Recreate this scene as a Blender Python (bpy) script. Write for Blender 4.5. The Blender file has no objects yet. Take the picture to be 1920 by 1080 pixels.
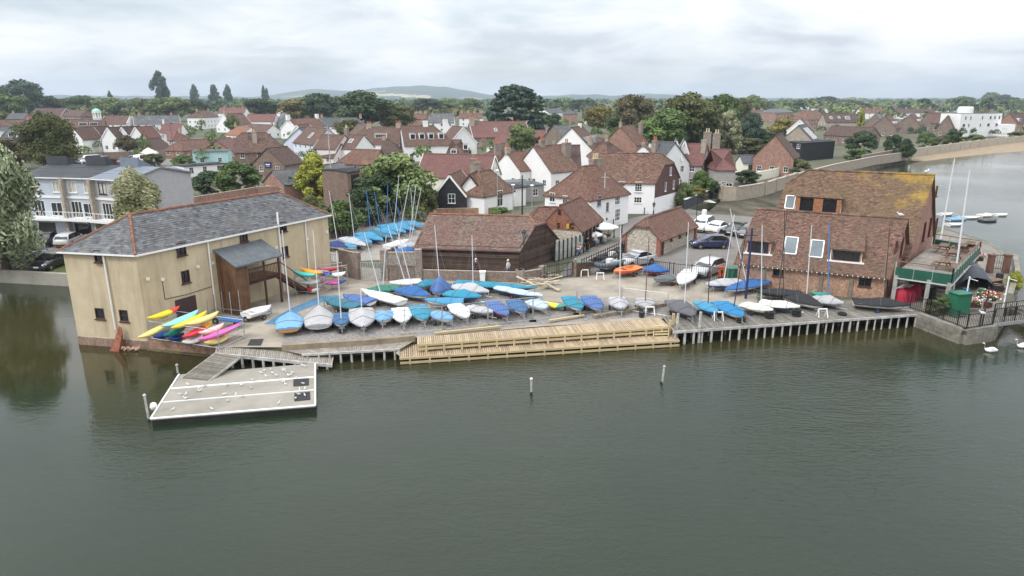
import bpy, bmesh, math, random
from mathutils import Vector, Matrix
from mathutils.geometry import tessellate_polygon
import numpy as np
random.seed(7); np.random.seed(7)
SC = bpy.context.scene
COL = SC.collection
R = math.radians
# ---------------------------------------------------------------- camera, sky, sun, exposure
F_PX, CAMZ = 1280.0, 17.0
PITCH = math.atan(355.0 / F_PX)
SP, CP = math.sin(PITCH), math.cos(PITCH)
cam = bpy.data.cameras.new('camera'); camo = bpy.data.objects.new('camera', cam); COL.objects.link(camo)
camo.location = (0, 0, CAMZ); camo.rotation_euler = (math.pi / 2 - PITCH, 0, 0)
cam.sensor_width = 36.0; cam.lens = 36.0 * F_PX / 1920.0; cam.clip_start = 0.5; cam.clip_end = 60000
SC.camera = camo
SUN_DIR = Vector((-0.62, -0.42, 0.80)).normalized()
SUN_EL = math.asin(SUN_DIR.z); SUN_AZ = math.atan2(SUN_DIR.x, SUN_DIR.y)
w = bpy.data.worlds.new('World'); SC.world = w; w.use_nodes = True
nt = w.node_tree; nt.nodes.clear()
def N(t, typ, **kw):
    n = t.nodes.new(typ)
    for k, v in kw.items():
        if k in ('loc',): continue
        if hasattr(n, k) and k not in n.inputs: setattr(n, k, v)
        else: n.inputs[k].default_value = v
    return n
out = N(nt, 'ShaderNodeOutputWorld')
sky = N(nt, 'ShaderNodeTexSky', sky_type='NISHITA', sun_disc=False, sun_elevation=SUN_EL, sun_rotation=SUN_AZ, air_density=1.0, dust_density=2.0, altitude=10)
bg1 = N(nt, 'ShaderNodeBackground', Strength=0.12); nt.links.new(sky.outputs[0], bg1.inputs[0])
tc = N(nt, 'ShaderNodeTexCoord'); sx = N(nt, 'ShaderNodeSeparateXYZ'); nt.links.new(tc.outputs['Generated'], sx.inputs[0])
def math_(t, op, a=None, b=None, clamp=False):
    n = t.nodes.new('ShaderNodeMath'); n.operation = op; n.use_clamp = clamp
    for i, x in enumerate((a, b)):
        if x is None: continue
        if isinstance(x, (int, float)): n.inputs[i].default_value = x
        else: t.links.new(x, n.inputs[i])
    return n.outputs[0]
# cloud deck: the view direction met with a flat layer overhead
zc = math_(nt, 'ADD', math_(nt, 'MAXIMUM', sx.outputs[2], 0.0), 0.21)
cx = math_(nt, 'DIVIDE', sx.outputs[0], zc); cy = math_(nt, 'DIVIDE', sx.outputs[1], zc)
cv = N(nt, 'ShaderNodeCombineXYZ'); nt.links.new(cx, cv.inputs[0]); nt.links.new(cy, cv.inputs[1]); cv.inputs[2].default_value = 3.7
n1 = N(nt, 'ShaderNodeTexNoise', Scale=0.9, Detail=7.0, Roughness=0.55, Distortion=0.2); nt.links.new(cv.outputs[0], n1.inputs['Vector'])
n2 = N(nt, 'ShaderNodeTexNoise', Scale=1.5, Detail=8.0, Roughness=0.52, Distortion=0.3); nt.links.new(cv.outputs[0], n2.inputs['Vector'])
r1 = N(nt, 'ShaderNodeValToRGB'); nt.links.new(n1.outputs[0], r1.inputs[0])
r1.color_ramp.elements[0].position = 0.36; r1.color_ramp.elements[0].color = (.55, .55, .55, 1)
r1.color_ramp.elements[1].position = 0.50; r1.color_ramp.elements[1].color = (1, 1, 1, 1)
r2 = N(nt, 'ShaderNodeValToRGB'); nt.links.new(n2.outputs[0], r2.inputs[0])
e = r2.color_ramp.elements
e[0].position = 0.36; e[0].color = (.56, .60, .65, 1)
e[1].position = 0.60; e[1].color = (.90, .905, .91, 1)
m_ = e.new(0.47); m_.color = (.74, .77, .80, 1)
bg2 = N(nt, 'ShaderNodeBackground'); nt.links.new(r2.outputs[0], bg2.inputs[0])
# overcast luminance: the deck brightens evenly from horizon to zenith (CIE overcast sky)
nt.links.new(math_(nt, 'ADD', math_(nt, 'MULTIPLY', math_(nt, 'MAXIMUM', sx.outputs[2], 0.0), 1.15), 0.84), bg2.inputs['Strength'])
mx = N(nt, 'ShaderNodeMixShader'); nt.links.new(r1.outputs[0], mx.inputs[0])
nt.links.new(bg1.outputs[0], mx.inputs[1]); nt.links.new(bg2.outputs[0], mx.inputs[2]); nt.links.new(mx.outputs[0], out.inputs[0])
sl = bpy.data.lights.new('sun', 'SUN'); sl.energy = 1.5; sl.angle = R(10); sl.color = (1.0, 0.97, 0.93)
so = bpy.data.objects.new('sun', sl); COL.objects.link(so); so.rotation_euler = SUN_DIR.to_track_quat('Z', 'Y').to_euler()
SC.view_settings.view_transform = 'Standard'; SC.view_settings.look = 'None'
SC.view_settings.exposure = 0.48; SC.view_settings.gamma = 1.0; SC.view_settings.use_curve_mapping = False
SC.render.engine = 'CYCLES'
SC.render.resolution_x, SC.render.resolution_y = 1024, 576
LAND = 1.0
HAZE_D = 0.00015
# ---------------------------------------------------------------- helpers
def G(px, py, z=LAND):
    """point of the plane at height z that the 1920x1080 pixel looks at"""
    u = (px - 960) / F_PX; v = (py - 540) / F_PX
    d = Vector((u, CP - v * SP, -SP - v * CP)); t = (z - CAMZ) / d.z
    return Vector((d.x * t, d.y * t, z))
def ZA(p, py):
    """height at which the vertical through p crosses pixel row py"""
    v = (py - 540) / F_PX; Y = p[1]
    return CAMZ + (v * Y * CP + Y * SP) / (v * SP - CP)
def PX(p):
    h = p[2] - CAMZ; d = p[1] * CP - h * SP
    return (960 + F_PX * p[0] / d, 540 - F_PX * (p[1] * SP + h * CP) / d)
def MPP(p): return (p[1] * CP - (p[2] - CAMZ) * SP) / F_PX        # metres per pixel there
def V3(a, z): return Vector((a[0], a[1], z))
def tag(o, label=None, cat=None, group=None, kind=None):
    if label: o['label'] = label
    if cat: o['category'] = cat
    if group: o['group'] = group
    if kind: o['kind'] = kind
    return o
def thing(name, loc, label, cat, group=None, rz=0):
    o = bpy.data.objects.new(name, None); o.location = loc; o.rotation_euler = (0, 0, rz); o.empty_display_size = .3
    COL.objects.link(o); return tag(o, label, cat, group)
def inst(name, me, parent=None, loc=(0, 0, 0), rot=(0, 0, 0), scale=None):
    o = bpy.data.objects.new(name, me); COL.objects.link(o); o.location = loc; o.rotation_euler = rot
    if scale: o.scale = scale
    if parent: o.parent = parent
    return o
class MB:
    def __init__(s): s.v = []; s.f = []; s.m = []; s.c = []; s.uv = []; s.hasuv = False
    def add(s, vs, fs, m=0, c=.5, uv=None):
        o = len(s.v); s.v += [tuple(x) for x in vs]
        for f in fs:
            s.f.append([i + o for i in f]); s.m.append(m); s.c.append(c); s.uv.append(uv)
        if uv: s.hasuv = True
    def poly(s, *p, m=0, c=.5, uv=None): s.add(p, [list(range(len(p)))], m, c, uv)
    def box(s, x, y, z, sx, sy, sz, m=0, c=.5, rz=0, base=False):
        """centre x, y; z is the centre, or the bottom when base"""
        z0 = z if base else z - sz / 2; z1 = z0 + sz; ca, sa = math.cos(rz), math.sin(rz)
        P = [(x + a * sx / 2 * ca - b * sy / 2 * sa, y + a * sx / 2 * sa + b * sy / 2 * ca) for a, b in ((-1, -1), (1, -1), (1, 1), (-1, 1))]
        s.add([(*q, z0) for q in P] + [(*q, z1) for q in P], [(3, 2, 1, 0), (4, 5, 6, 7), (0, 1, 5, 4), (1, 2, 6, 5), (2, 3, 7, 6), (3, 0, 4, 7)], m, c)
    def beam(s, p, q, w, h, m=0, c=.5, up=(0, 0, 1)):
        p = Vector(p); q = Vector(q); d = (q - p).normalized(); a = d.cross(Vector(up))
        if a.length < 1e-4: a = d.cross(Vector((1, 0, 0)))
        a.normalize(); b = a.cross(d); a *= w / 2; b *= h / 2
        s.add([p - a - b, p + a - b, p + a + b, p - a + b, q - a - b, q + a - b, q + a + b, q - a + b],
              [(0, 1, 2, 3), (7, 6, 5, 4), (0, 4, 5, 1), (1, 5, 6, 2), (2, 6, 7, 3), (3, 7, 4, 0)], m, c)
    def tube(s, p, q, r0, r1=None, n=6, m=0, c=.5, cap=True):
        p = Vector(p); q = Vector(q); r1 = r0 if r1 is None else r1; d = (q - p).normalized()
        a = d.cross(Vector((0, 0, 1)));
        if a.length < 1e-4: a = Vector((1, 0, 0))
        a.normalize(); b = d.cross(a)
        P = [math.cos(2 * math.pi * i / n) * a + math.sin(2 * math.pi * i / n) * b for i in range(n)]
        vs = [p + x * r0 for x in P] + [q + x * r1 for x in P]
        fs = [(i, (i + 1) % n, n + (i + 1) % n, n + i) for i in range(n)]
        if cap: fs += [list(range(n))[::-1], list(range(n, 2 * n))]
        s.add(vs, fs, m, c)
    def lathe(s, prof, n=8, o=(0, 0, 0), m=0, c=.5):
        vs = []; fs = []
        for r, z in prof:
            for i in range(n): t = 2 * math.pi * i / n; vs.append((o[0] + r * math.cos(t), o[1] + r * math.sin(t), o[2] + z))
        for k in range(len(prof) - 1):
            for i in range(n): j = (i + 1) % n; fs.append((k * n + i, k * n + j, (k + 1) * n + j, (k + 1) * n + i))
        fs += [list(range(n))[::-1], [(len(prof) - 1) * n + i for i in range(n)]]
        s.add(vs, fs, m, c)
    def prism(s, poly, z0, z1, m=0, c=.5, bottom=True):
        n = len(poly); a = [(p[0], p[1], z0) for p in poly]; b = [(p[0], p[1], z1) for p in poly]
        fs = [list(range(n, 2 * n))] + ([list(range(n))[::-1]] if bottom else []) + [(i, (i + 1) % n, n + (i + 1) % n, n + i) for i in range(n)]
        s.add(a + b, fs, m, c)
    def grid(s, rows, m=0, c=.5, closed=False):
        """rows: equal long lists of points"""
        n = len(rows[0]); vs = [p for r in rows for p in r]; fs = []
        for i in range(len(rows) - 1):
            for j in range(n if closed else n - 1):
                k = (j + 1) % n; fs.append((i * n + j, i * n + k, (i + 1) * n + k, (i + 1) * n + j))
        s.add(vs, fs, m, c)
    def mesh(s, name, mats, off=(0, 0, 0), smooth=False):
        me = bpy.data.meshes.new(name)
        if off[0] or off[1] or off[2]: V = [(a - off[0], b - off[1], c - off[2]) for a, b, c in s.v]
        else: V = s.v
        me.from_pydata(V, [], s.f)
        for mt in (mats if isinstance(mats, (list, tuple)) else [mats]): me.materials.append(mt)
        me.polygons.foreach_set('material_index', s.m)
        at = me.attributes.new('rnd', 'FLOAT', 'FACE'); at.data.foreach_set('value', s.c)
        if s.hasuv:
            ul = me.uv_layers.new(name='UVMap'); L = []
            for f, u in zip(s.f, s.uv):
                L += [x for q in (u if u else [(0, 0)] * len(f)) for x in q]
            ul.data.foreach_set('uv', L)
        if smooth: me.polygons.foreach_set('use_smooth', [True] * len(s.f))
        me.update(); return me
    def build(s, name, mats, parent=None, smooth=False, local=False):
        off = (0, 0, 0)
        if parent and not local:
            r = parent
            while r.parent: r = r.parent
            off = r.location
        o = bpy.data.objects.new(name, s.mesh(name, mats, off, smooth)); COL.objects.link(o)
        if parent: o.parent = parent
        return o
# ---------------------------------------------------------------- materials
MATS = {}
LICH0 = 4.7
def mat(name, col, rough=.8, var=.18, scale=2.0, col2=None, attr=0.0, bump=0.0, metal=0.0, spec=.4, objr=0.0, detail=6.0, bscale=None, coat=0.0, coord='Object'):
    if name in MATS: return MATS[name]
    m = bpy.data.materials.new(name); m.use_nodes = True; t = m.node_tree; b = t.nodes['Principled BSDF']
    b.inputs['Roughness'].default_value = rough; b.inputs['Metallic'].default_value = metal
    b.inputs['Specular IOR Level'].default_value = spec; b.inputs['Coat Weight'].default_value = coat
    tcn = N(t, 'ShaderNodeTexCoord')
    no = N(t, 'ShaderNodeTexNoise', Scale=scale, Detail=detail, Roughness=.62); t.links.new(tcn.outputs[coord], no.inputs['Vector'])
    mxn = N(t, 'ShaderNodeMix', data_type='RGBA')
    c2 = col2 or tuple(min(1, x * (1 + var)) for x in col); c1 = col if col2 else tuple(x * (1 - var) for x in col)
    mxn.inputs[6].default_value = (*c1, 1); mxn.inputs[7].default_value = (*c2, 1)
    rp = N(t, 'ShaderNodeMapRange'); rp.inputs[1].default_value = .32; rp.inputs[2].default_value = .68; t.links.new(no.outputs[0], rp.inputs[0])
    t.links.new(rp.outputs[0], mxn.inputs[0]); o = mxn.outputs[2]
    if attr or objr:
        hs = N(t, 'ShaderNodeHueSaturation'); t.links.new(o, hs.inputs['Color'])
        if attr:
            an = N(t, 'ShaderNodeAttribute', attribute_name='rnd'); src = an.outputs['Fac']; k = attr
        else:
            oi = N(t, 'ShaderNodeObjectInfo'); src = oi.outputs['Random']; k = objr
        mr = N(t, 'ShaderNodeMapRange'); mr.inputs[3].default_value = 1 - k; mr.inputs[4].default_value = 1 + k; t.links.new(src, mr.inputs[0])
        t.links.new(mr.outputs[0], hs.inputs['Value']); o = hs.outputs[0]
    t.links.new(o, b.inputs['Base Color'])
    if bump:
        nb = N(t, 'ShaderNodeTexNoise', Scale=bscale or scale * 8, Detail=4.0); t.links.new(tcn.outputs[coord], nb.inputs['Vector'])
        bn = N(t, 'ShaderNodeBump', Strength=bump, Distance=.05); t.links.new(nb.outputs[0], bn.inputs['Height']); t.links.new(bn.outputs[0], b.inputs['Normal'])
    MATS[name] = m; return m
def tile_mat(name, c1, c2, c3=None, lich=None, lichamt=.5, rough=.85, grad=None):
    """roof covering: each tile its own tone between c1 and c2, with patches of c3 and lichen"""
    if name in MATS: return MATS[name]
    m = bpy.data.materials.new(name); m.use_nodes = True; t = m.node_tree; b = t.nodes['Principled BSDF']
    b.inputs['Roughness'].default_value = rough; b.inputs['Specular IOR Level'].default_value = .3
    an = N(t, 'ShaderNodeAttribute', attribute_name='rnd'); tcn = N(t, 'ShaderNodeTexCoord'); geo = N(t, 'ShaderNodeNewGeometry')
    mx1 = N(t, 'ShaderNodeMix', data_type='RGBA'); mx1.inputs[6].default_value = (*c1, 1); mx1.inputs[7].default_value = (*c2, 1); t.links.new(an.outputs['Fac'], mx1.inputs[0])
    o = mx1.outputs[2]
    for cc, sc, lo, hi in ((c3, .35, .42, .66), (lich, .55, .62 - .2 * lichamt, .80 - .2 * lichamt)):
        if cc is None: continue
        no = N(t, 'ShaderNodeTexNoise', Scale=sc, Detail=9.0, Roughness=.7); t.links.new(geo.outputs['Position'], no.inputs['Vector'])
        mr = N(t, 'ShaderNodeMapRange'); mr.inputs[1].default_value = lo; mr.inputs[2].default_value = hi; t.links.new(no.outputs[0], mr.inputs[0])
        src = no.outputs[0]
        if cc is lich and grad:      # lichen thrives towards one end of the roof
            dp_ = N(t, 'ShaderNodeVectorMath', operation='DOT_PRODUCT'); t.links.new(geo.outputs['Position'], dp_.inputs[0]); dp_.inputs[1].default_value = grad[0]
            src = math_(t, 'ADD', src, math_(t, 'MULTIPLY', math_(t, 'SUBTRACT', dp_.outputs['Value'], LICH0), .085)); t.links.new(src, mr.inputs[0])
        mm = math_(t, 'MULTIPLY', mr.outputs[0], .85)
        mx2 = N(t, 'ShaderNodeMix', data_type='RGBA'); t.links.new(mm, mx2.inputs[0]); t.links.new(o, mx2.inputs[6]); mx2.inputs[7].default_value = (*cc, 1); o = mx2.outputs[2]
    # droppings and fine speckle
    no = N(t, 'ShaderNodeTexNoise', Scale=9.0, Detail=3.0, Roughness=.8); t.links.new(geo.outputs['Position'], no.inputs['Vector'])
    mr = N(t, 'ShaderNodeMapRange'); mr.inputs[1].default_value = .3; mr.inputs[2].default_value = .7; mr.inputs[3].default_value = .72; mr.inputs[4].default_value = 1.28; t.links.new(no.outputs[0], mr.inputs[0])
    hs = N(t, 'ShaderNodeHueSaturation'); t.links.new(o, hs.inputs['Color']); t.links.new(mr.outputs[0], hs.inputs['Value'])
    t.links.new(hs.outputs[0], b.inputs['Base Color']); MATS[name] = m; return m
def brick_mat(name, c1, c2, mortar, sx=4.4, bump=.4, mott=.25):
    if name in MATS: return MATS[name]
    m = bpy.data.materials.new(name); m.use_nodes = True; t = m.node_tree; b = t.nodes['Principled BSDF']; b.inputs['Roughness'].default_value = .9
    uv = N(t, 'ShaderNodeUVMap'); uv.uv_map = 'UVMap'; geo = N(t, 'ShaderNodeNewGeometry')
    br = N(t, 'ShaderNodeTexBrick', Scale=1.0); br.inputs['Color1'].default_value = (*c1, 1); br.inputs['Color2'].default_value = (*c2, 1); br.inputs['Mortar'].default_value = (*mortar, 1)
    br.inputs['Brick Width'].default_value = .23; br.inputs['Row Height'].default_value = .075; br.inputs['Mortar Size'].default_value = .012; br.inputs['Bias'].default_value = 0
    t.links.new(uv.outputs[0], br.inputs['Vector'])
    no = N(t, 'ShaderNodeTexNoise', Scale=.9, Detail=8.0, Roughness=.7); t.links.new(geo.outputs['Position'], no.inputs['Vector'])
    mr = N(t, 'ShaderNodeMapRange'); mr.inputs[1].default_value = .3; mr.inputs[2].default_value = .7; mr.inputs[3].default_value = 1 - mott; mr.inputs[4].default_value = 1 + mott; t.links.new(no.outputs[0], mr.inputs[0])
    hs = N(t, 'ShaderNodeHueSaturation'); t.links.new(br.outputs[0], hs.inputs['Color']); t.links.new(mr.outputs[0], hs.inputs['Value'])
    n5 = N(t, 'ShaderNodeTexNoise', Scale=5.5, Detail=5.0, Roughness=.75); t.links.new(geo.outputs['Position'], n5.inputs['Vector'])
    m5 = N(t, 'ShaderNodeMapRange'); m5.inputs[1].default_value = .35; m5.inputs[2].default_value = .65; m5.inputs[3].default_value = .62; m5.inputs[4].default_value = 1.42; t.links.new(n5.outputs[0], m5.inputs[0])
    h5 = N(t, 'ShaderNodeHueSaturation'); t.links.new(hs.outputs[0], h5.inputs['Color']); t.links.new(m5.outputs[0], h5.inputs['Value']); t.links.new(h5.outputs[0], b.inputs['Base Color'])
    bn = N(t, 'ShaderNodeBump', Strength=bump, Distance=.01); bn.invert = True; t.links.new(br.outputs['Fac'], bn.inputs['Height']); t.links.new(bn.outputs[0], b.inputs['Normal'])
    MATS[name] = m; return m
def flint_mat(name, c1, c2, mortar, scale=7.0):
    if name in MATS: return MATS[name]
    m = bpy.data.materials.new(name); m.use_nodes = True; t = m.node_tree; b = t.nodes['Principled BSDF']; b.inputs['Roughness'].default_value = .85
    geo = N(t, 'ShaderNodeNewGeometry')
    vo = N(t, 'ShaderNodeTexVoronoi', Scale=scale); vo.feature = 'F1'; t.links.new(geo.outputs['Position'], vo.inputs['Vector'])
    ve = N(t, 'ShaderNodeTexVoronoi', Scale=scale); ve.feature = 'DISTANCE_TO_EDGE'; t.links.new(geo.outputs['Position'], ve.inputs['Vector'])
    sp = N(t, 'ShaderNodeSeparateColor'); t.links.new(vo.outputs['Color'], sp.inputs[0])
    a = N(t, 'ShaderNodeMix', data_type='RGBA'); a.inputs[6].default_value = (*c1, 1); a.inputs[7].default_value = (*c2, 1); t.links.new(sp.outputs[0], a.inputs[0])
    mr = N(t, 'ShaderNodeMapRange'); mr.inputs[1].default_value = .03; mr.inputs[2].default_value = .12; t.links.new(ve.outputs[0], mr.inputs[0])
    q = N(t, 'ShaderNodeMix', data_type='RGBA'); q.inputs[6].default_value = (*mortar, 1); t.links.new(mr.outputs[0], q.inputs[0]); t.links.new(a.outputs[2], q.inputs[7])
    t.links.new(q.outputs[2], b.inputs['Base Color'])
    bn = N(t, 'ShaderNodeBump', Strength=.6, Distance=.03); t.links.new(mr.outputs[0], bn.inputs['Height']); t.links.new(bn.outputs[0], b.inputs['Normal'])
    MATS[name] = m; return m
def wall_uv(a, b, z0, z1):
    L = (Vector(b[:2]) - Vector(a[:2])).length
    return [(0, z0), (L, z0), (L, z1), (0, z1)]
WHITE = mat('white_render', (.80, .80, .805), .8, .04, .8)
WHITEP = mat('white_paint', (.80, .80, .79), .5, .03)
CREAM = mat('cream_render', (.72, .70, .60), .8, .05, .8)
PALEBLUE = mat('pale_blue_render', (.62, .66, .74), .8, .05)
PINKW = mat('pinkish_render', (.72, .66, .66), .8, .05)
AQUA = mat('aqua_render', (.40, .60, .62), .8, .06)
GLASS = mat('window_glass', (.018, .022, .026), .06, .3, .6, spec=.8)
GLASSL = mat('skylight_glass', (.10, .13, .15), .08, .3, .6, spec=.9)
CURT = mat('curtain', (.55, .52, .47), .9, .2, 3)
BLACKW = mat('black_boards', (.018, .019, .022), .7, .25, 3, attr=.25)
DARKM = mat('dark_metal', (.02, .02, .022), .5, .2)
GALV = mat('galvanised', (.42, .43, .44), .45, .15, 4, metal=.6)
ALU = mat('aluminium', (.62, .63, .65), .35, .08, metal=.5)
BRICK = brick_mat('brick_red', (.30, .115, .075), (.22, .085, .06), (.36, .31, .26))
BRICKO = brick_mat('brick_orange', (.37, .17, .10), (.27, .125, .08), (.40, .33, .25), mott=.35)
BRICKP = brick_mat('brick_pink', (.36, .15, .115), (.27, .11, .085), (.36, .27, .22))
BRICKB = brick_mat('brick_brown', (.17, .095, .07), (.13, .075, .06), (.26, .22, .18))
BRICKG = brick_mat('brick_greybrown', (.20, .14, .11), (.155, .115, .095), (.25, .21, .18))
FLINT = flint_mat('flint', (.62, .58, .50), (.24, .21, .18), (.52, .46, .37))
T_BROWN = tile_mat('tiles_brown', (.065, .040, .035), (.185, .108, .088), (.115, .078, .063), (.20, .165, .12), .25)
T_RUST = tile_mat('tiles_rust', (.08, .043, .034), (.225, .122, .092), (.14, .085, .066), (.22, .18, .12), .3)
T_RED = tile_mat('tiles_red', (.125, .062, .057), (.20, .098, .088), (.165, .092, .082), None)
T_ORANGE = tile_mat('tiles_orange', (.19, .085, .055), (.31, .14, .09), (.20, .11, .075), None)
T_DARK = tile_mat('tiles_dark', (.055, .038, .036), (.135, .083, .072), (.09, .065, .055), (.16, .14, .10), .2)
T_SLATE = tile_mat('slates', (.045, .049, .057), (.19, .195, .205), (.085, .083, .085), (.17, .17, .145), .3, .6)
T_LICH = tile_mat('tiles_lichen', (.075, .045, .034), (.235, .145, .10), (.15, .11, .06), (.36, .235, .045), .35, grad=((.2, -.1, .5),))
T_LICHM = tile_mat('tiles_mossy', (.065, .038, .032), (.245, .14, .105), (.13, .088, .064), (.22, .18, .10), .28)
T_SHED = tile_mat('tiles_shed', (.085, .06, .052), (.26, .18, .15), (.16, .092, .075), (.20, .18, .13), .3)
T_SLATED = tile_mat('slates_dark', (.07, .075, .085), (.11, .115, .125), None, None)
FLATG = mat('flat_roof_felt', (.16, .17, .18), .85, .2, .8)
FLATD = mat('dark_roof_felt', (.055, .06, .07), .8, .25, .5)
LEAD = mat('lead_grey', (.30, .32, .35), .6, .15)
POT = mat('chimney_pot', (.45, .16, .08), .8, .2)
POTY = mat('buff_pot', (.60, .48, .30), .8, .15)
# ---------------------------------------------------------------- the setting
def sheet(name, pts, z, m, kind='structure', drop=0.0):
    """flat sheet from world points, with a skirt down when drop"""
    v = [Vector((p[0], p[1], z)) for p in pts]; b = MB()
    for t in tessellate_polygon([v]):
        a, c, d = (v[i] for i in t)
        if (c - a).cross(d - a).z < 0: c, d = d, c
        b.poly(a, c, d)
    if drop:
        n = len(v)
        for i in range(n):
            a, c = v[i], v[(i + 1) % n]; b.poly(a, c, V3(c, z - drop), V3(a, z - drop))
    o = b.build(name, m); tag(o, kind=kind); return o
def px_pts(L, z=LAND): return [G(x, y, z) for x, y in L]
MILL_A, MILL_B, MILL_C = Vector((-31.1, 46.2)), Vector((-25.5, 45.15)), Vector((-16.75, 61.5))
MILL_D = MILL_A + (MILL_C - MILL_B)
QE = G(405, 668, 0)
# water
def water_mat():
    m = bpy.data.materials.new('water'); m.use_nodes = True; t = m.node_tree; b = t.nodes['Principled BSDF']
    geo = N(t, 'ShaderNodeNewGeometry')
    no = N(t, 'ShaderNodeTexNoise', Scale=.07, Detail=4.0, Roughness=.6); t.links.new(geo.outputs['Position'], no.inputs['Vector'])
    mx = N(t, 'ShaderNodeMix', data_type='RGBA'); mx.inputs[6].default_value = (.009, .0165, .0095, 1); mx.inputs[7].default_value = (.020, .031, .0165, 1); t.links.new(no.outputs[0], mx.inputs[0])
    # weedy brown shallows along the quays
    sy = N(t, 'ShaderNodeSeparateXYZ'); t.links.new(geo.outputs['Position'], sy.inputs[0]); sn_ = N(t, 'ShaderNodeTexNoise', Scale=.35, Detail=6.0, Roughness=.65); t.links.new(geo.outputs['Position'], sn_.inputs['Vector'])
    dd = math_(t, 'ADD', math_(t, 'SUBTRACT', sy.outputs[1], math_(t, 'MULTIPLY', sy.outputs[0], .10)), math_(t, 'MULTIPLY', sn_.outputs[0], 6.0))
    sm = N(t, 'ShaderNodeMapRange'); sm.inputs[1].default_value = 42.5; sm.inputs[2].default_value = 47.5; sm.inputs[4].default_value = .8; t.links.new(dd, sm.inputs[0])
    cut = N(t, 'ShaderNodeMapRange'); cut.inputs[1].default_value = 54; cut.inputs[2].default_value = 62; cut.inputs[3].default_value = 1; cut.inputs[4].default_value = 0; t.links.new(sy.outputs[1], cut.inputs[0]); shal = math_(t, 'MULTIPLY', sm.outputs[0], cut.outputs[0])
    m3 = N(t, 'ShaderNodeMix', data_type='RGBA'); t.links.new(shal, m3.inputs[0]); t.links.new(mx.outputs[2], m3.inputs[6]); m3.inputs[7].default_value = (.040, .034, .013, 1)
    t.links.new(m3.outputs[2], b.inputs['Base Color']); b.inputs['Roughness'].default_value = .035; b.inputs['IOR'].default_value = 1.37; b.inputs['Specular IOR Level'].default_value = .5
    mp = N(t, 'ShaderNodeMapping'); mp.inputs['Scale'].default_value = (.75, 1.7, 1); mp.inputs['Rotation'].default_value = (0, 0, R(18)); t.links.new(geo.outputs['Position'], mp.inputs[0])
    a = N(t, 'ShaderNodeTexNoise', Scale=2.3, Detail=4.0, Roughness=.55, Distortion=.5); t.links.new(mp.outputs[0], a.inputs['Vector'])
    c = N(t, 'ShaderNodeTexNoise', Scale=.35, Detail=2.0); t.links.new(mp.outputs[0], c.inputs['Vector'])
    pw = N(t, 'ShaderNodeTexNoise', Scale=.035, Detail=3.0); t.links.new(geo.outputs['Position'], pw.inputs['Vector'])
    mr = N(t, 'ShaderNodeMapRange'); mr.inputs[1].default_value = .35; mr.inputs[2].default_value = .65; mr.inputs[3].default_value = .16; mr.inputs[4].default_value = 1.0; t.links.new(pw.outputs[0], mr.inputs[0])
    f3 = N(t, 'ShaderNodeTexNoise', Scale=7.0, Detail=2.0); t.links.new(mp.outputs[0], f3.inputs['Vector'])
    s = math_(t, 'ADD', math_(t, 'ADD', math_(t, 'MULTIPLY', a.outputs[0], .62), math_(t, 'MULTIPLY', f3.outputs[0], .16)), math_(t, 'MULTIPLY', c.outputs[0], .9))
    bn = N(t, 'ShaderNodeBump', Distance=.16); t.links.new(s, bn.inputs['Height']); lee = N(t, 'ShaderNodeMapRange'); lee.inputs[1].default_value = -26; lee.inputs[2].default_value = -6; lee.inputs[3].default_value = .22; lee.inputs[4].default_value = 1; t.links.new(sy.outputs[0], lee.inputs[0])
    far = N(t, 'ShaderNodeMapRange'); far.inputs[1].default_value = 55; far.inputs[2].default_value = 95; far.inputs[3].default_value = 1; far.inputs[4].default_value = .3; t.links.new(sy.outputs[1], far.inputs[0])
    t.links.new(math_(t, 'MULTIPLY', math_(t, 'MULTIPLY', mr.outputs[0], .75), math_(t, 'MULTIPLY', lee.outputs[0], far.outputs[0])), bn.inputs['Strength']); t.links.new(bn.outputs[0], b.inputs['Normal'])
    return m
WATER = water_mat()
b = MB(); b.poly((-30000, -4000, 0), (30000, -4000, 0), (30000, 30000, 0), (-30000, 30000, 0)); tag(b.build('water', WATER), kind='structure')
# land
GROUND = mat('ground_earth', (.05, .065, .028), .95, .3, .05, col2=(.13, .12, .085), detail=10, coord='Object')
edge = [Vector((-900, 70)), Vector((-300, 66.5))] + px_pts([(-250, 497), (0, 510), (133, 517)]) + [V3((-25.6, 59.8), LAND)]
edge += [MILL_A + Vector((.3, .3)), MILL_A + Vector((.02, .02)), MILL_B, Vector((QE.x, QE.y))]
edge += px_pts([(527, 651), (778, 633), (1000, 613), (1237, 598), (1300, 591), (1500, 572), (1690, 563), (1727, 588), (1808, 620), (1859, 613), (1890, 570), (1905, 525), (1900, 492), (1850, 452), (1760, 425), (1560, 405), (1440, 408), (1335, 400), (1288, 393), (1350, 372),
                (1377, 376), (1432, 366), (1490, 346), (1560, 326), (1640, 308), (1700, 299), (1720, 291), (1850, 272), (1920, 264), (2100, 250), (2500, 235), (4000, 208)])
edge += [Vector((20000, 4000)), Vector((26000, 26000)), Vector((-26000, 26000)), Vector((-20000, 3000))]
sheet('ground', edge, LAND, GROUND, drop=2.0)
CONC = mat('yard_concrete', (.215, .188, .153), .9, .16, .45, col2=(.36, .32, .265), bump=.15, detail=11)
GRAVEL = mat('gravel', (.13, .122, .118), .95, .2, 4.0, col2=(.32, .30, .285), bump=.6, bscale=30, detail=12)
ASPH = mat('asphalt', (.14, .13, .125), .92, .16, .25, col2=(.205, .19, .175), bump=.2, bscale=25, detail=11)
GRASSM = mat('grass', (.075, .115, .03), .95, .3, 1.2, col2=(.13, .14, .05), bump=.5)
MUD = mat('mud', (.030, .029, .019), .8, .3, .30, spec=.15, col2=(.125, .108, .08), bump=.5, bscale=3, detail=11)
BEACH = mat('beach', (.24, .18, .115), .9, .2, .4, col2=(.30, .24, .16), bump=.4, detail=11)
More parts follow.
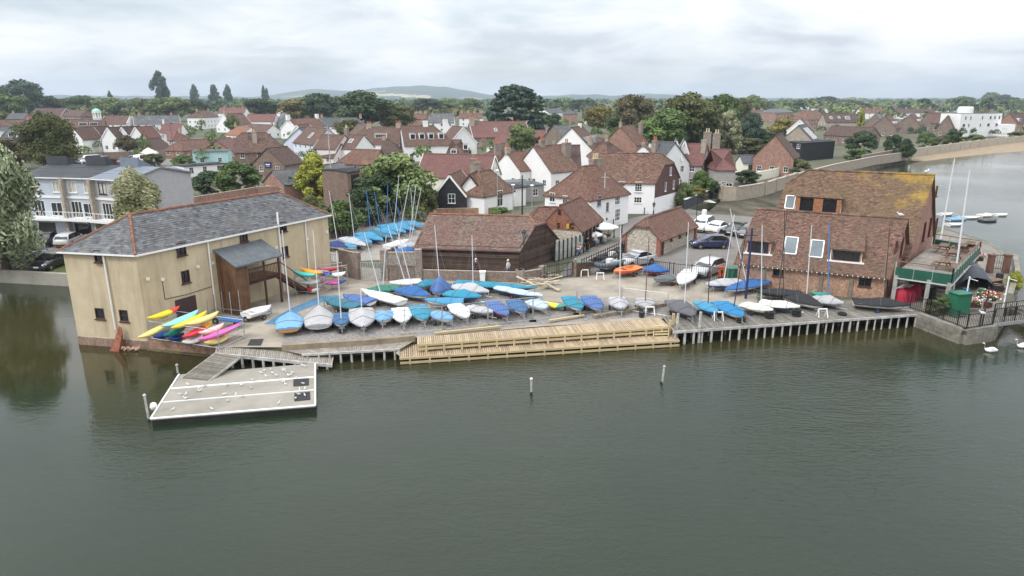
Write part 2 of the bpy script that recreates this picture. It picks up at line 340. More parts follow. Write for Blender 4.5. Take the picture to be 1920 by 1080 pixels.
sheet('yard', px_pts([(405, 651), (527, 651), (778, 633), (1000, 613), (1237, 598), (1300, 591), (1420, 580), (1420, 520), (1300, 527), (1180, 512), (1040, 522), (1000, 526), (640, 498), (600, 505), (281, 632)], LAND + .004), LAND + .004, CONC)
sheet('gravel_yard', px_pts([(529, 648), (700, 636), (850, 624), (1060, 604), (1180, 596), (1246, 588), (1262, 566), (1150, 556), (1060, 566), (985, 564), (960, 552), (880, 548), (700, 556), (620, 575), (540, 606), (530, 625)], LAND + .008), LAND + .008, GRAVEL)
sheet('car_park', px_pts([(1043, 523), (1075, 486), (1140, 446), (1172, 412), (1215, 402), (1335, 401), (1440, 409), (1500, 405), (1500, 470), (1395, 545), (1300, 526), (1180, 511)], LAND + .006), LAND + .006, ASPH)
sheet('lane', px_pts([(985, 420), (1180, 412), (1172, 402), (1215, 401), (1335, 400), (1285, 390), (1170, 398), (985, 400)], LAND + .005), LAND + .005, ASPH)
sheet('dinghy_park', px_pts([(600, 492), (792, 484), (812, 424), (780, 412), (690, 412), (600, 452)], LAND + .005), LAND + .005, mat('park_surface', (.22, .20, .18), .95, .2, .6, col2=(.33, .30, .27), bump=.4, detail=11))
sheet('parking_court', px_pts([(-60, 500), (30, 505), (95, 500), (210, 470), (180, 432), (-60, 425)], LAND + .005), LAND + .005, ASPH)
sheet('lawn', px_pts([(-250, 498), (0, 511), (133, 518), (190, 520), (150, 492), (100, 499), (30, 504), (-60, 499)], LAND + .009), LAND + .009, GRASSM)
sheet('high_street', px_pts([(130, 322), (330, 330), (330, 298), (130, 288)], LAND + .005), LAND + .005, ASPH)
# quay wall round the pond on the left, its coping proud
CONCW = mat('quay_concrete', (.25, .235, .20), .9, .25, .6, col2=(.36, .34, .29), bump=.3, detail=11)
b = MB(); P = px_pts([(-250, 497), (0, 510), (133, 517)]) + [V3((-25.6, 59.8), LAND)]
for a, c in zip(P, P[1:]): b.beam(V3(a, .55), V3(c, .55), .4, 1.3)
tag(b.build('quay_wall', CONCW), 'long low concrete quay wall beneath the parked cars on the left', 'wall')
# mud flat and beach
def strip(name, top, bot, m, z0=.95, z1=-.12, n=4):
    b = MB(); rows = []
    for (p, q) in zip(px_pts(top, 1), px_pts(bot, 0)):
        rows.append([p.lerp(q, k / n) * 1.0 + Vector((0, 0, 0)) for k in range(n + 1)])
        for k, v in enumerate(rows[-1]): v.z = z0 + (z1 - z0) * k / n + random.uniform(-.05, .05) * (0 < k < n)
    b.grid(rows); tag(b.build(name, m, smooth=True), kind='structure')
strip('mud_flat', [(1300, 402), (1330, 395), (1352, 376), (1377, 377), (1432, 367), (1490, 347), (1560, 327), (1640, 309), (1700, 300)],
      [(1480, 445), (1500, 440), (1530, 430), (1545, 410), (1555, 385), (1570, 360), (1590, 338), (1640, 318), (1702, 303)], MUD)
strip('beach', [(1700, 298), (1720, 292), (1760, 286), (1850, 273), (1920, 265), (2100, 251), (2500, 236)], [(1702, 303), (1740, 302), (1780, 297), (1850, 290), (1920, 285), (2100, 272), (2500, 252)], BEACH)
# hills of the downs, kilometres off
def hill_mesh():
    prof = [(-900, 176), (-400, 178), (0, 179), (120, 179), (240, 180), (380, 181), (480, 182), (520, 177), (560, 171), (600, 168), (640, 171), (670, 172), (700, 167), (740, 164), (790, 162), (840, 165), (880, 172), (930, 180), (985, 182), (1030, 180), (1070, 178), (1110, 177), (1150, 180), (1210, 176), (1260, 178), (1330, 181), (1400, 183), (1500, 184), (1700, 184), (1920, 184), (2400, 182), (3200, 180)]
    xs = [p[0] for p in prof]; ys = [p[1] for p in prof]; b = MB(); cols = []
    D = 6500.; rows = []; cs = []
    KX = (-2200, -1700, -1200, -800, -400, -150, 0, 300, 900, 2000); KY = (0.0, .06, .22, .42, .72, .93, 1.0, .97, .6, .0)
    depth = [(dd, float(np.interp(dd, KX, KY))) for dd in list(range(-2200, 1, 100)) + [300, 900, 2000]]
    PXS = np.arange(-900, 3201, 14.)
    for dd, k in depth:
        row = []
        for px in PXS:
            py = np.interp(px, xs, ys); h = CAMZ + (185 - py) * D / F_PX
            # ridge noise for woods along the skyline
            n = math.sin(px * .13) * 1.5 + math.sin(px * .31 + 1) * 1.1 + random.uniform(-1.6, 1.6)
            X = (px - 960) / F_PX * D * CP * 1.0 * (1 + dd / D); row.append((X, D * 1.0 + dd, max(LAND - 1, h * k + (n * 1.4 if k > .2 else 0))))
        rows.append(row)
    b.grid(rows); n = len(PXS)
    for i in range(len(rows) - 1):
        for j in range(n - 1):
            px = PXS[j]; k = depth[i + 1][1]; c = .35 + .2 * math.sin(px * .05 + k * 9) * math.sin(px * .021 + k * 14)
            if 688 < px < 800 and .60 - (px - 690) * .0026 > k > .40 - (px - 690) * .0022: c = .88
            elif 655 < px < 715 and .76 > k > .60 + (px - 655) * .0012: c = .8
            elif 850 < px < 895 and .34 > k > .24: c = .75
            elif 520 < px < 560 and .5 > k > .4: c = .7
            elif px < 480 and k > .1: c = .05
            b.c[i * (n - 1) + j] = c
    m = bpy.data.materials.new('hill_cover'); m.use_nodes = True; t = m.node_tree; bs = t.nodes['Principled BSDF']; bs.inputs['Roughness'].default_value = 1; bs.inputs['Specular IOR Level'].default_value = 0
    an = N(t, 'ShaderNodeAttribute', attribute_name='rnd'); cr = N(t, 'ShaderNodeValToRGB'); t.links.new(an.outputs['Fac'], cr.inputs[0]); e = cr.color_ramp.elements
    e[0].position = .1; e[0].color = (.022, .032, .018, 1); e[1].position = .9; e[1].color = (.42, .34, .20, 1)
    q = e.new(.45); q.color = (.04, .06, .025, 1); q = e.new(.62); q.color = (.09, .11, .045, 1)
    geo = N(t, 'ShaderNodeNewGeometry'); no = N(t, 'ShaderNodeTexNoise', Scale=.012, Detail=8.0, Roughness=.7); t.links.new(geo.outputs['Position'], no.inputs['Vector'])
    mr = N(t, 'ShaderNodeMapRange'); mr.inputs[1].default_value = .3; mr.inputs[2].default_value = .7; mr.inputs[3].default_value = .6; mr.inputs[4].default_value = 1.4; t.links.new(no.outputs[0], mr.inputs[0])
    hs = N(t, 'ShaderNodeHueSaturation'); t.links.new(cr.outputs[0], hs.inputs['Color']); t.links.new(mr.outputs[0], hs.inputs['Value']); t.links.new(hs.outputs[0], bs.inputs['Base Color'])
    tag(b.build('hills', m, smooth=False), kind='structure')
hill_mesh()
# air: pale even haze round camera and scene, sky outside
hz = bpy.data.materials.new('haze_air'); hz.use_nodes = True; t = hz.node_tree; t.nodes.clear()
o_ = N(t, 'ShaderNodeOutputMaterial'); pv = N(t, 'ShaderNodeVolumePrincipled', Density=HAZE_D); pv.inputs['Color'].default_value = (.74, .86, 1.0, 1); pv.inputs['Anisotropy'].default_value = .2
t.links.new(pv.outputs[0], o_.inputs['Volume'])
b = MB(); b.box(0, 5000, 98.5, 19000, 11000, 203); tag(b.build('haze', hz), kind='stuff')
# ---------------------------------------------------------------- house toolkit
WC = {}
def window(parent, pos, ang, w, h, nx=2, ny=2, fm=None, glass=None, sill=True, name='window', fr=.06, tilt=0.0, pane_parent=None):
    fm = fm or WHITEP; glass = glass or GLASS; key = (round(w, 2), round(h, 2), nx, ny, fm.name, glass.name, sill, fr)
    if key not in WC:
        b = MB(); d = .1; y = .03
        for x in (-w / 2 + fr / 2, w / 2 - fr / 2): b.box(x, y, h / 2, fr, d, h)
        for z in (fr / 2, h - fr / 2): b.box(0, y, z, w - 2 * fr, d, fr)
        for i in range(1, nx): b.box(-w / 2 + w * i / nx, y, h / 2, fr * .7, d * .8, h - 2 * fr)
        for i in range(1, ny): b.box(0, y + .002, h * i / ny, w - 2 * fr, d * .7, fr * .6)
        if sill: b.box(0, -.02, -.04, w + .12, .18, .07)
        g = MB(); g.poly((-w / 2 + .01, .065, .01), (w / 2 - .01, .065, .01), (w / 2 - .01, .065, h - .01), (-w / 2 + .01, .065, h - .01))
        WC[key] = (b.mesh('window', fm), g.mesh('pane', glass))
    f, g = WC[key]
    o = inst(name, f, parent, pos, (tilt, 0, ang))
    if pane_parent: inst('pane', g, pane_parent, pos, (tilt, 0, ang))
    else: inst('pane', g, o)
    return o
def door(parent, pos, ang, w, h, m, name='door'):
    b = MB(); b.box(0, .03, h / 2, w, .1, h)
    for z in (.25, .62): b.box(0, -.03, h * z + .1, w * .7, .03, h * .26, c=.3)
    b.box(w * .38, -.05, h * .45, .05, .08, .05)
    return inst(name, b.mesh(name, m), parent, pos, (0, 0, ang))
def wall_face(b, a, c, z0, z1, holes, m=0, dep=.12):
    a = Vector(a[:2]); c = Vector(c[:2]); L = (c - a).length; d = (c - a) / L; n = Vector((d.y, -d.x))
    us = sorted({0, L, *[h[0] for h in holes], *[h[1] for h in holes]}); zs = sorted({z0, z1, *[h[2] for h in holes], *[h[3] for h in holes]})
    us = [u for u in us if 0 <= u <= L]; zs = [z for z in zs if z0 <= z <= z1]
    for i in range(len(us) - 1):
        for j in range(len(zs) - 1):
            uc = (us[i] + us[i + 1]) / 2; zc_ = (zs[j] + zs[j + 1]) / 2
            if any(h[0] < uc < h[1] and h[2] < zc_ < h[3] for h in holes): continue
            p = a + d * us[i]; q = a + d * us[i + 1]
            b.poly(V3(p, zs[j]), V3(q, zs[j]), V3(q, zs[j + 1]), V3(p, zs[j + 1]), m=m, uv=[(us[i], zs[j]), (us[i + 1], zs[j]), (us[i + 1], zs[j + 1]), (us[i], zs[j + 1])])
    for h in holes:
        p = a + d * h[0]; q = a + d * h[1]; pi = p - n * dep; qi = q - n * dep; u = [(0, 0), (dep, 0), (dep, 1), (0, 1)]
        b.poly(V3(p, h[2]), V3(p, h[3]), V3(pi, h[3]), V3(pi, h[2]), m=m, uv=u); b.poly(V3(q, h[3]), V3(q, h[2]), V3(qi, h[2]), V3(qi, h[3]), m=m, uv=u)
        b.poly(V3(p, h[2]), V3(pi, h[2]), V3(qi, h[2]), V3(q, h[2]), m=m, uv=u); b.poly(V3(p, h[3]), V3(q, h[3]), V3(qi, h[3]), V3(pi, h[3]), m=m, uv=u)
def at_z(path, z):
    for p, q in zip(path, path[1:]):
        if q.z >= z - 1e-6: return p.lerp(q, 0 if q.z == p.z else max(0, min(1, (z - p.z) / (q.z - p.z))))
    return path[-1].copy()
def lay_tiles(b, Lp, Rp, tw, th, lift=.025, jit=.012, m=0, tone=0.0, rag=0.0):
    """courses of tiles on the plane between the left and right edge paths, from the eave up"""
    z0, z1 = Lp[0].z, Lp[-1].z; ex = (Rp[0] - Lp[0]).normalized(); top = Lp[-1]
    up = (top - Lp[0]); up = up - ex * up.dot(ex); S = up.length; up.normalize(); n = ex.cross(up).normalized()
    rows = max(2, int(round(S / th)))
    for i in range(rows):
        za = z0 + (z1 - z0) * i / rows; zb = z0 + (z1 - z0) * (i + 1) / rows
        a0, b0, a1, b1 = at_z(Lp, za), at_z(Rp, za), at_z(Lp, zb), at_z(Rp, zb)
        k = max(1, int(round((b0 - a0).length / tw)))
        sh = (i % 2) * .5 / k
        cuts = [0.0] + [j / k + sh for j in range(0 if sh else 1, k) if 0 < j / k + sh < 1] + [1.0]
        for u, v in zip(cuts, cuts[1:]):
            l0 = lift + random.uniform(-jit, jit); l1 = random.uniform(0, jit * .5) + .004; dz = up * (random.uniform(-rag, rag) if rag else 0)
            p, q, r, s_ = a0.lerp(b0, u) + n * l0 + dz, a0.lerp(b0, v) + n * (l0 + random.uniform(-jit, jit) * .5) + dz, a1.lerp(b1, v) + n * l1, a1.lerp(b1, u) + n * l1
            c = min(1, max(0, random.gauss(.5 + tone, .24))); o = len(b.v)
            b.v += [tuple(p), tuple(q), tuple(r), tuple(s_), tuple(p - n * (l0 + .01)), tuple(q - n * (l0 + .01))]
            b.f += [[o, o + 1, o + 2, o + 3], [o + 4, o + 5, o + 1, o]]; b.m += [m, m]; b.c += [c, c]; b.uv += [None, None]
def ridge_line(b, p, q, r=.13, seg=.45, m=0):
    p = Vector(p); q = Vector(q); d = q - p; k = max(1, int(d.length / max(seg, .02)))
    for i in range(k):
        a = p + d * (i / k); c = p + d * ((i + 1.04) / k); rr = r * (1 + .12 * (i % 2)); b.tube(a, c, rr, rr * .94, 6, m, random.random(), cap=False)
def fp_eave(pA, pB, W, z):
    a = G(*pA, z).to_2d(); c = G(*pB, z).to_2d(); d = (c - a).normalized(); n = Vector((-d.y, d.x)) * W; return [a, c, c + n, a + n]
def fp_ridge(pA, pB, z, W):
    a = G(*pA, z).to_2d(); c = G(*pB, z).to_2d(); d = (c - a).normalized(); n = Vector((-d.y, d.x)) * W / 2; return [a - n, c - n, c + n, a + n]
def fp_at(pc, z, L, W, ang):
    c = G(*pc, z).to_2d(); d = Vector((math.cos(R(ang)), math.sin(R(ang)))); n = Vector((-d.y, d.x)); return [c - d * L / 2 - n * W / 2, c + d * L / 2 - n * W / 2, c + d * L / 2 + n * W / 2, c - d * L / 2 + n * W / 2]
def fp_apex(pA, z, L, W, ang):
    """gable apex pixel nearest the camera, ridge running away at ang (degrees) for L"""
    c = G(*pA, z).to_2d(); d = Vector((math.cos(R(ang)), math.sin(R(ang)))); n = Vector((d.y, -d.x)); return [c - n * W / 2, c + n * W / 2, c + n * W / 2 + d * L, c - n * W / 2 + d * L]
def autow(side, L0, n, zs, w=.9, h=1.1, nx=2, ny=2, fm=None): return [(side, (i + .5) / n, z, w, h, nx, ny, fm) for i in range(n) for z in zs]
def house(name, label, fp, ze, zr, axis=0, ends=('g', 'g'), wm=None, rm=None, z0=LAND, wins=(), chim=(), dorm=(), sky=(), doors=(), tile=None, ov=.22, verge=None, side_m=None, cat='house', group=None, ridge=True, gable_m=None, rag=0.0, ridge_m=None, gutter=None, lift=.025):
    wm = wm or WHITE; rm = rm or T_BROWN; side_m = side_m or {}; fp = [Vector(p[:2]) for p in fp]
    cen = sum(fp, Vector((0, 0))) / 4; root = thing(name, (cen.x, cen.y, z0), label, cat, group); O = Vector((cen.x, cen.y, z0))
    mpp = MPP((cen.x, cen.y, ze)); tw, th = tile or (max(.24, 2.6 * mpp), max(.18, 2.0 * mpp))
    # walls with openings
    mats = [wm] + [side_m[k] for k in sorted(side_m)]; mid = {k: i + 1 for i, k in enumerate(sorted(side_m))}
    if gable_m: mats.append(gable_m)
    b = MB(); holes = {k: [] for k in range(4)}; wl = []
    for W_ in wins:
        s, u, z, ww, hh, nx, ny = W_[:7]; fm = W_[7] if len(W_) > 7 else None; gm = W_[8] if len(W_) > 8 else None
        a, c = fp[s], fp[(s + 1) % 4]; L = (c - a).length; uu = u * L; z += z0
        ang = math.atan2(c.y - a.y, c.x - a.x); d = (c - a) / L; n = Vector((d.y, -d.x)); p = a + d * uu
        if z + hh < ze - .02 and uu - ww / 2 > .05 and uu + ww / 2 < L - .05:
            holes[s].append((uu - ww / 2, uu + ww / 2, z, z + hh)); p2 = p - n * .02
        else: p2 = p + n * .075
        wl.append((V3(p2, z) - O, ang, ww, hh, nx, ny, fm, gm))
    for s in range(4): wall_face(b, fp[s], fp[(s + 1) % 4], z0, ze, holes[s], mid.get(s, 0))
    # roof frame
    f = fp if axis == 0 else fp[1:] + fp[:1]
    e = list(ends) if axis == 0 else [ends[0], ends[1]]
    m0, m1 = (f[0] + f[3]) / 2, (f[1] + f[2]) / 2; rd = (m1 - m0).normalized(); L = (m1 - m0).length; W = ((f[3] - f[0]).length + (f[2] - f[1]).length) / 2
    slope = (zr - ze) / (W / 2); ze2 = ze - slope * ov
    def cor(i, endk):   # eave corner with overhang
        q = f[i]; other = f[3 - i] if i in (0, 3) else f[3 - i]
        out_ = (q - other).normalized() * ov
        along = (-rd if i in (0, 3) else rd) * (ov * .8 if e[endk][0] != 'h' else ov)
        return V3(q + out_ + along, ze2)
    E = [cor(0, 0), cor(1, 1), cor(2, 1), cor(3, 0)]
    def rend(k):
        mm = m0 if k == 0 else m1; sg = 1 if k == 0 else -1
        if e[k][0] == 'g': return V3(mm - rd * sg * ov * .8, zr)
        return V3(mm + rd * sg * e[k][1], zr)
    r = [rend(0), rend(1)]; K = {}
    for k, (i, j) in enumerate(((0, 3), (1, 2))):
        if e[k][0] == 'j':
            full = V3((m0 - rd * ov * .8) if k == 0 else (m1 + rd * ov * .8), zr); tt = 1 - e[k][2] / (zr - ze2)
            K[i] = E[i].lerp(full, tt); K[j] = E[j].lerp(full, tt)
    path = lambda i: [E[i]] + ([K[i]] if i in K else []) + [r[0] if i in (0, 3) else r[1]]
    planes = [(path(0), path(1)), (path(2), path(3))]
    if e[0][0] == 'h': planes.append((path(3), path(0)))
    if e[0][0] == 'j': planes.append(([K[3], r[0]], [K[0], r[0]]))
    if e[1][0] == 'h': planes.append((path(1), path(2)))
    if e[1][0] == 'j': planes.append(([K[1], r[1]], [K[2], r[1]]))
    # gable walls
    for k, (i, j) in enumerate(((3, 0), (1, 2))):
        if e[k][0] == 'h': continue
        a, c = f[i], f[j]; mm = (a + c) / 2; gw = (c - a).length; mi = len(mats) - 1 if gable_m else mid.get(({0: 3, 1: 1}[k] + (1 if axis else 0)) % 4, 0)
        if e[k][0] == 'g': P = [V3(a, ze), V3(c, ze), V3(mm, zr - .02)]; uv = [(0, ze), (gw, ze), (gw / 2, zr)]
        else:
            t = 1 - e[k][2] / (zr - ze); P = [V3(a, ze), V3(c, ze), V3(c.lerp(mm, t), zr - e[k][2]), V3(a.lerp(mm, t), zr - e[k][2])]; uv = [(0, ze), (gw, ze), (gw * (1 - t / 2), zr), (gw * t / 2, zr)]
        b.poly(*P, m=mi, uv=uv)
    wall = b.build('wall', mats, root)
    for pos, ang, ww, hh, nx, ny, fm, gm in wl: window(root, pos, ang, ww, hh, nx, ny, fm, gm)
    for s, u, ww, hh, dm in doors:
        a, c = fp[s], fp[(s + 1) % 4]; d = (c - a).normalized(); n = Vector((d.y, -d.x)); p = a + (c - a) * u + n * .03
        door(root, V3(p, z0) - O, math.atan2(d.y, d.x), ww, hh, dm)
    # slab and tiles
    b = MB()
    for Lp, Rp in planes:
        P = [*Lp, *Rp[::-1]]; Q = []
        for q in P:
            if not Q or (q - Q[-1]).length > 1e-4: Q.append(q)
        if (Q[0] - Q[-1]).length < 1e-4: Q.pop()
        n = len(Q); b.add([(q.x, q.y, q.z - .01) for q in Q] + [(q.x, q.y, q.z - .12) for q in Q], [list(range(n)), list(range(n, 2 * n))[::-1]] + [(i, n + i, n + (i + 1) % n, (i + 1) % n) for i in range(n)])
    roof = b.build('roof', rm, root)
    b = MB()
    for Lp, Rp in planes: lay_tiles(b, Lp, Rp, tw, th, lift=lift, rag=rag)
    tag(b.build('tiles', rm, roof), kind='stuff')
    if ridge:
        b = MB(); ridge_line(b, r[0], r[1], .12, max(.45, 3 * mpp))
        for k in (0, 1):
            for i in ((0, 3), (1, 2))[k]:
                if e[k][0] == 'h': ridge_line(b, E[i], r[k], .1, max(.4, 3 * mpp))
                if e[k][0] == 'j': ridge_line(b, K[i], r[k], .1, max(.4, 3 * mpp))
        b.build('ridge_tiles', ridge_m or rm, roof)
    if verge:
        for k, (i, j) in enumerate(((0, 3), (1, 2))):
            if e[k][0] == 'g':
                for q in (i, j): b = MB(); b.beam(E[q] + Vector((0, 0, -.10)), r[k] + Vector((0, 0, -.10)), .06, .26); b.build('barge_board', verge, root)
    if gutter:
        for i, j, ok in ((0, 1, 1), (2, 3, 1), (3, 0, e[0][0] == 'h'), (1, 2, e[1][0] == 'h')):
            if ok: b = MB(); b.beam(E[i] + Vector((0, 0, -.06)), E[j] + Vector((0, 0, -.06)), .14 - .01 * (i % 2), .12 - .01 * (i % 2)); b.build('gutter', gutter, root)
    def on(side, t, v):     # point on slope 0 (front of ridge) or 2 (behind)
        i, j = (0, 1) if side == 0 else (3, 2); a = f[i].lerp(f[j], t); mm = m0.lerp(m1, t); p = a.lerp(mm, v); return V3(p, ze + (zr - ze) * v), (f[j] - f[i]).normalized() * (1 if side == 0 else -1)
    for C in chim:
        t, offc, cw, cd, ch, npots = C[:6]; cm = C[6] if len(C) > 6 else BRICK; pm = C[7] if len(C) > 7 else POT
        mm = m0.lerp(m1, t); side = (f[0] - f[3]).normalized(); p = mm + side * (offc * W / 2); ang = math.atan2(rd.y, rd.x); zb = zr - abs(offc) * (zr - ze) - .5
        c = inst('chimney', None) if 0 else None
        b = MB(); zt = zr + ch; L_ = V3(p, 0) - V3(O, 0)
        b.box(p.x, p.y, zb, cw, cd, zt - zb, rz=ang, base=True); b.box(p.x, p.y, zt - .22, cw + .12, cd + .12, .1, rz=ang, base=True); b.box(p.x, p.y, zt, cw + .06, cd + .06, .06, rz=ang, base=True)
        co = b.build('chimney', cm, root)
        if npots:
            b = MB()
            for q in range(npots):
                o_ = (q - (npots - 1) / 2) * min(.42, cw / npots); b.lathe([(.15, 0), (.12, .1), (.105, .55), (.13, .6), (.13, .68)], 7, (p.x + math.cos(ang) * o_, p.y + math.sin(ang) * o_, zt + .05))
            b.build('pot', pm, co)
    for D in dorm:
        side, t, v, dw, dh, nx, ny = D[:7]; kind = D[7] if len(D) > 7 else 'flat'; dm = D[8] if len(D) > 8 else WHITEP; fm = D[9] if len(D) > 9 else None
        p, d = on(side, t, v); n = Vector((d.y, -d.x)); ang = math.atan2(d.y, d.x); bk = dh / slope; a = p.to_2d() - d * dw / 2; c = p.to_2d() + d * dw / 2; inn = -n * bk
        zf = p.z - .05; b = MB()
        if kind == 'flat':
            top = [V3(a + n * .12, zf + dh), V3(c + n * .12, zf + dh), V3(c + inn, zf + dh), V3(a + inn, zf + dh)]
            b.add([*top, *[q + Vector((0, 0, .1)) for q in top]], [(4, 5, 6, 7), (0, 1, 5, 4), (1, 2, 6, 5), (3, 0, 4, 7), (3, 2, 1, 0)], 1)
            for q in (a, c): b.poly(V3(q, zf), V3(q, zf + dh), V3(q + inn, zf + dh))
            wh = dh - .28
        elif kind == 'pent':     # sloping top running back at a lower pitch
            bk2 = bk * 1.9; inn2 = -n * bk2; zt = zf + dh; zb = p.z + slope * bk2 + .02
            top = [V3(a + n * .25 - d * .15, zt - .05), V3(c + n * .25 + d * .15, zt - .05), V3(c + inn2 + d * .15, zb), V3(a + inn2 - d * .15, zb)]
            lay_tiles(b, [top[0], top[3]], [top[1], top[2]], tw, th, m=1); b.add([q - Vector((0, 0, .1)) for q in top] + top, [(3, 2, 1, 0), (0, 1, 5, 4), (1, 2, 6, 5), (3, 0, 4, 7), (4, 5, 6, 7)], 1)
            for q in (a, c): b.poly(V3(q, zf), V3(q, zt), V3(q + inn2, zb), m=0)
            wh = dh - .2
        elif kind == 'hip':      # small hipped roof
            rh = dw * .42; back = -n * (bk + rh / slope + .1); mid_ = p.to_2d(); o1 = .18
            A, C_ = V3(a + n * o1 - d * o1, zf + dh), V3(c + n * o1 + d * o1, zf + dh); AB, CB = V3(a + inn - d * o1, zf + dh), V3(c + inn + d * o1, zf + dh); ap = V3(mid_ - n * dw * .35, zf + dh + rh); rb = V3(mid_ + back, zf + dh + rh)
            lay_tiles(b, [A, ap], [C_, ap], tw, th, m=1)
            lay_tiles(b, [AB, rb], [A, ap], tw, th, m=1); lay_tiles(b, [C_, ap], [CB, rb], tw, th, m=1)
            b.poly(A, C_, CB, AB, m=1)
            for q in (a, c): b.poly(V3(q, zf), V3(q, zf + dh), V3(q + inn, zf + dh), uv=[(0, 0), (0, dh), (bk, dh)])
            wh = dh - .12
        else:                    # gabled
            rh = dw * .5; back = -n * (bk + rh / slope + .1); mid_ = p.to_2d(); o1 = .12
            A, C_ = V3(a + n * o1 - d * o1, zf + dh - .1), V3(c + n * o1 + d * o1, zf + dh - .1); AB, CB = V3(a + inn - d * o1, zf + dh - .1), V3(c + inn + d * o1, zf + dh - .1); ap = V3(mid_ + n * o1, zf + dh + rh); rb = V3(mid_ + back, zf + dh + rh)
            lay_tiles(b, [AB, rb], [A, ap], tw, th, m=1); lay_tiles(b, [C_, ap], [CB, rb], tw, th, m=1)
            b.poly(V3(a, zf + dh), V3(c, zf + dh), V3(mid_, zf + dh + rh - .1))
            for q in (a, c): b.poly(V3(q, zf), V3(q, zf + dh), V3(q + inn, zf + dh))
            wh = dh - .12
        ft = .12; b.poly(V3(a, zf), V3(a + d * ft, zf), V3(a + d * ft, zf + dh), V3(a, zf + dh), uv=[(0, 0), (ft, 0), (ft, dh), (0, dh)]); b.poly(V3(c - d * ft, zf), V3(c, zf), V3(c, zf + dh), V3(c - d * ft, zf + dh), uv=[(0, 0), (ft, 0), (ft, dh), (0, dh)])
        b.poly(V3(a + d * ft, zf + wh + .1), V3(c - d * ft, zf + wh + .1), V3(c - d * ft, zf + dh), V3(a + d * ft, zf + dh), uv=[(0, 0), (dw, 0), (dw, .1), (0, .1)])
        b.poly(V3(a + d * ft, zf), V3(c - d * ft, zf), V3(c - d * ft, zf + .1), V3(a + d * ft, zf + .1), uv=[(0, 0), (dw, 0), (dw, .1), (0, .1)])
        do = b.build('dormer', [dm, rm if kind != 'flat' else LEAD], root)
        if kind in ('hip', 'pent'):
            t2 = MB(); t2.beam(V3(a - d * .25 + n * .08, zf + .02), V3(c + d * .25 + n * .08, zf + .02), .14, .12); t2.build('sill', WHITEP, do)
            for q in (a, c): t2 = MB(); t2.beam(V3(q + n * .05, zf + .05), V3(q + inn, zf + dh + .02), .09, .06); t2.build('flashing', WHITEP, do)
        window(do, V3(p, zf + .1) - O, ang, dw - 2 * ft, wh, nx, ny, fm, None, False, pane_parent=do)
    for S in sky:
        side, t, v, sw, sh = S[:5]; p, d = on(side, t, v); n = Vector((d.y, -d.x)); al = math.atan(slope); up = V3(-n * math.cos(al), math.sin(al)); nn = V3(n * math.sin(al), math.cos(al)); d3 = V3(d, 0)
        b = MB(); P = [p - d3 * sw / 2, p + d3 * sw / 2, p + d3 * sw / 2 + up * sh, p - d3 * sw / 2 + up * sh]; fr = .09
        for q, k in zip(P, P[1:] + P[:1]): b.beam(q + nn * .06, k + nn * .06, fr, .12, up=nn)
        so_ = b.build('skylight', S[5] if len(S) > 5 else WHITEP, roof); b = MB(); b.poly(*[q + nn * .07 for q in P]); b.build('pane', GLASSL, roof)
    return root, f, on
# ---------------------------------------------------------------- near buildings
def HW(px, py, a, c):
    """pixel ray met with the upright plane through a-c: distance along, height"""
    u = (px - 960) / F_PX; v = (py - 540) / F_PX; d = Vector((u, CP - v * SP, -SP - v * CP)); a = Vector(a[:2]); c = Vector(c[:2]); e = (c - a).normalized()
    # a + e*s = d*t  in plan
    det = e.x * (-d.y) + d.x * e.y; s = (-a.x * -d.y - (-a.y) * -d.x) / det; t = ((a.x + e.x * s) / d.x) if abs(d.x) > abs(d.y) * .05 else (a.y + e.y * s) / d.y
    return s, CAMZ + d.z * t
def wp(fp, side, px, py, w, h, nx=2, ny=2, fm=None, gm=None, z0=LAND):
    a, c = fp[side], fp[(side + 1) % 4]; s, z = HW(px, py, a, c); return (side, s / (Vector(c[:2]) - Vector(a[:2])).length, z - h / 2 - z0, w, h, nx, ny, fm, gm)
BROWNF = mat('brown_frame', (.075, .03, .024), .6, .2)
REDF = mat('dark_red_frame', (.10, .025, .022), .6, .2)
def render_stained(name, c1, c2, st):
    m = mat(name, c1, .9, .1, .5, col2=c2, bump=.08, detail=10)
    t = m.node_tree; bs = t.nodes['Principled BSDF']; l = bs.inputs['Base Color'].links[0].from_socket
    geo = N(t, 'ShaderNodeNewGeometry'); mp = N(t, 'ShaderNodeMapping'); mp.inputs['Scale'].default_value = (1.6, 1.6, .16); t.links.new(geo.outputs['Position'], mp.inputs[0])
    no = N(t, 'ShaderNodeTexNoise', Scale=.9, Detail=8.0, Roughness=.7); t.links.new(mp.outputs[0], no.inputs['Vector'])
    mr = N(t, 'ShaderNodeMapRange'); mr.inputs[1].default_value = .48; mr.inputs[2].default_value = .75; mr.inputs[4].default_value = .75; t.links.new(no.outputs[0], mr.inputs[0])
    mx_ = N(t, 'ShaderNodeMix', data_type='RGBA'); t.links.new(mr.outputs[0], mx_.inputs[0]); t.links.new(l, mx_.inputs[6]); mx_.inputs[7].default_value = (*st, 1); t.links.new(mx_.outputs[2], bs.inputs['Base Color']); return m
TAN = render_stained('tan_render', (.46, .38, .25), (.60, .50, .35), (.28, .23, .155))
BOARDB = mat('brown_boards', (.042, .027, .021), .85, .25, 1.5, col2=(.085, .056, .043), attr=.45, bump=.3)
BOARDV = mat('porch_boards', (.16, .085, .045), .8, .25, 2, attr=.22)
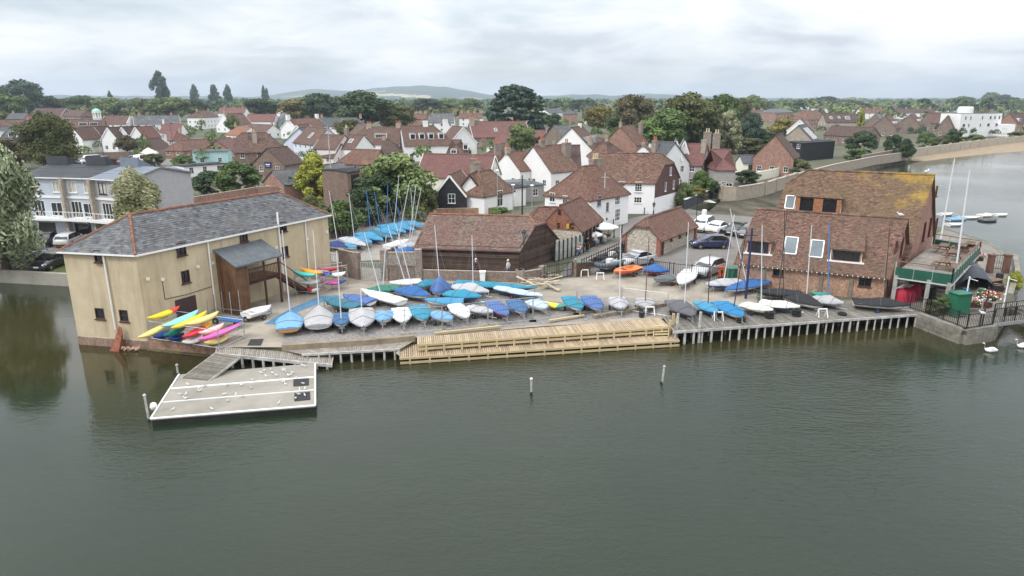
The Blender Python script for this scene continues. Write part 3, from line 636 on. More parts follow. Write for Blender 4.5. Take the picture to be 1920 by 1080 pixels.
# --- the tan mill
fp = [MILL_A, MILL_B, MILL_C, MILL_D]; mz = -.3
wins = [wp(fp, 0, 184, 480, .5, .85, 1, 1, BROWNF, z0=mz), wp(fp, 0, 187, 588, .75, .8, 1, 1, BROWNF, z0=mz), wp(fp, 0, 232, 592, .7, .85, 1, 2, BROWNF, z0=mz)]
for x, y in ((339, 467), (348, 519), (456, 442), (530, 425), (535, 472)): wins.append(wp(fp, 1, x, y, .72, .95 if y > 445 else .85, 2, 1, BROWNF, z0=mz))
mill, mf, mon = house('mill_building', 'tan rendered mill with grey slate roof standing in the water', fp, 7.0, 9.1, axis=1, ends=(('h', 2.6), ('h', 2.2)), wm=TAN, rm=T_SLATE, z0=mz, wins=wins, tile=(.32, .21), ridge_m=T_ORANGE, gutter=WHITEP, cat='building', lift=.02)
d1 = (MILL_C - MILL_B).normalized(); n1_ = Vector((d1.y, -d1.x)); dA = (MILL_B - MILL_A).normalized(); nA = Vector((dA.y, -dA.x))
def on_bc(s, off, z): return V3(MILL_B + d1 * s + n1_ * off, z)
# brick plinth course of the water side
b = MB(); wall_face(b, MILL_A + nA * .06, MILL_B + nA * .06, -.3, .62, []); wall_face(b, MILL_A - dA * .06 + (MILL_D - MILL_A) * .2, MILL_A + nA * .06, -.3, .62, [])
b.poly(V3(MILL_A + nA * .06, .62), V3(MILL_B + nA * .06, .62), V3(MILL_B, .66), V3(MILL_A, .66)); b.build('plinth', brick_mat('brick_plinth', (.24, .13, .085), (.19, .10, .07), (.30, .26, .2)), mill)
b = MB()
for s, z in ((HW(194, 470, MILL_A, MILL_B), 0),): b.tube(V3(MILL_A + dA * s[0] + nA * .1, 6.9), V3(MILL_A + dA * (s[0] + .02) + nA * .1, 1.35), .06, n=6)
b.build('drainpipe', WHITEP, mill)
for x, y in ((387, 448), (520, 420), (570, 411)):
    s, z = HW(x, y, MILL_B, MILL_C); b = MB(); b.tube(on_bc(s, .1, z if x != 520 else 7.9), on_bc(s, .1, 1.1), .06 if x != 520 else .08, n=6); b.build('drainpipe', WHITEP, mill)
# loading door, vents, cable
s, z = HW(349, 574, MILL_B, MILL_C); door(mill, on_bc(s, .03, 1.0) - mill.location, math.atan2(d1.y, d1.x), 1.7, 1.95, mat('door_brown', (.055, .032, .032), .6, .1))
for x, y in ((276, 523), (304, 524), (398, 493), (370, 500), (517, 464), (575, 448), (612, 435)):
    s, z = HW(x, y, MILL_B, MILL_C); b = MB(); b.box(0, 0, 0, .26, .1, .2); inst('vent', b.mesh('vent', CREAM), mill, on_bc(s, .05, z) - mill.location, (0, 0, math.atan2(d1.y, d1.x)))
b = MB(); P = [HW(304, 527, MILL_B, MILL_C), HW(309, 561, MILL_B, MILL_C), HW(350, 552, MILL_B, MILL_C), HW(400, 536, MILL_B, MILL_C)]
for p, q in zip(P, P[1:]): b.tube(on_bc(p[0], .03, p[1]), on_bc(q[0], .03, q[1]), .025, n=4)
b.build('cable', BROWNF, mill)
# buttress stub and rubble by the corner
b = MB()
c0 = MILL_A + dA * (HW(228, 640, MILL_A, MILL_B)[0]) + nA * .25
b.add([V3(c0 + dA * -.45, -.3), V3(c0 + dA * .35, -.3), V3(c0 + dA * .35 + nA * .7, -.3), V3(c0 - dA * .45 + nA * .7, -.3), V3(c0 + dA * .2, 1.7), V3(c0 + dA * .42, 1.6), V3(c0 + dA * .42 + nA * .12, 1.1), V3(c0 + nA * .12, 1.1)], [(0, 1, 5, 4), (1, 2, 6, 5), (2, 3, 7, 6), (3, 0, 4, 7), (4, 5, 6, 7)], uv=None)
tag(b.build('brick_buttress', mat('rough_brick', (.26, .10, .065), .95, .4, 5, bump=.5)), 'broken red brick buttress at the foot of the tan mill', 'buttress')
for k in range(9):
    q = c0 + dA * (.6 + k * .13) + nA * random.uniform(.1, .4); b = MB(); b.box(0, 0, 0, .22, .15, .16, rz=random.random() * 3)
    tag(inst('rubble_stone', b.mesh('rubble_stone', mat('rubble', (.42, .27, .20), .9, .3, 3)), None, V3(q, .12 + random.random() * .12), (random.random(), random.random(), 0)), 'pale broken stone heaped at the water line by the mill', 'stone', 'stones heaped at the mill foot')
# --- brick quay wall of the yard
b = MB(); a_ = MILL_B + dA * .02 - nA * .25; c_ = Vector((QE.x, QE.y)); e_ = (c_ - MILL_B).normalized(); en = Vector((e_.y, -e_.x))
wall_face(b, MILL_B + en * .05, c_ + en * .05, -.3, .98, []); wall_face(b, c_ + en * .05, c_ - en * 3, -.3, .98, [])
qw = b.build('quay_wall', BRICKO); tag(qw, 'red brick quay wall below the kayak rack', 'wall')
b = MB(); b.beam(V3(MILL_B + en * .0, 1.04), V3(c_ + en * .0, 1.04), .45, .1); b.build('coping', BRICKO, qw)
b = MB(); b.beam(V3(MILL_B + en * .1, .02), V3(c_ + en * .1, .02), .3, .14); b.build('footing', mat('weedy_stone', (.12, .11, .06), .9, .3, 2), qw)
# --- timber stair porch on the mill
u0, zt0 = HW(402, 467, MILL_B, MILL_C); u1, zt1 = HW(486, 450, MILL_B, MILL_C); zt = (zt0 + zt1) / 2; dp = 2.1; zlo = zt - .95; fl = 3.35
porch = thing('stair_porch', on_bc((u0 + u1) / 2, dp / 2, LAND), 'brown timber stair porch with grey sloping roof on the mill', 'porch')
b = MB(); P = [on_bc(u0 - .15, dp + .25, zlo - .1), on_bc(u1 + .15, dp + .25, zlo - .1), on_bc(u1 + .15, .02, zt), on_bc(u0 - .15, .02, zt)]
b.add([*P, *[p - Vector((0, 0, .12)) for p in P]], [(0, 1, 2, 3), (7, 6, 5, 4), (0, 4, 5, 1), (1, 5, 6, 2), (3, 7, 4, 0)])
for i in range(22):
    t_ = i / 21; b.beam(P[0].lerp(P[1], t_) + Vector((0, 0, .02)), P[3].lerp(P[2], t_) + Vector((0, 0, .02)), .05, .04)
b.build('roof', mat('porch_roof', (.12, .135, .15), .6, .2, 2), porch)
um = u0 + (u1 - u0) * .25
nb = 13
for i in range(nb):      # upright boards of the closed bay, each its own
    for (p, q, zz) in ((on_bc(u0, dp * i / nb + .02, 0), on_bc(u0, dp * (i + 1) / nb - .02, 0), zt - (zt - zlo) * (i + .5) / nb - .12), (on_bc(u0 + (um - u0) * i / nb + .01, dp, 0), on_bc(u0 + (um - u0) * (i + 1) / nb - .01, dp, 0), zlo - .1)):
        b = MB(); b.beam(V3((p + q) / 2, LAND), V3((p + q) / 2, zz), (q - p).length, .03 + .02 * (i % 2), up=((q - p).normalized().y, -(q - p).normalized().x, 0), c=random.random()); b.build('board', BOARDV, porch)
b = MB(); b.poly(on_bc(um, dp, LAND), on_bc(um, .05, LAND), on_bc(um, .05, zt - .15), on_bc(um, dp, zlo - .1)); b.build('inner_wall', BOARDV, porch)
for u in ((um + u1) / 2, u1 - .1): b = MB(); b.box(*on_bc(u, dp - .05, LAND), .13, .13, zlo - LAND - .1, base=True, rz=math.atan2(d1.y, d1.x)); b.build('post', BROWNF, porch)
b = MB(); b.beam(on_bc(um, dp / 2, fl), on_bc(u1, dp / 2, fl), dp, .18); b.build('balcony_floor', BROWNF, porch)
b = MB(); b.beam(on_bc(um, dp - .04, fl + 1.0), on_bc(u1, dp - .04, fl + 1.0), .1, .1); b.beam(on_bc(um, dp - .04, fl), on_bc(u1, dp - .04, fl), .08, .35); b.build('hand_rail', BROWNF, porch)
nbal = 22
bm_ = MB(); bm_.box(0, 0, 0, .05, .05, .95, base=True); bal = bm_.mesh('baluster', mat('baluster_wood', (.14, .075, .045), .7, .2))
for i in range(nbal): inst('baluster', bal, porch, on_bc(um + (u1 - um) * (i + .5) / nbal, dp - .04, fl + .05) - porch.location)
ue = u1 + 2.9; ns = 11
for i in range(ns):
    t_ = (i + .5) / ns; b = MB(); b.beam(on_bc(u1 + (ue - u1) * t_, dp - 1.0, fl - (fl - LAND) * t_), on_bc(u1 + (ue - u1) * t_, dp - .05, fl - (fl - LAND) * t_), .26, .05); b.build('tread', BROWNF, porch)
for off in (dp - .02, dp - 1.02):
    b = MB(); b.beam(on_bc(u1, off, fl - .05), on_bc(ue, off, LAND + .1), .06, .30); b.build('stringer', BROWNF, porch)
b = MB(); b.beam(on_bc(u1, dp - .02, fl + 1.0), on_bc(ue, dp - .02, LAND + 1.05), .06, .07); b.box(*on_bc(ue, dp - .02, LAND), .12, .12, 1.15, base=True); b.build('stair_rail', BROWNF, porch)
door(porch, on_bc(um + .75, .06, LAND) - porch.location, math.atan2(d1.y, d1.x), 1.4, 1.95, mat('door_dark', (.03, .014, .016), .6, .1))
b = MB(); b.box(0, 0, 0, .45, .03, .5); inst('notice', b.mesh('notice', WHITEP), porch, on_bc(um + .25, dp * .6, 2.6) - porch.location, (0, 0, math.atan2(d1.y, d1.x)))
# --- weatherboarded barn
a = G(782, 459, 3.4).to_2d(); c = G(974, 465, 3.4).to_2d(); d = (c - a).normalized(); n = Vector((-d.y, d.x)); BW = 6.0
bfp = [a, c, c + d * 2.9 + n * BW, a + d * 1.4 + n * BW]
barn, _, _ = house('weatherboard_barn', 'dark brown weatherboarded barn with long mottled tiled roof', bfp, 3.4, 5.95, ends=(('g',), ('j', .9, .75)), wm=BOARDB, rm=T_SHED, tile=(.2, .15), ov=.3, rag=.02, cat='barn', ridge_m=T_ORANGE, wins=[wp(bfp, 1, 1017, 444, .75, .95, 1, 1, BROWNF)])
for s in (0, 1, 3):
    p, q = bfp[s], bfp[(s + 1) % 4]; L = (q - p).length; e_ = (q - p) / L; o_ = Vector((e_.y, -e_.x)); nrow = 14 if s == 0 else 20
    for i in range(nrow):
        z = LAND + .02 + i * .172; t0, t1 = 0, L
        if z > 3.25:
            fr = min(.95, (z - 3.4) / 2.55) if z > 3.4 else 0; t0, t1 = L / 2 * fr, L - L / 2 * fr
            if z > 5.0: break
        b = MB(); A, B = p + e_ * t0 + o_ * .035, p + e_ * t1 + o_ * .035; j = random.uniform(-.008, .008)
        b.add([V3(A + o_ * (.06 + j), z), V3(B + o_ * (.06 - j), z), V3(B - o_ * .02, z + .19), V3(A - o_ * .02, z + .19), V3(A - o_ * .03, z), V3(B - o_ * .03, z)], [(0, 1, 2, 3), (4, 5, 1, 0), (0, 3, 4), (1, 5, 2)], c=random.random()); b.build('board', BOARDB, barn)
# --- flint and brick club house with lettered gable
cfp = fp_apex((1050, 385), 6.0, 8.3, 5.0, 66.9)
club, _, _ = house('club_house', 'flint and brick clubhouse with rust tiled roof and lettered gable', cfp, 3.3, 6.0, axis=1, ends=(('g',), ('h', 1.2)), wm=FLINT, gable_m=brick_mat('tile_hung', (.33, .14, .085), (.25, .10, .065), (.14, .07, .05)), rm=T_RUST, tile=(.22, .16), cat='clubhouse', ov=.06)
cd = (cfp[1] - cfp[0]).normalized(); cn = Vector((cd.y, -cd.x))
def letters(parent, txts, a_, dirv, nrm, m, size):
    for ch, px, py in txts:
        s, z = HW(px, py, a_, a_ + dirv)
        cu = bpy.data.curves.new('letter', 'FONT'); cu.body = ch; cu.size = size; cu.extrude = .03; cu.align_x = 'CENTER'; cu.align_y = 'CENTER'; cu.offset = .02
        o = bpy.data.objects.new('letter', cu); COL.objects.link(o); dg = bpy.context.evaluated_depsgraph_get(); me = bpy.data.meshes.new_from_object(o.evaluated_get(dg)); bpy.data.objects.remove(o)
        me.materials.append(m); p = V3(a_ + dirv * s + nrm * .08, z)
        inst('letter', me, parent, p - parent.location if parent else p, (math.pi / 2, 0, math.atan2(dirv.y, dirv.x)))
LETM = mat('letter_iron', (.02, .016, .014), .6, .1)
letters(club, [('E', 1049, 398), ('S', 1024, 421.5), ('S', 1047, 422.5), ('C', 1072, 423.5)], cfp[0], cd, cn, LETM, .75)
s, z = HW(1065, 424, cfp[0], cfp[0] + cd); b = MB(); b.box(0, 0, 0, .3, .06, .5); b.box(0, -.04, .1, .2, .04, .14); inst('crest', b.mesh('crest', mat('yellow_crest', (.55, .36, .05), .6, .2, 8)), club, V3(cfp[0] + cd * s + cn * .07, z) - club.location, (0, 0, math.atan2(cd.y, cd.x)))
# glazed dark-framed front on the lane side
sd = (cfp[2] - cfp[1]).normalized(); sn = Vector((sd.y, -sd.x))
b = MB()
for i in range(6):
    p = cfp[1] + sd * (.4 + i * 1.4) + sn * .08; b.box(p.x, p.y, LAND, .2, .2, 2.3, base=True, rz=math.atan2(sd.y, sd.x))
b.build('shopfront_posts', BROWNF, club)
b = MB(); p, q = cfp[1] + sd * .4 + sn * .04, cfp[1] + sd * 7.4 + sn * .04; b.poly(V3(p, 1.9), V3(q, 1.9), V3(q, 3.1), V3(p, 3.1)); b.build('shopfront_glass', GLASS, club)
wfp = fp_ridge((985, 388), (1043, 388), 5.0, 4.5)
house('club_wing', 'low rear wing with rust red tiled roof behind the weatherboarded barn', wfp, 3.0, 5.0, ends=(('h', 1.5), ('g',)), wm=BRICKO, rm=T_RUST, tile=(.24, .18), cat='clubhouse')
# half-timbered screen between barn and lane
scr = thing('timber_screen', G(1085, 470, LAND), 'black post and pale panel screen wall beside the barn', 'screen')
p, q = bfp[1].lerp(bfp[2], .75) + Vector((.8, .2)), cfp[1] + sn * .25; N_ = 7
for i in range(N_ + 1): r_ = p.lerp(q, i / N_); b = MB(); b.box(r_.x, r_.y, LAND, .16, .16, 2.1, base=True); b.build('post', DARKM, scr)
for i in range(N_):
    A, B = p.lerp(q, (i + .1) / N_), p.lerp(q, (i + .9) / N_); b = MB(); b.poly(V3(A, LAND + 1.05), V3(B, LAND + 1.05), V3(B, LAND + 1.9), V3(A, LAND + 1.9)); b.poly(V3(A, LAND + .1), V3(B, LAND + .1), V3(B, LAND + .98), V3(A, LAND + .98), c=.1); b.build('panel', mat('screen_panel', (.42, .44, .42), .4, .25, 1.5, attr=.3), scr)
# --- small flint hut
h0, h1, h2 = Vector((12.15, 72.2)), Vector((15.37, 70.0)), Vector((21.3, 78.4)); hfp = [h0, h1, h2, h0 + (h2 - h1)]
hwins = [wp(hfp, 1, x, y, .6, .75, 1, 1, BROWNF) for x, y in ((1259, 445), (1275, 439.5), (1288.5, 434))]
house('flint_hut', 'small flint hut with brick corners and rust tiled half-hipped roof', hfp, 3.0, 4.8, axis=1, ends=(('j', .9, .75), ('g',)), wm=FLINT, rm=T_RUST, tile=(.2, .15), wins=hwins, doors=[(1, .085, .75, 1.8, mat('hut_door', (.06, .02, .02), .6, .1))], cat='hut', ov=.35)
for q in (h0, h1, h2): b = MB(); b.box(q.x, q.y, LAND, .42, .42, 1.98, base=True, rz=math.atan2(8.4, 5.93)); b.build('quoin', mat('quoin_brick', (.27, .12, .085), .9, .3, 6), bpy.data.objects['flint_hut'])
# --- brick sailing-club buildings on the right
a = Vector((20.0, 58.7)); c = Vector((30.45, 53.6)); d = (c - a).normalized(); n = Vector((-d.y, d.x)); sk = n + d * .22
BF = [a, c, c + sk * 8, a + sk * 8]
bw = [wp(BF, 0, 1459, 510, .85, .75, 2, 1, BROWNF), wp(BF, 0, 1622, 528, .95, .85, 2, 1, BROWNF), wp(BF, 1, 1678, 470, .55, 1.7, 1, 2, REDF), wp(BF, 1, 1690, 462, .5, 1.7, 1, 2, REDF), wp(BF, 1, 1664, 530, .5, .7, 1, 1, BROWNF)]
def along(px, py, z, org, dv):
    p = G(px, py, z).to_2d() - org; nn = Vector((-dv.y, dv.x)); return p.dot(dv), p.dot(nn)
LF = (c - a).length
front, _, fon = house('brick_boathouse', 'orange brick boathouse with mossy tiled roof above the jetty', BF, 3.35, 7.3, wm=BRICKO, side_m={1: BRICKP}, rm=T_LICHM, tile=(.21, .15), wins=bw, cat='boathouse', ov=.35, rag=.015,
    dorm=[(0, .115, .14, 1.95, 1.15, 3, 1, 'hip', BRICKO, REDF), (0, .715, .14, 2.3, 1.15, 3, 1, 'pent', BRICKO, REDF)], sky=[(0, .335, .18, 1.0, 1.75), (0, .515, .16, 1.0, 1.75)])
# timber posts set in the brickwork
b = MB()
for px in (1431, 1540, 1597):
    s, z = HW(px, 520, a, c); p = a + d * s - n * .06; b = MB(); b.box(p.x, p.y, LAND, .3, .14, 2.25, base=True, rz=math.atan2(d.y, d.x)); b.build('post', mat('grey_timber', (.20, .165, .13), .9, .25, 3), front)
b = MB()     # string of eave lights
for i in range(30): p = a + d * (LF * (i + .5) / 30) - n * .5; b.lathe([(.02, 0), (.05, .04), (.02, .1)], 5, (p.x, p.y, 2.92))
tag(b.build('eave_lights', mat('bulb', (.85, .8, .7), .3, .02), front), kind='stuff')
b0 = a + n * 5.8 + d * 1.5; b1 = a + n * 5.8 + d * 13.2; sk2 = n + d * .25
BB = [b0, b1, b1 + sk2 * 11.8, b0 + sk2 * 11.8]
bw = [wp(BB, 1, x, y, w_, h_, 1, 2, REDF) for x, y, w_, h_ in ((1732, 434, .62, 1.75), (1743, 425, .62, 1.75), (1753, 432, .6, 2.6), (1755, 358, .4, 1.0), (1751, 374, .45, 1.6))]
back, _, bon = house('brick_clubhouse', 'tall red brick clubhouse with orange lichen on its tiled roof', BB, 4.0, 10.3, ends=(('j', 1.3, 1.3), ('g',)), wm=BRICKP, rm=T_LICH, tile=(.22, .16), wins=bw, cat='clubhouse', ov=.3, rag=.015, chim=(),
    dorm=[(0, .30, .40, 3.9, 1.65, 2, 1, 'hip', BRICKO, REDF)], sky=[(0, .08, .45, .8, 1.5)])
b = MB(); p, dd_ = bon(0, .30, .40); nn = Vector((dd_.y, -dd_.x))
PIERM = mat('pier_brick', (.33, .15, .08), .9, .3, 6)
for o1_, w1_ in ((0, .8), (-1.75, .35), (1.75, .35)): b = MB(); b.box(p.x + dd_.x * o1_ + nn.x * .05, p.y + dd_.y * o1_ + nn.y * .05, p.z + .75, w1_, .12, 1.5, rz=math.atan2(dd_.y, dd_.x)); b.build('dormer_pier', PIERM, back)
b = MB()
for s_ in (-1, 1):
    q = p.to_2d() + dd_ * s_ * .92 + nn * .1; b.box(q.x, q.y, p.z + .08, 1.0, .2, .09, rz=math.atan2(dd_.y, dd_.x))
b.build('sill', WHITEP, back)
# roof terrace over the slip
TZ = 3.5; T = [G(1678, 512, TZ), G(1784, 527, TZ), G(1836, 472, TZ), G(1752, 458, TZ)]
ter = thing('roof_terrace', ((T[0] + T[2]) / 2).to_2d().to_3d() + Vector((0, 0, LAND)), 'raised timber terrace with green skirt beside the brick clubhouse', 'terrace')
GREEN = mat('green_skirt', (.012, .085, .055), .6, .15); DECKG = mat('grey_deck', (.20, .18, .155), .85, .2, 2, attr=.22, col2=(.29, .265, .235))
b = MB(); b.add([*T, *[p - Vector((0, 0, .15)) for p in T]], [(0, 1, 2, 3), (7, 6, 5, 4), (0, 4, 5, 1), (1, 5, 6, 2), (2, 6, 7, 3), (3, 7, 4, 0)]); b.build('floor', BROWNF, ter)
for i in range(38):
    t_ = (i + .5) / 38; b = MB(); wpl = (T[3] - T[0]).length / 38; b.beam(T[0].lerp(T[3], t_) + Vector((0, 0, .025)), T[1].lerp(T[2], t_) + Vector((0, 0, .025)), wpl * .88, .04, c=random.random()); b.build('deck_board', DECKG, ter)
for i, (p, q) in enumerate(((T[0], T[1]), (T[1], T[2]), (T[2], T[3]))):
    b = MB(); b.beam(p + Vector((0, 0, .1)), q + Vector((0, 0, .1)), .06, .8); b.build('skirt', GREEN, ter)
    b = MB(); b.beam(p + Vector((0, 0, 1.0)), q + Vector((0, 0, 1.0)), .1, .06); b.build('top_rail', mat('rail_wood', (.16, .10, .07), .8, .2, 3), ter)
    b = MB(); b.beam(p + Vector((0, 0, -.38)), q + Vector((0, 0, -.38)), .2, .1); b.build('edge_trim', mat('grey_trim', (.45, .47, .46), .7, .1), ter)
    k = int((q - p).length / 1.2)
    for j in range(k + 1): r_ = p.lerp(q, j / k); b = MB(); b.box(r_.x, r_.y, TZ - .3, .07, .07, 1.3, base=True); b.build('rail_post', mat('post_paint', (.40, .41, .38), .7, .1), ter)
for t_ in (.03, .62, .97):
    for e0, e1 in ((T[0], T[1]), (T[3], T[2])):
        r_ = e0.lerp(e1, t_); b = MB(); b.box(r_.x, r_.y, .9, .22, .22, TZ - 1.05, base=True); b.build('support_post', mat('support_paint', (.38, .37, .34), .8, .2), ter)
# ---------------------------------------------------------------- town houses
GREYB = mat('grey_cladding', (.30, .33, .38), .75, .08, 1.5); BLUEB = mat('blue_cladding', (.45, .50, .56), .75, .08, 1.5); GREYW = mat('warm_grey_boards', (.33, .31, .30), .8, .12, 2)
BLACKC = mat('black_cladding', (.016, .017, .02), .6, .15); STONEW = mat('garden_stone', (.30, .25, .20), .9, .25, 1.5, col2=(.40, .35, .28), bump=.3)
def auto_wins(fp, ze, z0=LAND, sides=(0, 1, 3), sp=3.0, w=.95, h=1.15, fm=None):
    out_ = []; L1 = [(fp[(s + 1) % 4] - fp[s]).length for s in range(4)]
    fl = [.9] if ze - z0 < 4.0 else ([.9, 3.3] if ze - z0 < 6.6 else [.9, 3.4, 5.9])
    for s in sides:
        k = max(1, int(L1[s] / sp)) if L1[s] > 2.2 else 0
        for i in range(k):
            for z in fl:
                if z + h < ze - z0 - .1: out_.append((s, (i + .5 + random.uniform(-.06, .06)) / k, z, w, h, 2, 2, fm))
    return out_
def hx(label, fp, ze, zr, axis=0, ends='gg', wm=None, rm=None, win=(0, 1, 3), extra=(), name='house', sp=3.0, **kw):
    fp = [Vector(p[:2]) for p in fp]; W = (fp[3] - fp[0]).length if axis == 0 else (fp[1] - fp[0]).length
    en = tuple(('g',) if c == 'g' else ('h', W * .42) if c == 'h' else ('j', W * .18, (zr - ze) * .38) for c in ends)
    return house(name, label, fp, ze, zr, axis, en, wm, rm, wins=list(auto_wins(fp, ze, sides=win, sp=sp)) + list(extra), **kw)
r_, e_f, ap = fp_ridge, fp_eave, fp_apex
BC = [(.15, 0, .9, .6, .9, 2), (.85, 0, .9, .6, .9, 2)]
W2 = [(.2, 0, .9, .6, 1.3, 0, WHITEP), (.8, 0, .9, .6, 1.3, 0, WHITEP)]
# left
hx('slate roofed house with brick gable at the far left skyline', r_((20, 212), (52, 212), 9, 9), 6, 9, wm=BRICK, rm=T_SLATED, chim=BC[:1])
hx('slate roof with solar panels left of the big brown hall roof', r_((60, 208), (97, 207), 9, 10), 6, 9, wm=BRICK, rm=T_SLATED, sky=[(0, .3, .3, 2.6, 3), (0, .6, .3, 2.6, 3)])
hx('big dark brown hall roof with white right verge', r_((68, 203), (123, 203), 11, 14), 6, 11, wm=BRICKB, rm=T_DARK, verge=WHITEP)
hx('brown hipped roof just left of the white cupola', r_((127, 206), (166, 207), 10, 10), 6.5, 10, ends='hh', wm=BRICKB, rm=T_DARK)
lt, _, _ = hx('long brown terrace with white cupola behind the dark willow', r_((-10, 225), (196, 223), 9, 8), 5.8, 9, wm=BRICKB, rm=T_BROWN, chim=[(.3, 0, 1.2, .6, .8, 3), (.6, 0, 1.2, .6, .8, 3)], dorm=[(0, .80, .25, 3, 1.2, 4, 1), (0, .90, .25, 3, 1.2, 4, 1)], name='terrace')
p = G(183, 224, 9).to_2d(); b = MB(); b.lathe([(1.5, 0), (1.5, .5), (1.75, .55), (1.75, .7)], 8, (p.x, p.y, 8.9))
for i in range(8): t_ = i * math.pi / 4; b.tube((p.x + 1.35 * math.cos(t_), p.y + 1.35 * math.sin(t_), 9.6), (p.x + 1.35 * math.cos(t_), p.y + 1.35 * math.sin(t_), 11.6), .2, n=5)
b.lathe([(1.6, 0), (1.75, .1), (1.7, .3)], 10, (p.x, p.y, 11.6)); cup = b.build('cupola', WHITEP, lt)
b = MB(); b.lathe([(1.65, 0), (1.5, .5), (1.1, .95), (.5, 1.25), (.06, 1.4), (.05, 2.2)], 10, (p.x, p.y, 11.9)); b.build('dome', mat('copper_green', (.35, .55, .48), .6, .1), cup)
hx('brown tiled house right of the white cupola', r_((197, 217), (243, 217), 9.5, 9), 6, 9.5, wm=WHITE, rm=T_BROWN, verge=WHITEP)
hx('long grey slate roof with white gable at its left end', r_((248, 217), (334, 216), 9.5, 9), 6, 9.5, wm=WHITE, rm=T_SLATE, verge=WHITEP, chim=BC)
for x, y, lb, rm_ in ((136, 240, 'leftmost white gabled cottage, half hidden by the dark willow', T_BROWN), (167, 238, 'white gabled cottage next to the dark willow', T_DARK), (201, 239, 'white gabled cottage, third of the gable row', T_DARK), (228, 238, 'white gabled cottage with dark roof behind a bare shrub', T_DARK), (253, 238, 'rightmost white gabled cottage with orange red roof', T_RED)):
    hx(lb, ap((x, y), 8.5, 9, 5.0, 84), 5.2, 8.5, axis=1, wm=WHITE, rm=rm_, win=(0,), sp=2.4, group='row of white gabled cottages', name='cottage', verge=WHITEP)
hx('slate mansard house with white windows at the far left edge', r_((-20, 238), (56, 238), 8.6, 9), 5.2, 8.6, wm=BRICK, rm=T_SLATED, dorm=[(0, .75, .15, 2.6, 1.6, 4, 1), (0, .35, .15, 2.6, 1.6, 4, 1)])
hx('small white flat fronted house beside the gabled cottages', r_((268, 248), (300, 248), 6.2, 8), 5.6, 6.2, wm=WHITE, rm=FLATG)
hx('little red roofed house with white wall and thin white chimney', r_((306, 232), (342, 232), 7.6, 8), 4.2, 7.6, wm=WHITE, rm=T_RED, chim=[(.02, 0, .5, .5, 1.6, 0, WHITEP)])
hx('tall white house with brown hipped roof', r_((364, 208), (395, 207), 10.6, 9), 7.2, 10.6, ends='hh', wm=WHITE, rm=T_BROWN, chim=BC)
hx('long low red tiled roof in front of the white houses', r_((322, 265), (402, 259), 5.6, 7), 3.2, 5.6, ends='hh', wm=BRICK, rm=T_RUST)
hx('low red tiled roof right beside the aqua wall', r_((405, 262), (436, 256), 6.4, 7), 3.6, 6.4, ends='gh', wm=BRICK, rm=T_RED)
aq, _, _ = hx('aqua painted flat roofed shop', e_f((360, 284), (426, 283), 6, 4.6), 4.6, 4.75, wm=AQUA, rm=FLATG, ridge=False, win=(0,), name='shop')
hx('low white flat roofed annexe below the aqua shop', e_f((345, 312), (422, 306), 5, 3.4), 3.4, 3.5, wm=WHITE, rm=FLATD, ridge=False, win=(0,), name='annexe')
hx('white gabled house with dark right roof and tall red chimney', ap((418, 213), 10, 12, 11.5, 62), 4.6, 10, axis=1, wm=WHITE, rm=T_BROWN, verge=WHITEP, chim=[(.05, .15, 1.5, .8, 1.6, 4)])
hx('red roofed white house on the skyline behind the white gable', r_((413, 202), (462, 202), 11, 10), 7.5, 11, wm=WHITE, rm=T_RED, chim=BC + [(.5, 0, .8, .6, .8, 2)])
hx('red tiled terrace house with white front in the middle distance', r_((465, 214), (518, 214), 9, 9), 5.4, 9, wm=WHITE, rm=T_RED)
hx('dark red roof with two small white gablets under the green trees', r_((525, 204), (583, 203), 10.5, 11), 6, 10.5, ends='gg', wm=WHITE, rm=T_BROWN, dorm=[(0, .55, .3, 3, 1.5, 2, 1, 'gable'), (0, .85, .3, 3, 1.5, 2, 1, 'gable')])
hx('slate roofed grey gable among red roofs', ap((538, 212), 9.6, 13, 9, 118), 5, 9.6, axis=1, wm=GREYB, rm=T_SLATE)
hx('jumbled red roof between two white chimneys', r_((540, 223), (596, 221), 9, 9), 5.2, 9, wm=WHITE, rm=T_RUST, chim=[(.0, 0, 1.6, 1, 1.6, 0, WHITEP), (.97, 0, 1.6, 1, 1.6, 0, WHITEP)], verge=WHITEP)
hx('small red gable with white wall below the white chimneys', ap((556, 234), 8.6, 9, 6, 80), 5, 8.6, axis=1, wm=WHITE, rm=T_RUST, verge=WHITEP)
hx('long grey slate roof with white bay at its right end', r_((602, 221), (684, 220), 9, 9), 5.6, 9, ends='gh', wm=WHITE, rm=T_SLATED, chim=[(.02, 0, 1, .6, 1, 3), (.9, 0, 1, .6, 1, 3)])
pub, pf, _ = hx('dark roofed brick inn with blue sign on its left gable', r_((440, 249), (530, 248), 9.6, 8.5), 5.7, 9.6, ends='jh', wm=BRICKB, rm=T_BROWN, extra=[], chim=[(.42, .5, .9, .6, .3, 2)], name='inn')
b = MB(); b.box(0, 0, 0, 1.2, .08, 1.0); b.box(0, -.045, .05, .8, .02, .16, m=1); s, z = HW(436.5, 271, pf[0], pf[1]); p = pf[3].lerp(pf[0], .55); q = (pf[0] - pf[3]).normalized(); inst('sign', b.mesh('sign', [mat('sign_blue', (.012, .02, .11), .5, .1), WHITEP]), pub, V3(p + Vector((q.y, -q.x)) * .1, 6.4) - pub.location, (0, 0, math.atan2(q.y, q.x)))
an, af, _ = hx('brick gabled annexe of the inn with blue sign board', ap((500, 278), 6.8, 7, 8.2, 72), 3.5, 6.8, axis=1, wm=BRICKB, rm=T_DARK, win=(0,), name='inn_annexe')
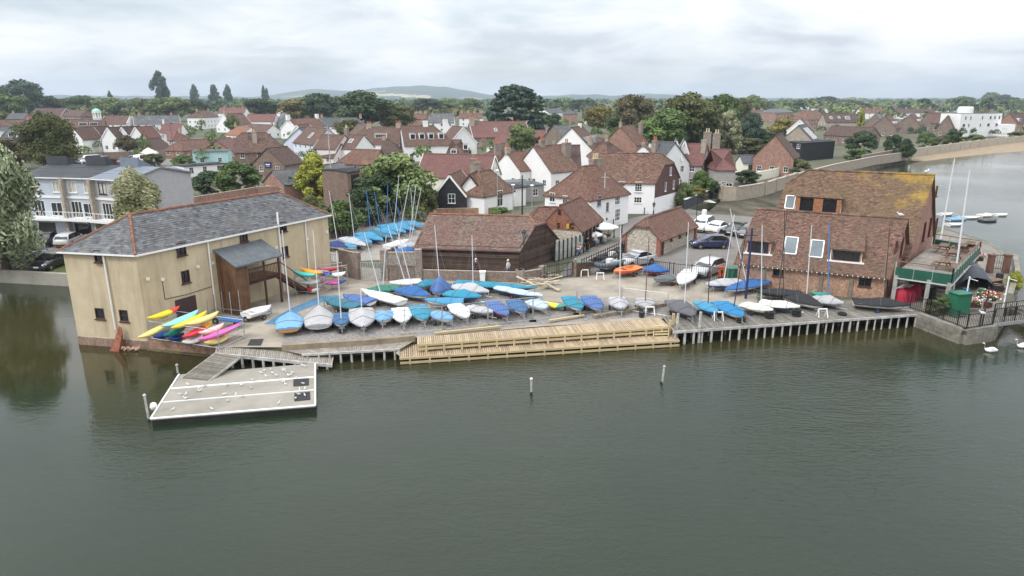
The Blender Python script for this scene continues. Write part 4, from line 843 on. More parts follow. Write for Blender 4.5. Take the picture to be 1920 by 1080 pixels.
s, z = HW(500, 316, af[0], af[3]) if 0 else (0, 0); q = (af[0] - af[3]).normalized(); p = af[3].lerp(af[0], .5); b = MB(); b.box(0, 0, 0, 1.6, .08, 1.2); b.box(0, -.05, .1, 1.1, .02, .2, m=1); b.box(0, -.05, -.25, .9, .02, .08, m=1); inst('sign', b.mesh('sign', [MATS['sign_blue'], WHITEP]), an, V3(p + Vector((q.y, -q.x)) * .1, 3.3) - an.location, (0, 0, math.atan2(q.y, q.x)))
hx('pale blue house with half slate half tile roof', r_((577, 238), (615, 241), 9.5, 9), 5.6, 9.5, wm=PALEBLUE, rm=T_BROWN, sky=[(0, .55, .35, 1.3, 1.8)])
hx('narrow slate roofed pale blue house left of the tiled one', r_((560, 240), (576, 238), 9.2, 9), 5.4, 9.2, wm=PALEBLUE, rm=T_SLATED)
hx('pinkish white house with brown roof behind the tall pole', r_((606, 252), (646, 253), 8.3, 8), 5.2, 8.3, wm=PINKW, rm=T_BROWN)
hx('brown roofed house with yellow potted chimney', r_((648, 252), (682, 253), 8.3, 8), 5.2, 8.3, wm=WHITE, rm=T_BROWN, chim=[(.06, 0, 1.0, .8, 1.6, 2, BRICKG, POTY)], sky=[(0, .55, .4, 1.1, 1.3)])
hx('brown roofed house with a wide white dormer', r_((692, 238), (752, 238), 9.6, 10), 5.4, 9.6, wm=WHITE, rm=T_BROWN, chim=[(.0, 0, 1.4, .8, .8, 3), (.92, 0, 1.4, .8, .9, 3)], dorm=[(0, .42, .34, 3.2, 1.2, 6, 1)])
hx('low dark red roof behind the pale yellow conifer', r_((645, 279), (713, 281), 6.2, 6.5), 3.4, 6.2, ends='hg', wm=BRICK, rm=T_RUST)
hx('brick gabled outbuilding with pale grey roof left of the conifer', ap((510, 320), 5.6, 9, 6.0, 52), 3.6, 5.6, axis=1, wm=BRICK, rm=T_SLATE, win=(0,), name='outbuilding', sp=2.6)
hx('brick house with pale grey roof right of the conifer', r_((580, 312), (640, 305), 5.8, 7), 3.9, 5.8, wm=BRICK, rm=T_SLATE)
hx('square brown brick house with flat roof beside the big green shrub', e_f((651, 322), (690, 318), 6, 6.6), 6.6, 6.8, wm=BRICKB, rm=FLATD, ridge=False, win=(), extra=[(0, .35, 2.9, 1.6, 2.2, 2, 1, BROWNF), (0, .4, .2, 1.6, 2.0, 2, 1, BROWNF)])
# centre
hx('long brown roofed terrace with four pale box dormers', r_((752, 236), (846, 235), 10, 11.5), 5.2, 10, ends='gh', wm=WHITE, rm=T_BROWN, dorm=[(0, t_, .30, 1.5, 1.55, 1, 1) for t_ in (.18, .36, .54, .74)], chim=[(.48, 0, 1.3, .8, 1.2, 0, WHITEP), (.88, 0, 1.3, .9, 1.5, 0, WHITEP)], name='terrace')
hx('grey violet slate roof with brick chimney in the middle distance', r_((806, 213), (852, 213), 10, 10), 6, 10, wm=WHITE, rm=T_SLATE, chim=[(1.0, 0, 2, 1, .8, 3, BRICKG)])
hx('bright red long roof in front of the dark cedar', r_((880, 228), (985, 227), 9.6, 11), 4.8, 9.6, wm=BRICKG, rm=T_RED, verge=WHITEP, sky=[(0, .42, .35, .9, 1.4)], chim=[(.03, .2, 1.6, .9, 1.0, 3)])
hx('brown gabled house with white barge board and skylights', ap((868, 238), 9.4, 10, 8, 112), 5.2, 9.4, axis=1, wm=WHITE, rm=T_BROWN, verge=WHITEP)
hx('brown hipped roof with small white dormer below the terrace end', r_((838, 262), (874, 262), 7.8, 8), 4.6, 7.8, ends='hh', wm=WHITE, rm=T_BROWN, dorm=[(0, .4, .1, 1.4, 1.0, 2, 1), (0, 1.0, .35, 1.2, 1.3, 1, 1)])
rl, rlf, _ = hx('long red tiled house with cream gable and two small windows', r_((796, 288), (927, 291), 7.8, 7.6), 4.4, 7.8, wm=CREAM, rm=T_RED, win=(0, 1), verge=WHITEP, chim=[(.80, .95, .9, .9, -.4, 1, BRICKG)], extra=[(1, .42, 4.0, .5, .9, 1, 1), (1, .62, 4.0, .5, .9, 1, 1)])
hx('brown hipped roof with chimney behind the cream gable', r_((905, 270), (945, 269), 8.6, 9), 5.0, 8.6, ends='hg', wm=CREAM, rm=T_BROWN, chim=[(.05, 0, 1.2, .7, .7, 2, BRICKG), (.5, .5, 1.2, .8, .2, 2, BRICKG)])
hx('lichen speckled roof over white walls left of the tall chimney', r_((1000, 274), (1052, 271), 8.8, 9.5), 4.6, 8.8, ends='gg', wm=WHITE, rm=T_LICHM, chim=[(.3, .0, 1.0, .8, 1.0, 2, BRICKG), (.93, .4, 1.5, 1.0, .4, 2, BRICKG)])
hx('dark tiled roof end with tall thin aerials', r_((1052, 272), (1086, 272), 8.6, 8), 4.8, 8.6, ends='gg', wm=WHITE, rm=T_DARK)
hx('tall white gable end with grey dormers down its right slope', ap((1072, 239), 10.6, 10, 11.0, 70), 5.2, 10.6, axis=1, wm=WHITE, rm=T_BROWN, win=(1,), dorm=[(0, t_, .30, 1.3, 1.5, 1, 1, 'flat', LEAD) for t_ in (.2, .5, .8)], chim=[(.75, .0, 1, .7, .6, 0, WHITEP)])
hx('slate roof peeping out left behind the tall white gable', r_((1038, 235), (1066, 234), 9.8, 9), 6, 9.8, wm=BRICKG, rm=T_SLATE)
hx('far red brick house with grey hipped roof and white windows', r_((1056, 205), (1082, 205), 10.2, 11), 7.4, 10.2, ends='hh', wm=BRICK, rm=T_SLATED, sp=5, extra=[])
hx('distant grey roof with white gable right of the cedar', r_((1018, 204), (1048, 203), 10, 10), 7, 10, wm=WHITE, rm=T_SLATED, chim=[(.05, 0, 2, 1, 2, 0, WHITEP)])
hx('small red roof at the right foot of the cedar', r_((996, 244), (1024, 244), 7.2, 7), 4.2, 7.2, wm=WHITE, rm=T_RED, verge=WHITEP)
hx('red brick gabled house with brick chimney right of the white gable', ap((1163, 236), 10, 10, 9.5, 60), 5.2, 10, axis=1, wm=BRICK, rm=T_RUST, chim=[(.02, 0, .9, .6, .9, 1), (.95, .5, 1.6, .9, .5, 1, BRICKG)], win=(0, 1))
hx('small brick and white gable in front of the red brick gabled house', ap((1206, 272), 6.8, 6, 5.5, 75), 4.2, 6.8, axis=1, wm=WHITE, rm=T_RUST, chim=[(.05, 0, .9, .7, .5, 1)])
# white houses by the lane
a = G(1100, 340, 5.55).to_2d(); c = Vector((20.35, 97.5)); sv = Vector((5.1, 7.2)); lf = [a, c, c + sv, a + sv]
house('white_house', 'large white house with long brown roof and tile-hung right gable', lf, 5.55, 9.3, 0, (('g',), ('j', 1.2, 1.5)), WHITE, T_LICHM, tile=(.26, .2), side_m={1: brick_mat('hung_tile_dark', (.14, .07, .06), (.10, .05, .045), (.07, .04, .035))}, wins=[wp(lf, 0, 1166, 345, .9, .8, 3, 2), wp(lf, 0, 1197, 350, 1.0, 1.4, 3, 4), wp(lf, 0, 1196, 375, 1.1, .85, 3, 2), wp(lf, 1, 1248, 350, .6, 1.3, 1, 2), wp(lf, 1, 1263, 346, .6, 1.3, 1, 2), wp(lf, 1, 1246, 379, .7, 1.5, 2, 3), wp(lf, 1, 1260, 374, .7, 1.5, 2, 3), wp(lf, 1, 1257, 321, .5, 1.2, 1, 2)])
b = MB(); wall_face(b, c + Vector((.02, -.02)), c + sv + Vector((.02, -.02)), LAND, 3.3, []); b.build('white_base', WHITE, bpy.data.objects['white_house'])
w0, w1, w2 = Vector((4.3, 89.2)), Vector((9.76, 84.3)), Vector((15.45, 90.3)); wf = [w0, w1, w2, w0 + (w2 - w1)]
house('white_house', 'white house with rust hipped roof above the cafe tables', wf, 5.05, 8.6, 1, (('h', 3.0), ('h', 2.6)), WHITE, T_RUST, tile=(.25, .19), wins=[wp(wf, 1, 1123, 376, .7, 1.3, 2, 3, LEAD), wp(wf, 1, 1139, 388, .6, 1.2, 2, 3, LEAD), wp(wf, 1, 1158, 376, 1.1, 1.1, 3, 2), wp(wf, 1, 1158, 403, 1.1, 1.6, 3, 3), wp(wf, 1, 1138, 411, .5, .5, 1, 1), wp(wf, 0, 1036, 370, .9, 1.2, 2, 2), wp(wf, 0, 1060, 374, .8, 1.0, 2, 2)], chim=[(.75, -.1, 1.8, .8, .7, 3, BRICKG, POTY)])
hx('grey flat roofed link building with dark terrace rails', e_f((950, 350), (1020, 345), 8, 3.7), 3.7, 3.85, wm=GREYW, rm=FLATG, ridge=False, win=(0,), name='annexe')
gx = ap((881, 327), 6.6, 7.5, 4.2, 82)
house('white_cottage', 'white gabled cottage beside the black boarded gable', gx, 3.9, 6.6, 1, (('g',), ('g',)), WHITE, T_LICHM, verge=BROWNF, chim=[(.75, .0, 1.0, .9, 1.2, 1, BRICKG)])
gx = ap((843, 328), 6.6, 7.5, 4.4, 82)
bc, _, _ = house('black_cottage', 'black weatherboarded gable with one white window', gx, 3.9, 6.6, 1, (('g',), ('g',)), BLACKW, T_LICHM, wins=[(0, .55, 1.6, 1.05, 1.35, 2, 2)], verge=WHITEP)
q = (gx[1] - gx[0]).normalized(); o_ = Vector((q.y, -q.x)); L = (gx[1] - gx[0]).length
for i in range(22):
    z = LAND + i * .25
    if z > 6.2: break
    f_ = max(0, (z - 3.9) / 2.7) * .5; A, B = gx[0] + q * L * f_ + o_ * .03, gx[0] + q * L * (1 - f_) + o_ * .03
    for A1, B1 in (((A, B),) if not (2.4 < z < 3.98) else ((A, gx[0] + q * (L * .55 - .6) + o_ * .03), (gx[0] + q * (L * .55 + .6) + o_ * .03, B))):
        b = MB(); b.add([V3(A1 + o_ * .03, z), V3(B1 + o_ * .03, z), V3(B1, z + .25), V3(A1, z + .25), V3(A1, z), V3(B1, z)], [(0, 1, 2, 3), (4, 5, 1, 0)], c=random.random()); b.build('board', BLACKW, bc)
gx = e_f((908, 366), (963, 356), 5.5, 3.9)
house('white_cottage', 'white wing with tall paired window right of the white gabled cottage', gx, 3.9, 6.9, 0, (('h', 2.3), ('h', 2.0)), WHITE, T_LICHM, wins=[wp(gx, 0, 937, 372, 1.3, 2.3, 2, 2)])
hx('small white lodge between the white cottage and the steel steps', e_f((965, 352), (986, 350), 4, 3.9), 3.9, 4.05, wm=WHITE, rm=FLATD, ridge=False, win=(0,), name='lodge')
# waterfront row right of centre
hx('white seaside house with dark slate roof', r_((1238, 265), (1266, 267), 9.6, 8), 5.8, 9.6, wm=WHITE, rm=T_SLATED, chim=[(.1, .4, 1, .7, .2, 2, BRICKG)])
hx('narrow left white gable bay with tall windows over the bowed balcony', ap((1269, 263), 9.9, 6, 2.0, 78), 7.0, 9.9, axis=1, wm=WHITE, rm=T_SLATED, win=(), extra=[(0, .5, .8, .9, 1.5, 2, 2), (0, .5, 3.4, .9, 1.5, 2, 2)], verge=WHITEP, name='gable_bay')
bay, bf_, _ = hx('narrow right white gable bay with tall windows over the bowed balcony', ap((1284, 263), 9.7, 6, 2.0, 78), 7.0, 9.7, axis=1, wm=WHITE, rm=T_SLATED, win=(), extra=[(0, .5, .8, .9, 1.5, 2, 2), (0, .5, 3.4, .9, 1.5, 2, 2), (1, .3, 3.4, .9, 1.5, 2, 2)], verge=WHITEP, name='gable_bay')
c = (bf_[0] + bf_[1]) / 2; b = MB(); P = [(c.x + 2.6 * math.cos(t_) - .4, c.y + 1.6 * math.sin(t_)) for t_ in [math.pi + math.pi * i / 10 for i in range(11)]]; b.prism(P, 4.0, 4.2)
for p, q in zip(P, P[1:]): b.beam((*p, 4.95), (*q, 4.95), .06, .1); b.beam((*p, 4.5), (*q, 4.5), .03, .75)
b.build('balcony', WHITEP, bay)
hx('grey boarded house with red roof and twin tall chimneys', r_((1287, 269), (1326, 270), 9, 8.5), 5.6, 9, wm=GREYW, rm=T_RED, chim=[(.9, -.5, 1.4, .8, 2.0, 2, BRICKG, POTY), (1.35, -.5, 1.3, .8, 1.8, 2, BRICKG, POTY), (.9, .4, .8, .6, .8, 0)])
hx('grey boarded house with red hipped roof and corner windows', r_((1334, 280), (1368, 280), 8.3, 8), 5.2, 8.3, ends='hh', wm=GREYW, rm=T_RED, win=(0, 1), extra=[(0, .25, .4, 1.8, 1.4, 3, 1), (0, .65, .4, 1.8, 1.4, 3, 1)], sp=6)
hx('low slate roofed white garden room', r_((1388, 291), (1428, 291), 5, 5), 3.6, 5, wm=CREAM, rm=T_SLATED, extra=[(0, .5, .1, 2.4, 2.1, 4, 1, DARKM)], win=(), name='garden_room')
hx('red brick gabled house with white framed bays facing the water', ap((1454, 253), 9.6, 8, 8.2, 60), 5.0, 9.6, axis=1, wm=BRICK, rm=T_DARK, win=(0, 1), sp=2.6, extra=[])
hx('pale stone gable with solar panels on its slate slope', ap((1497, 235), 10, 10, 9.5, 58), 5.4, 10, axis=1, wm=STONEW, rm=T_SLATED, win=(), sky=[(0, .3, .2, 1.2, 4), (0, .55, .2, 1.2, 4), (0, .8, .2, 1.2, 4)])
hx('white gabled house behind the solar panel roof', ap((1500, 224), 9.8, 10, 8, 62), 6, 9.8, axis=1, wm=WHITE, rm=T_BROWN, verge=WHITEP)
hx('black clad flat roofed house above the sea wall', e_f((1505, 268), (1566, 264), 7, 5.8), 5.8, 5.95, wm=BLACKC, rm=FLATD, ridge=False, win=(1, 3), sp=2)
hx('red hipped roof on the right skyline', r_((1500, 208), (1538, 207), 10.5, 12), 6, 10.5, ends='hh', wm=BRICK, rm=T_RUST)
hx('grey slate hipped villa on the right skyline', r_((1440, 204), (1474, 203), 10, 12), 7.4, 10, ends='hh', wm=BRICK, rm=T_SLATE, sp=6)
hx('distant red roof with white gable among the big trees', r_((1226, 192), (1253, 191), 12, 14), 5, 12, wm=WHITE, rm=T_ORANGE, verge=WHITEP, win=())
hx('brown roof with three skylights by the slim green tree', r_((1543, 213), (1604, 213), 9.6, 9), 5.6, 9.6, wm=STONEW, rm=T_DARK, sky=[(0, .2, .35, 1.2, 1.8), (0, .45, .4, 1, 1.6), (0, .7, .3, 2.2, 2.2)])
hx('long low brown roof behind the sea wall shrubs', r_((1560, 236), (1640, 239), 7.4, 8), 4.4, 7.4, wm=BRICKG, rm=T_DARK)
hx('brown gable left of the tall conifer hedge', ap((1500, 250), 6.5, 8, 7, 60), 3.8, 6.5, axis=1, wm=BRICKG, rm=T_DARK)
for x, y, lb in ((1641, 214, 'grey brick gable with round window and slate slope'), (1660, 217, 'grey brown brick gable with red hooded dormer'), (1707, 214, 'grey brown brick gable with two white dormers'), (1776, 217, 'narrow grey brown brick gable left of the white villa')):
    hx(lb, ap((x, y), 10, 10, 9.5 if x < 1750 else 6, 50), 5.2, 10, axis=1, wm=BRICKG, rm=T_BROWN if x != 1641 else T_SLATE, win=(0, 1), dorm=[(0, .3, .3, 1.4, 1.3, 2, 1, 'gable'), (0, .7, .3, 1.4, 1.3, 2, 1, 'gable')] if x in (1660, 1707) else [], group='brick houses behind the sea wall')
hx('brown roofed brick house between the gables and the white villa', r_((1738, 212), (1778, 212), 10, 9), 5.4, 10, wm=BRICKG, rm=T_BROWN)
hx('dark red roof with white dormer beside the white villa', r_((1780, 213), (1812, 213), 9.8, 9), 5.6, 9.8, wm=BRICK, rm=T_DARK, dorm=[(0, .4, .25, 2, 1.3, 2, 1)])
hx('brick house with white dormers at the right edge', r_((1893, 213), (1960, 212), 10, 9), 5.6, 10, wm=BRICK, rm=T_DARK, dorm=[(0, t_, .2, 1.8, 1.4, 2, 1) for t_ in (.1, .35, .6, .85)])
vf = e_f((1803, 213), (1880, 212), 9, 10.9); vf = [vf[0], vf[1], vf[1] + (vf[2] - vf[1]), vf[3]]
vil, _, _ = house('white_villa', 'white flat roofed modern villa with curved stair turret', vf, 10.9, 11.0, 0, (('g',), ('g',)), WHITE, FLATG, ridge=False, ov=.02, wins=[(0, t_, z, w_, 1.3, 1, 1, GREYB) for t_, w_ in ((.12, .8), (.24, .8), (.52, .8), (.72, 1.3), (.83, 1.0), (.94, 1.0)) for z in (7.4,)] + [(0, t_, 4.4, w_, 1.2, 1, 1, GREYB) for t_, w_ in ((.1, 1.6), (.22, .8), (.5, .8), (.7, 1.7), (.9, 1.5))])
c = vf[0].lerp(vf[1], .24); b = MB(); b.lathe([(3.0, 0), (3.0, 2.2), (2.6, 2.6), (2.3, 2.7)], 16, (c.x, c.y + 4.5, 10.95)); b.build('turret', WHITE, vil, smooth=False)
b = MB(); c = vf[1]; b.box(c.x + 1.2, c.y - 1.5, LAND, 6, 4, 5.2, base=True); b.build('lower_wing', WHITE, vil)
window(vil, Vector((c.x - .4, c.y - 3.52, 2.2)) - vil.location, 0, 2.0, 2.2, 2, 1, GREYB)
for x0, x1, y, rm_, lb in ((1590, 1668, 197, T_SLATED, 'far grey terrace roof at the left of the distant rows'), (1672, 1742, 197, T_SLATED, 'far grey terrace roof second in the distant rows'), (1746, 1808, 197, T_SLATED, 'far grey terrace roof above the brick gables'), (1812, 1862, 197, T_DARK, 'far brown terrace roof behind the white villa'), (1866, 1930, 197, T_DARK, 'far brown terrace roof at the right edge'), (1395, 1440, 197, T_DARK, 'far brown terrace roof left of the slate villa'), (1455, 1515, 195, T_SLATED, 'far slate terrace roof above the slate villa'), (1525, 1585, 198, T_BROWN, 'far brown roof row above the skylight roof'), (1380, 1432, 206, T_BROWN, 'brown roof row behind the round shrubs'), (1610, 1655, 204, T_RUST, 'far red terrace with white dormers'), (1670, 1750, 204, T_DARK, 'far dark terrace above the brick gables'), (768, 800, 212, T_RUST, 'red roof row with many chimneys left of the slate roof'), (862, 905, 211, T_RUST, 'red roof row with many chimneys left of the cedar'), (700, 762, 206, T_BROWN, 'far brown roofs between the tree and the red rows'), (1098, 1140, 209, T_RUST, 'far red roof behind the golden round tree'), (1300, 1345, 209, T_SLATED, 'far slate roof between the big trees')):
    hx(lb, r_((x0, y), (x1, y), 9, 9), 5.8, 9, wm=WHITE if x0 % 4 else BRICK, rm=rm_, win=(0,), sp=4.5, chim=[(t_, 0, 1.4, .8, 1.0, 3) for t_ in (.08, .36, .64, .92)], group='far terrace roofs', name='terrace')
for pA, pB, zr, W, rm_, wm_, lb in (((270, 262), (300, 258), 5.2, 6, T_DARK, WHITE, 'low dark roofed shed below the gabled cottages'), ((640, 226), (690, 236), 8, 8, T_BROWN, WHITE, 'brown roof tucked behind the white bay'), ((1088, 250), (1140, 262), 7.6, 8, T_DARK, BRICK, 'dark roof right behind the grey dormers'), ((1105, 268), (1135, 268), 7.4, 7, T_RUST, WHITE, 'small rust roof between the white gable and the large white house'), ((950, 285), (985, 283), 7.6, 8, T_RUST, WHITE, 'rust roof with white flashing below the small green tree'), ((718, 262), (752, 262), 6.6, 7, T_DARK, WHITE, 'dark roof left of the long red tiled house'), ((596, 268), (640, 270), 6.2, 6, T_BROWN, PINKW, 'brown lean roof left of the low dark red roof'), ((300, 244), (340, 246), 6.2, 7, T_RED, WHITE, 'red lean roof under the little red roofed house'), ((440, 236), (470, 238), 7.0, 8, T_ORANGE, WHITE, 'orange hipped roof behind the brick inn'), ((470, 232), (512, 234), 6.5, 8, T_BROWN, WHITE, 'low brown roof behind the ridge of the brick inn'), ((1212, 243), (1240, 246), 7, 7, T_BROWN, WHITE, 'brown roof behind the white seaside house'), ((930, 250), (960, 252), 7, 7, T_RED, WHITE, 'red porch roof below the bright red long roof')):
    hx(lb, r_(pA, pB, zr, W), zr - 3, zr, ends=random.choice(('gg', 'gh', 'hg')), wm=wm_, rm=rm_, chim=[(random.choice((.05, .95)), 0, .9, .6, .8, 2)])
# modern grey town houses on the left
for pA, pB, wm_, rm_, lb in (((40, 330), (118, 331.5), BLUEB, FLATD, 'white clad end town house half hidden by the near willow'), ((118, 331.5), (172, 333), BLUEB, FLATD, 'pale blue clad town house with brick party walls'), ((172, 333.4), (240, 337), mat('lilac_grey_boards', (.42, .41, .43), .8, .08, 2), mat('blue_grey_roof', (.17, .20, .24), .7, .1), 'warm grey clad town house with blue grey roof')):
    gx = e_f(pA, pB, 9, 8.3); b = None
    th_, _, _ = house('town_house', lb, gx, 8.3, 9.3, 0, (('g',), ('g',)), wm_, rm_, ov=.3, tile=(3, .6), ridge=False, gutter=WHITEP, wins=[(0, .25, 5.5, 1.2, 1.3, 2, 1, WHITEP if wm_ is BLUEB else DARKM, CURT), (0, .8, 5.5, 1.0, 1.3, 2, 1, WHITEP if wm_ is BLUEB else DARKM, CURT), (0, .3, 2.6, 1.5, 1.9, 3, 1, WHITEP), (0, .72, 2.7, 1.5, 1.6, 2, 1, WHITEP), (0, .4, .05, 2.4, 1.9, 1, 1, GREYB)], group='grey town houses')
    q = (gx[1] - gx[0]).normalized(); o_ = Vector((q.y, -q.x))
    b = MB(); b.beam(V3(gx[0] + o_ * .6, 3.45), V3(gx[1] + o_ * .6, 3.45), 1.2, .25); b.build('balcony', WHITEP, th_)
    b = MB(); b.beam(V3(gx[0] + o_ * 1.15, 4.4), V3(gx[1] + o_ * 1.15, 4.4), .06, .06)
    b.build('balcony_rail', WHITEP, th_)
    for i in range(9): p = gx[0].lerp(gx[1], (i + .5) / 9) + o_ * 1.15; b = MB(); b.box(p.x, p.y, 3.55, .04, .04, .85, base=True); b.build('rail_post', WHITEP, th_)
    b = MB(); b.beam(V3(gx[0] + o_ * .06, 5.95), V3(gx[1] + o_ * .06, 5.95), .1, .25); b.build('white_band', WHITEP, th_)
    b = MB(); b.box(*V3(gx[0] + o_ * .25, LAND), .35, .7, 7.2, base=True, rz=math.atan2(q.y, q.x)); b.build('party_wall', BRICK, th_)
    p = gx[0].lerp(gx[1], .25) + Vector((-q.y, q.x)) * 4
    b = MB(); b.add([V3(p - q * 1.4, 8.7), V3(p + q * 1.4, 8.7), V3(p + q * 1.4, 10.3), V3(p - q * 1.4, 10.3), V3(p - q * 1.4 - o_ * 3, 8.7), V3(p + q * 1.4 - o_ * 3, 8.7)], [(0, 1, 2, 3), (3, 2, 5, 4), (0, 3, 4), (1, 5, 2)]); b.build('roof_lantern', rm_, th_)
gx = e_f((285, 328), (357, 322), 8, 8.3); house('town_house', 'grey clad end town house behind the mill ridge', gx, 8.3, 8.6, 0, (('g',), ('g',)), GREYB, FLATG, ov=.1, tile=(3, .6), ridge=False, wins=[], group='grey town houses')
# ---------------------------------------------------------------- walls
def wall_run(name, label, pts, h, w, m, z0=LAND, cop=None, cat='wall', piers=0, pier_m=None, group=None):
    P = [Vector(p[:2]) for p in pts]; root = thing(name, V3(P[0], z0), label, cat, group); b = MB()
    for a, c in zip(P, P[1:]):
        d = (c - a).normalized(); n = Vector((d.y, -d.x)) * w / 2
        wall_face(b, a + n, c + n, z0 - .3, z0 + h, []); wall_face(b, c - n, a - n, z0 - .3, z0 + h, []); wall_face(b, c + n, c - n, z0 - .3, z0 + h, []); wall_face(b, a - n, a + n, z0 - .3, z0 + h, [])
        b.poly(V3(a + n, z0 + h), V3(c + n, z0 + h), V3(c - n, z0 + h), V3(a - n, z0 + h))
    b.build('wall_body', m, root)
    if cop:
        b = MB()
        for a, c in zip(P, P[1:]): b.beam(V3(a, z0 + h + .04), V3(c, z0 + h + .04), w + .12, .1)
        b.build('coping', cop, root)
    if piers:
        for a, c in zip(P, P[1:]):
            k = max(1, int((c - a).length / piers))
            for i in range(k + 1): q = a.lerp(c, i / k); b = MB(); b.box(q.x, q.y, z0, w + .22, w + .22, h + .25, base=True, rz=math.atan2(c.y - a.y, c.x - a.x)); b.build('pier', pier_m or m, root)
    return root
FLINTB = flint_mat('flint_dark', (.36, .33, .29), (.16, .14, .12), (.30, .26, .21))
wall_run('sea_wall', 'buttressed pale sea wall below the grey boarded houses', px_pts([(1352, 373), (1377, 376), (1432, 366), (1490, 346)]), 2.1, .5, STONEW, cop=BRICK, piers=5)
wall_run('sea_wall', 'curving brick topped sea wall below the black clad house', px_pts([(1490, 346), (1560, 326), (1640, 308), (1700, 299)]), 2.0, .5, STONEW, cop=BRICK)
wall_run('sea_wall', 'brick garden wall with piers at the bend of the shore', px_pts([(1615, 311), (1640, 306), (1704, 292)]), 2.6, .5, BRICKG)
wall_run('sea_wall', 'long pale sea wall along the far beach', px_pts([(1712, 293), (1760, 286), (1850, 273), (1920, 265), (2100, 251)]), 2.2, .5, mat('pale_stone', (.38, .33, .27), .9, .15, 1, col2=(.46, .41, .34)), piers=9)
wall_run('garden_wall', 'white topped dark garden wall beside the mud flat', px_pts([(1283, 393), (1349, 364)]), 1.5, .35, FLATD, cop=WHITEP)
wall_run('garden_wall', 'cream garden wall stepping down to the sea wall', px_pts([(1415, 340), (1470, 328)]), 1.8, .3, CREAM)
wall_run('boundary_wall', 'long old brick wall behind the parked vans', px_pts([(140, 303), (312, 297)]), 2.2, .4, BRICKG)
wall_run('boundary_wall', 'red brick wall with pots behind the mill ridge', px_pts([(362, 398), (480, 376), (560, 372)]), 2.2, .35, BRICK)
wall_run('boundary_wall', 'brick wall at the foot of the big green shrub', px_pts([(620, 388), (700, 384), (818, 402)]), 1.8, .35, BRICKG)
wall_run('boundary_wall', 'orange brick wall below the white cottages', px_pts([(818, 404), (935, 402)]), 1.0, .35, BRICKO)
wall_run('boundary_wall', 'grey flint wall behind the row of turquoise dinghies', px_pts([(600, 452), (690, 421), (800, 412)]), 1.4, .4, FLINTB)
wall_run('yard_wall', 'tall flint panelled brick wall with iron gate behind the yard', px_pts([(640, 516), (676, 524)]), 2.5, .4, BRICKG)
wall_run('yard_wall', 'flint panelled wall between the iron gate and the barn', px_pts([(722, 525), (786, 524)]), 2.6, .4, BRICKG, piers=3.0, pier_m=BRICKG)
for (x0, x1), rt in (((727, 752), 0), ((757, 782), 0)):
    b = MB(); A, B = G(x0, 525), G(x1, 524.6); b.beam(V3(A, LAND + 1.9) - Vector((0, .03, 0)), V3(B, LAND + 1.9) - Vector((0, .03, 0)), .4, 1.0); b.build('flint_panel', FLINTB, bpy.data.objects['yard_wall.001'])
wall_run('yard_wall', 'low red brown wall in front of the weatherboarded barn', px_pts([(786, 524), (975, 529), (1018, 522)]), .95, .35, BRICKG, piers=9)
wall_run('gate_pier', 'brick pier right of the black yard gate', px_pts([(1076, 519), (1080, 519)]), 1.7, .5, BRICKG)
wall_run('lane_wall', 'low brick kerb wall between the lane and the dinghy rack', px_pts([(1082, 512), (1172, 470)]), .9, .3, BRICKG)
wall_run('yard_kerb', 'weathered concrete kerb along the gravel yard', px_pts([(529, 650), (690, 640), (778, 632)]), .16, .4, mat('kerb_tan', (.24, .195, .14), .9, .3, 1.2), cat='kerb')
# ---------------------------------------------------------------- trees and plants
def leaf_mat(name, c1, c2):
    m = bpy.data.materials.new(name); m.use_nodes = True; t = m.node_tree; b = t.nodes['Principled BSDF']; b.inputs['Roughness'].default_value = .7; b.inputs['Specular IOR Level'].default_value = .25
    an = N(t, 'ShaderNodeAttribute', attribute_name='rnd'); oi = N(t, 'ShaderNodeObjectInfo')
    mx = N(t, 'ShaderNodeMix', data_type='RGBA'); mx.inputs[6].default_value = (*c1, 1); mx.inputs[7].default_value = (*c2, 1); t.links.new(an.outputs['Fac'], mx.inputs[0])
    hs = N(t, 'ShaderNodeHueSaturation'); t.links.new(mx.outputs[2], hs.inputs['Color'])
    mr = N(t, 'ShaderNodeMapRange'); mr.inputs[3].default_value = .82; mr.inputs[4].default_value = 1.2; t.links.new(oi.outputs['Random'], mr.inputs[0]); t.links.new(mr.outputs[0], hs.inputs['Value'])
    t.links.new(hs.outputs[0], b.inputs['Base Color']); MATS[name] = m; return m
LM = {'green': leaf_mat('leaf_green', (0.051, 0.090, 0.026), (0.134, 0.192, 0.058)), 'dark': leaf_mat('leaf_dark', (0.026, 0.051, 0.023), (0.070, 0.109, 0.045)), 'olive': leaf_mat('leaf_olive', (0.070, 0.090, 0.028), (0.154, 0.160, 0.064)),
      'lime': leaf_mat('leaf_lime', (0.166, 0.192, 0.026), (0.384, 0.384, 0.064)), 'silver': leaf_mat('leaf_silver', (0.109, 0.141, 0.070), (0.333, 0.371, 0.230)), 'pale': leaf_mat('leaf_pale', (0.205, 0.218, 0.096), (0.512, 0.499, 0.307)), 'brown': leaf_mat('leaf_brown', (0.070, 0.064, 0.032), (0.166, 0.141, 0.070)),
      'blue': leaf_mat('leaf_bluegreen', (0.028, 0.054, 0.038), (0.083, 0.122, 0.083)), 'light': leaf_mat('leaf_light', (0.090, 0.134, 0.045), (0.243, 0.294, 0.115)), 'red': leaf_mat('leaf_red', (0.077, 0.038, 0.032), (0.166, 0.090, 0.064)), 'gold': leaf_mat('leaf_gold', (0.128, 0.109, 0.026), (0.256, 0.218, 0.064)), 'cream': leaf_mat('leaf_cream', (0.090, 0.115, 0.051), (0.435, 0.435, 0.256))}
BARK = mat('bark', (.085, .065, .05), .95, .3, 6, bump=.4)
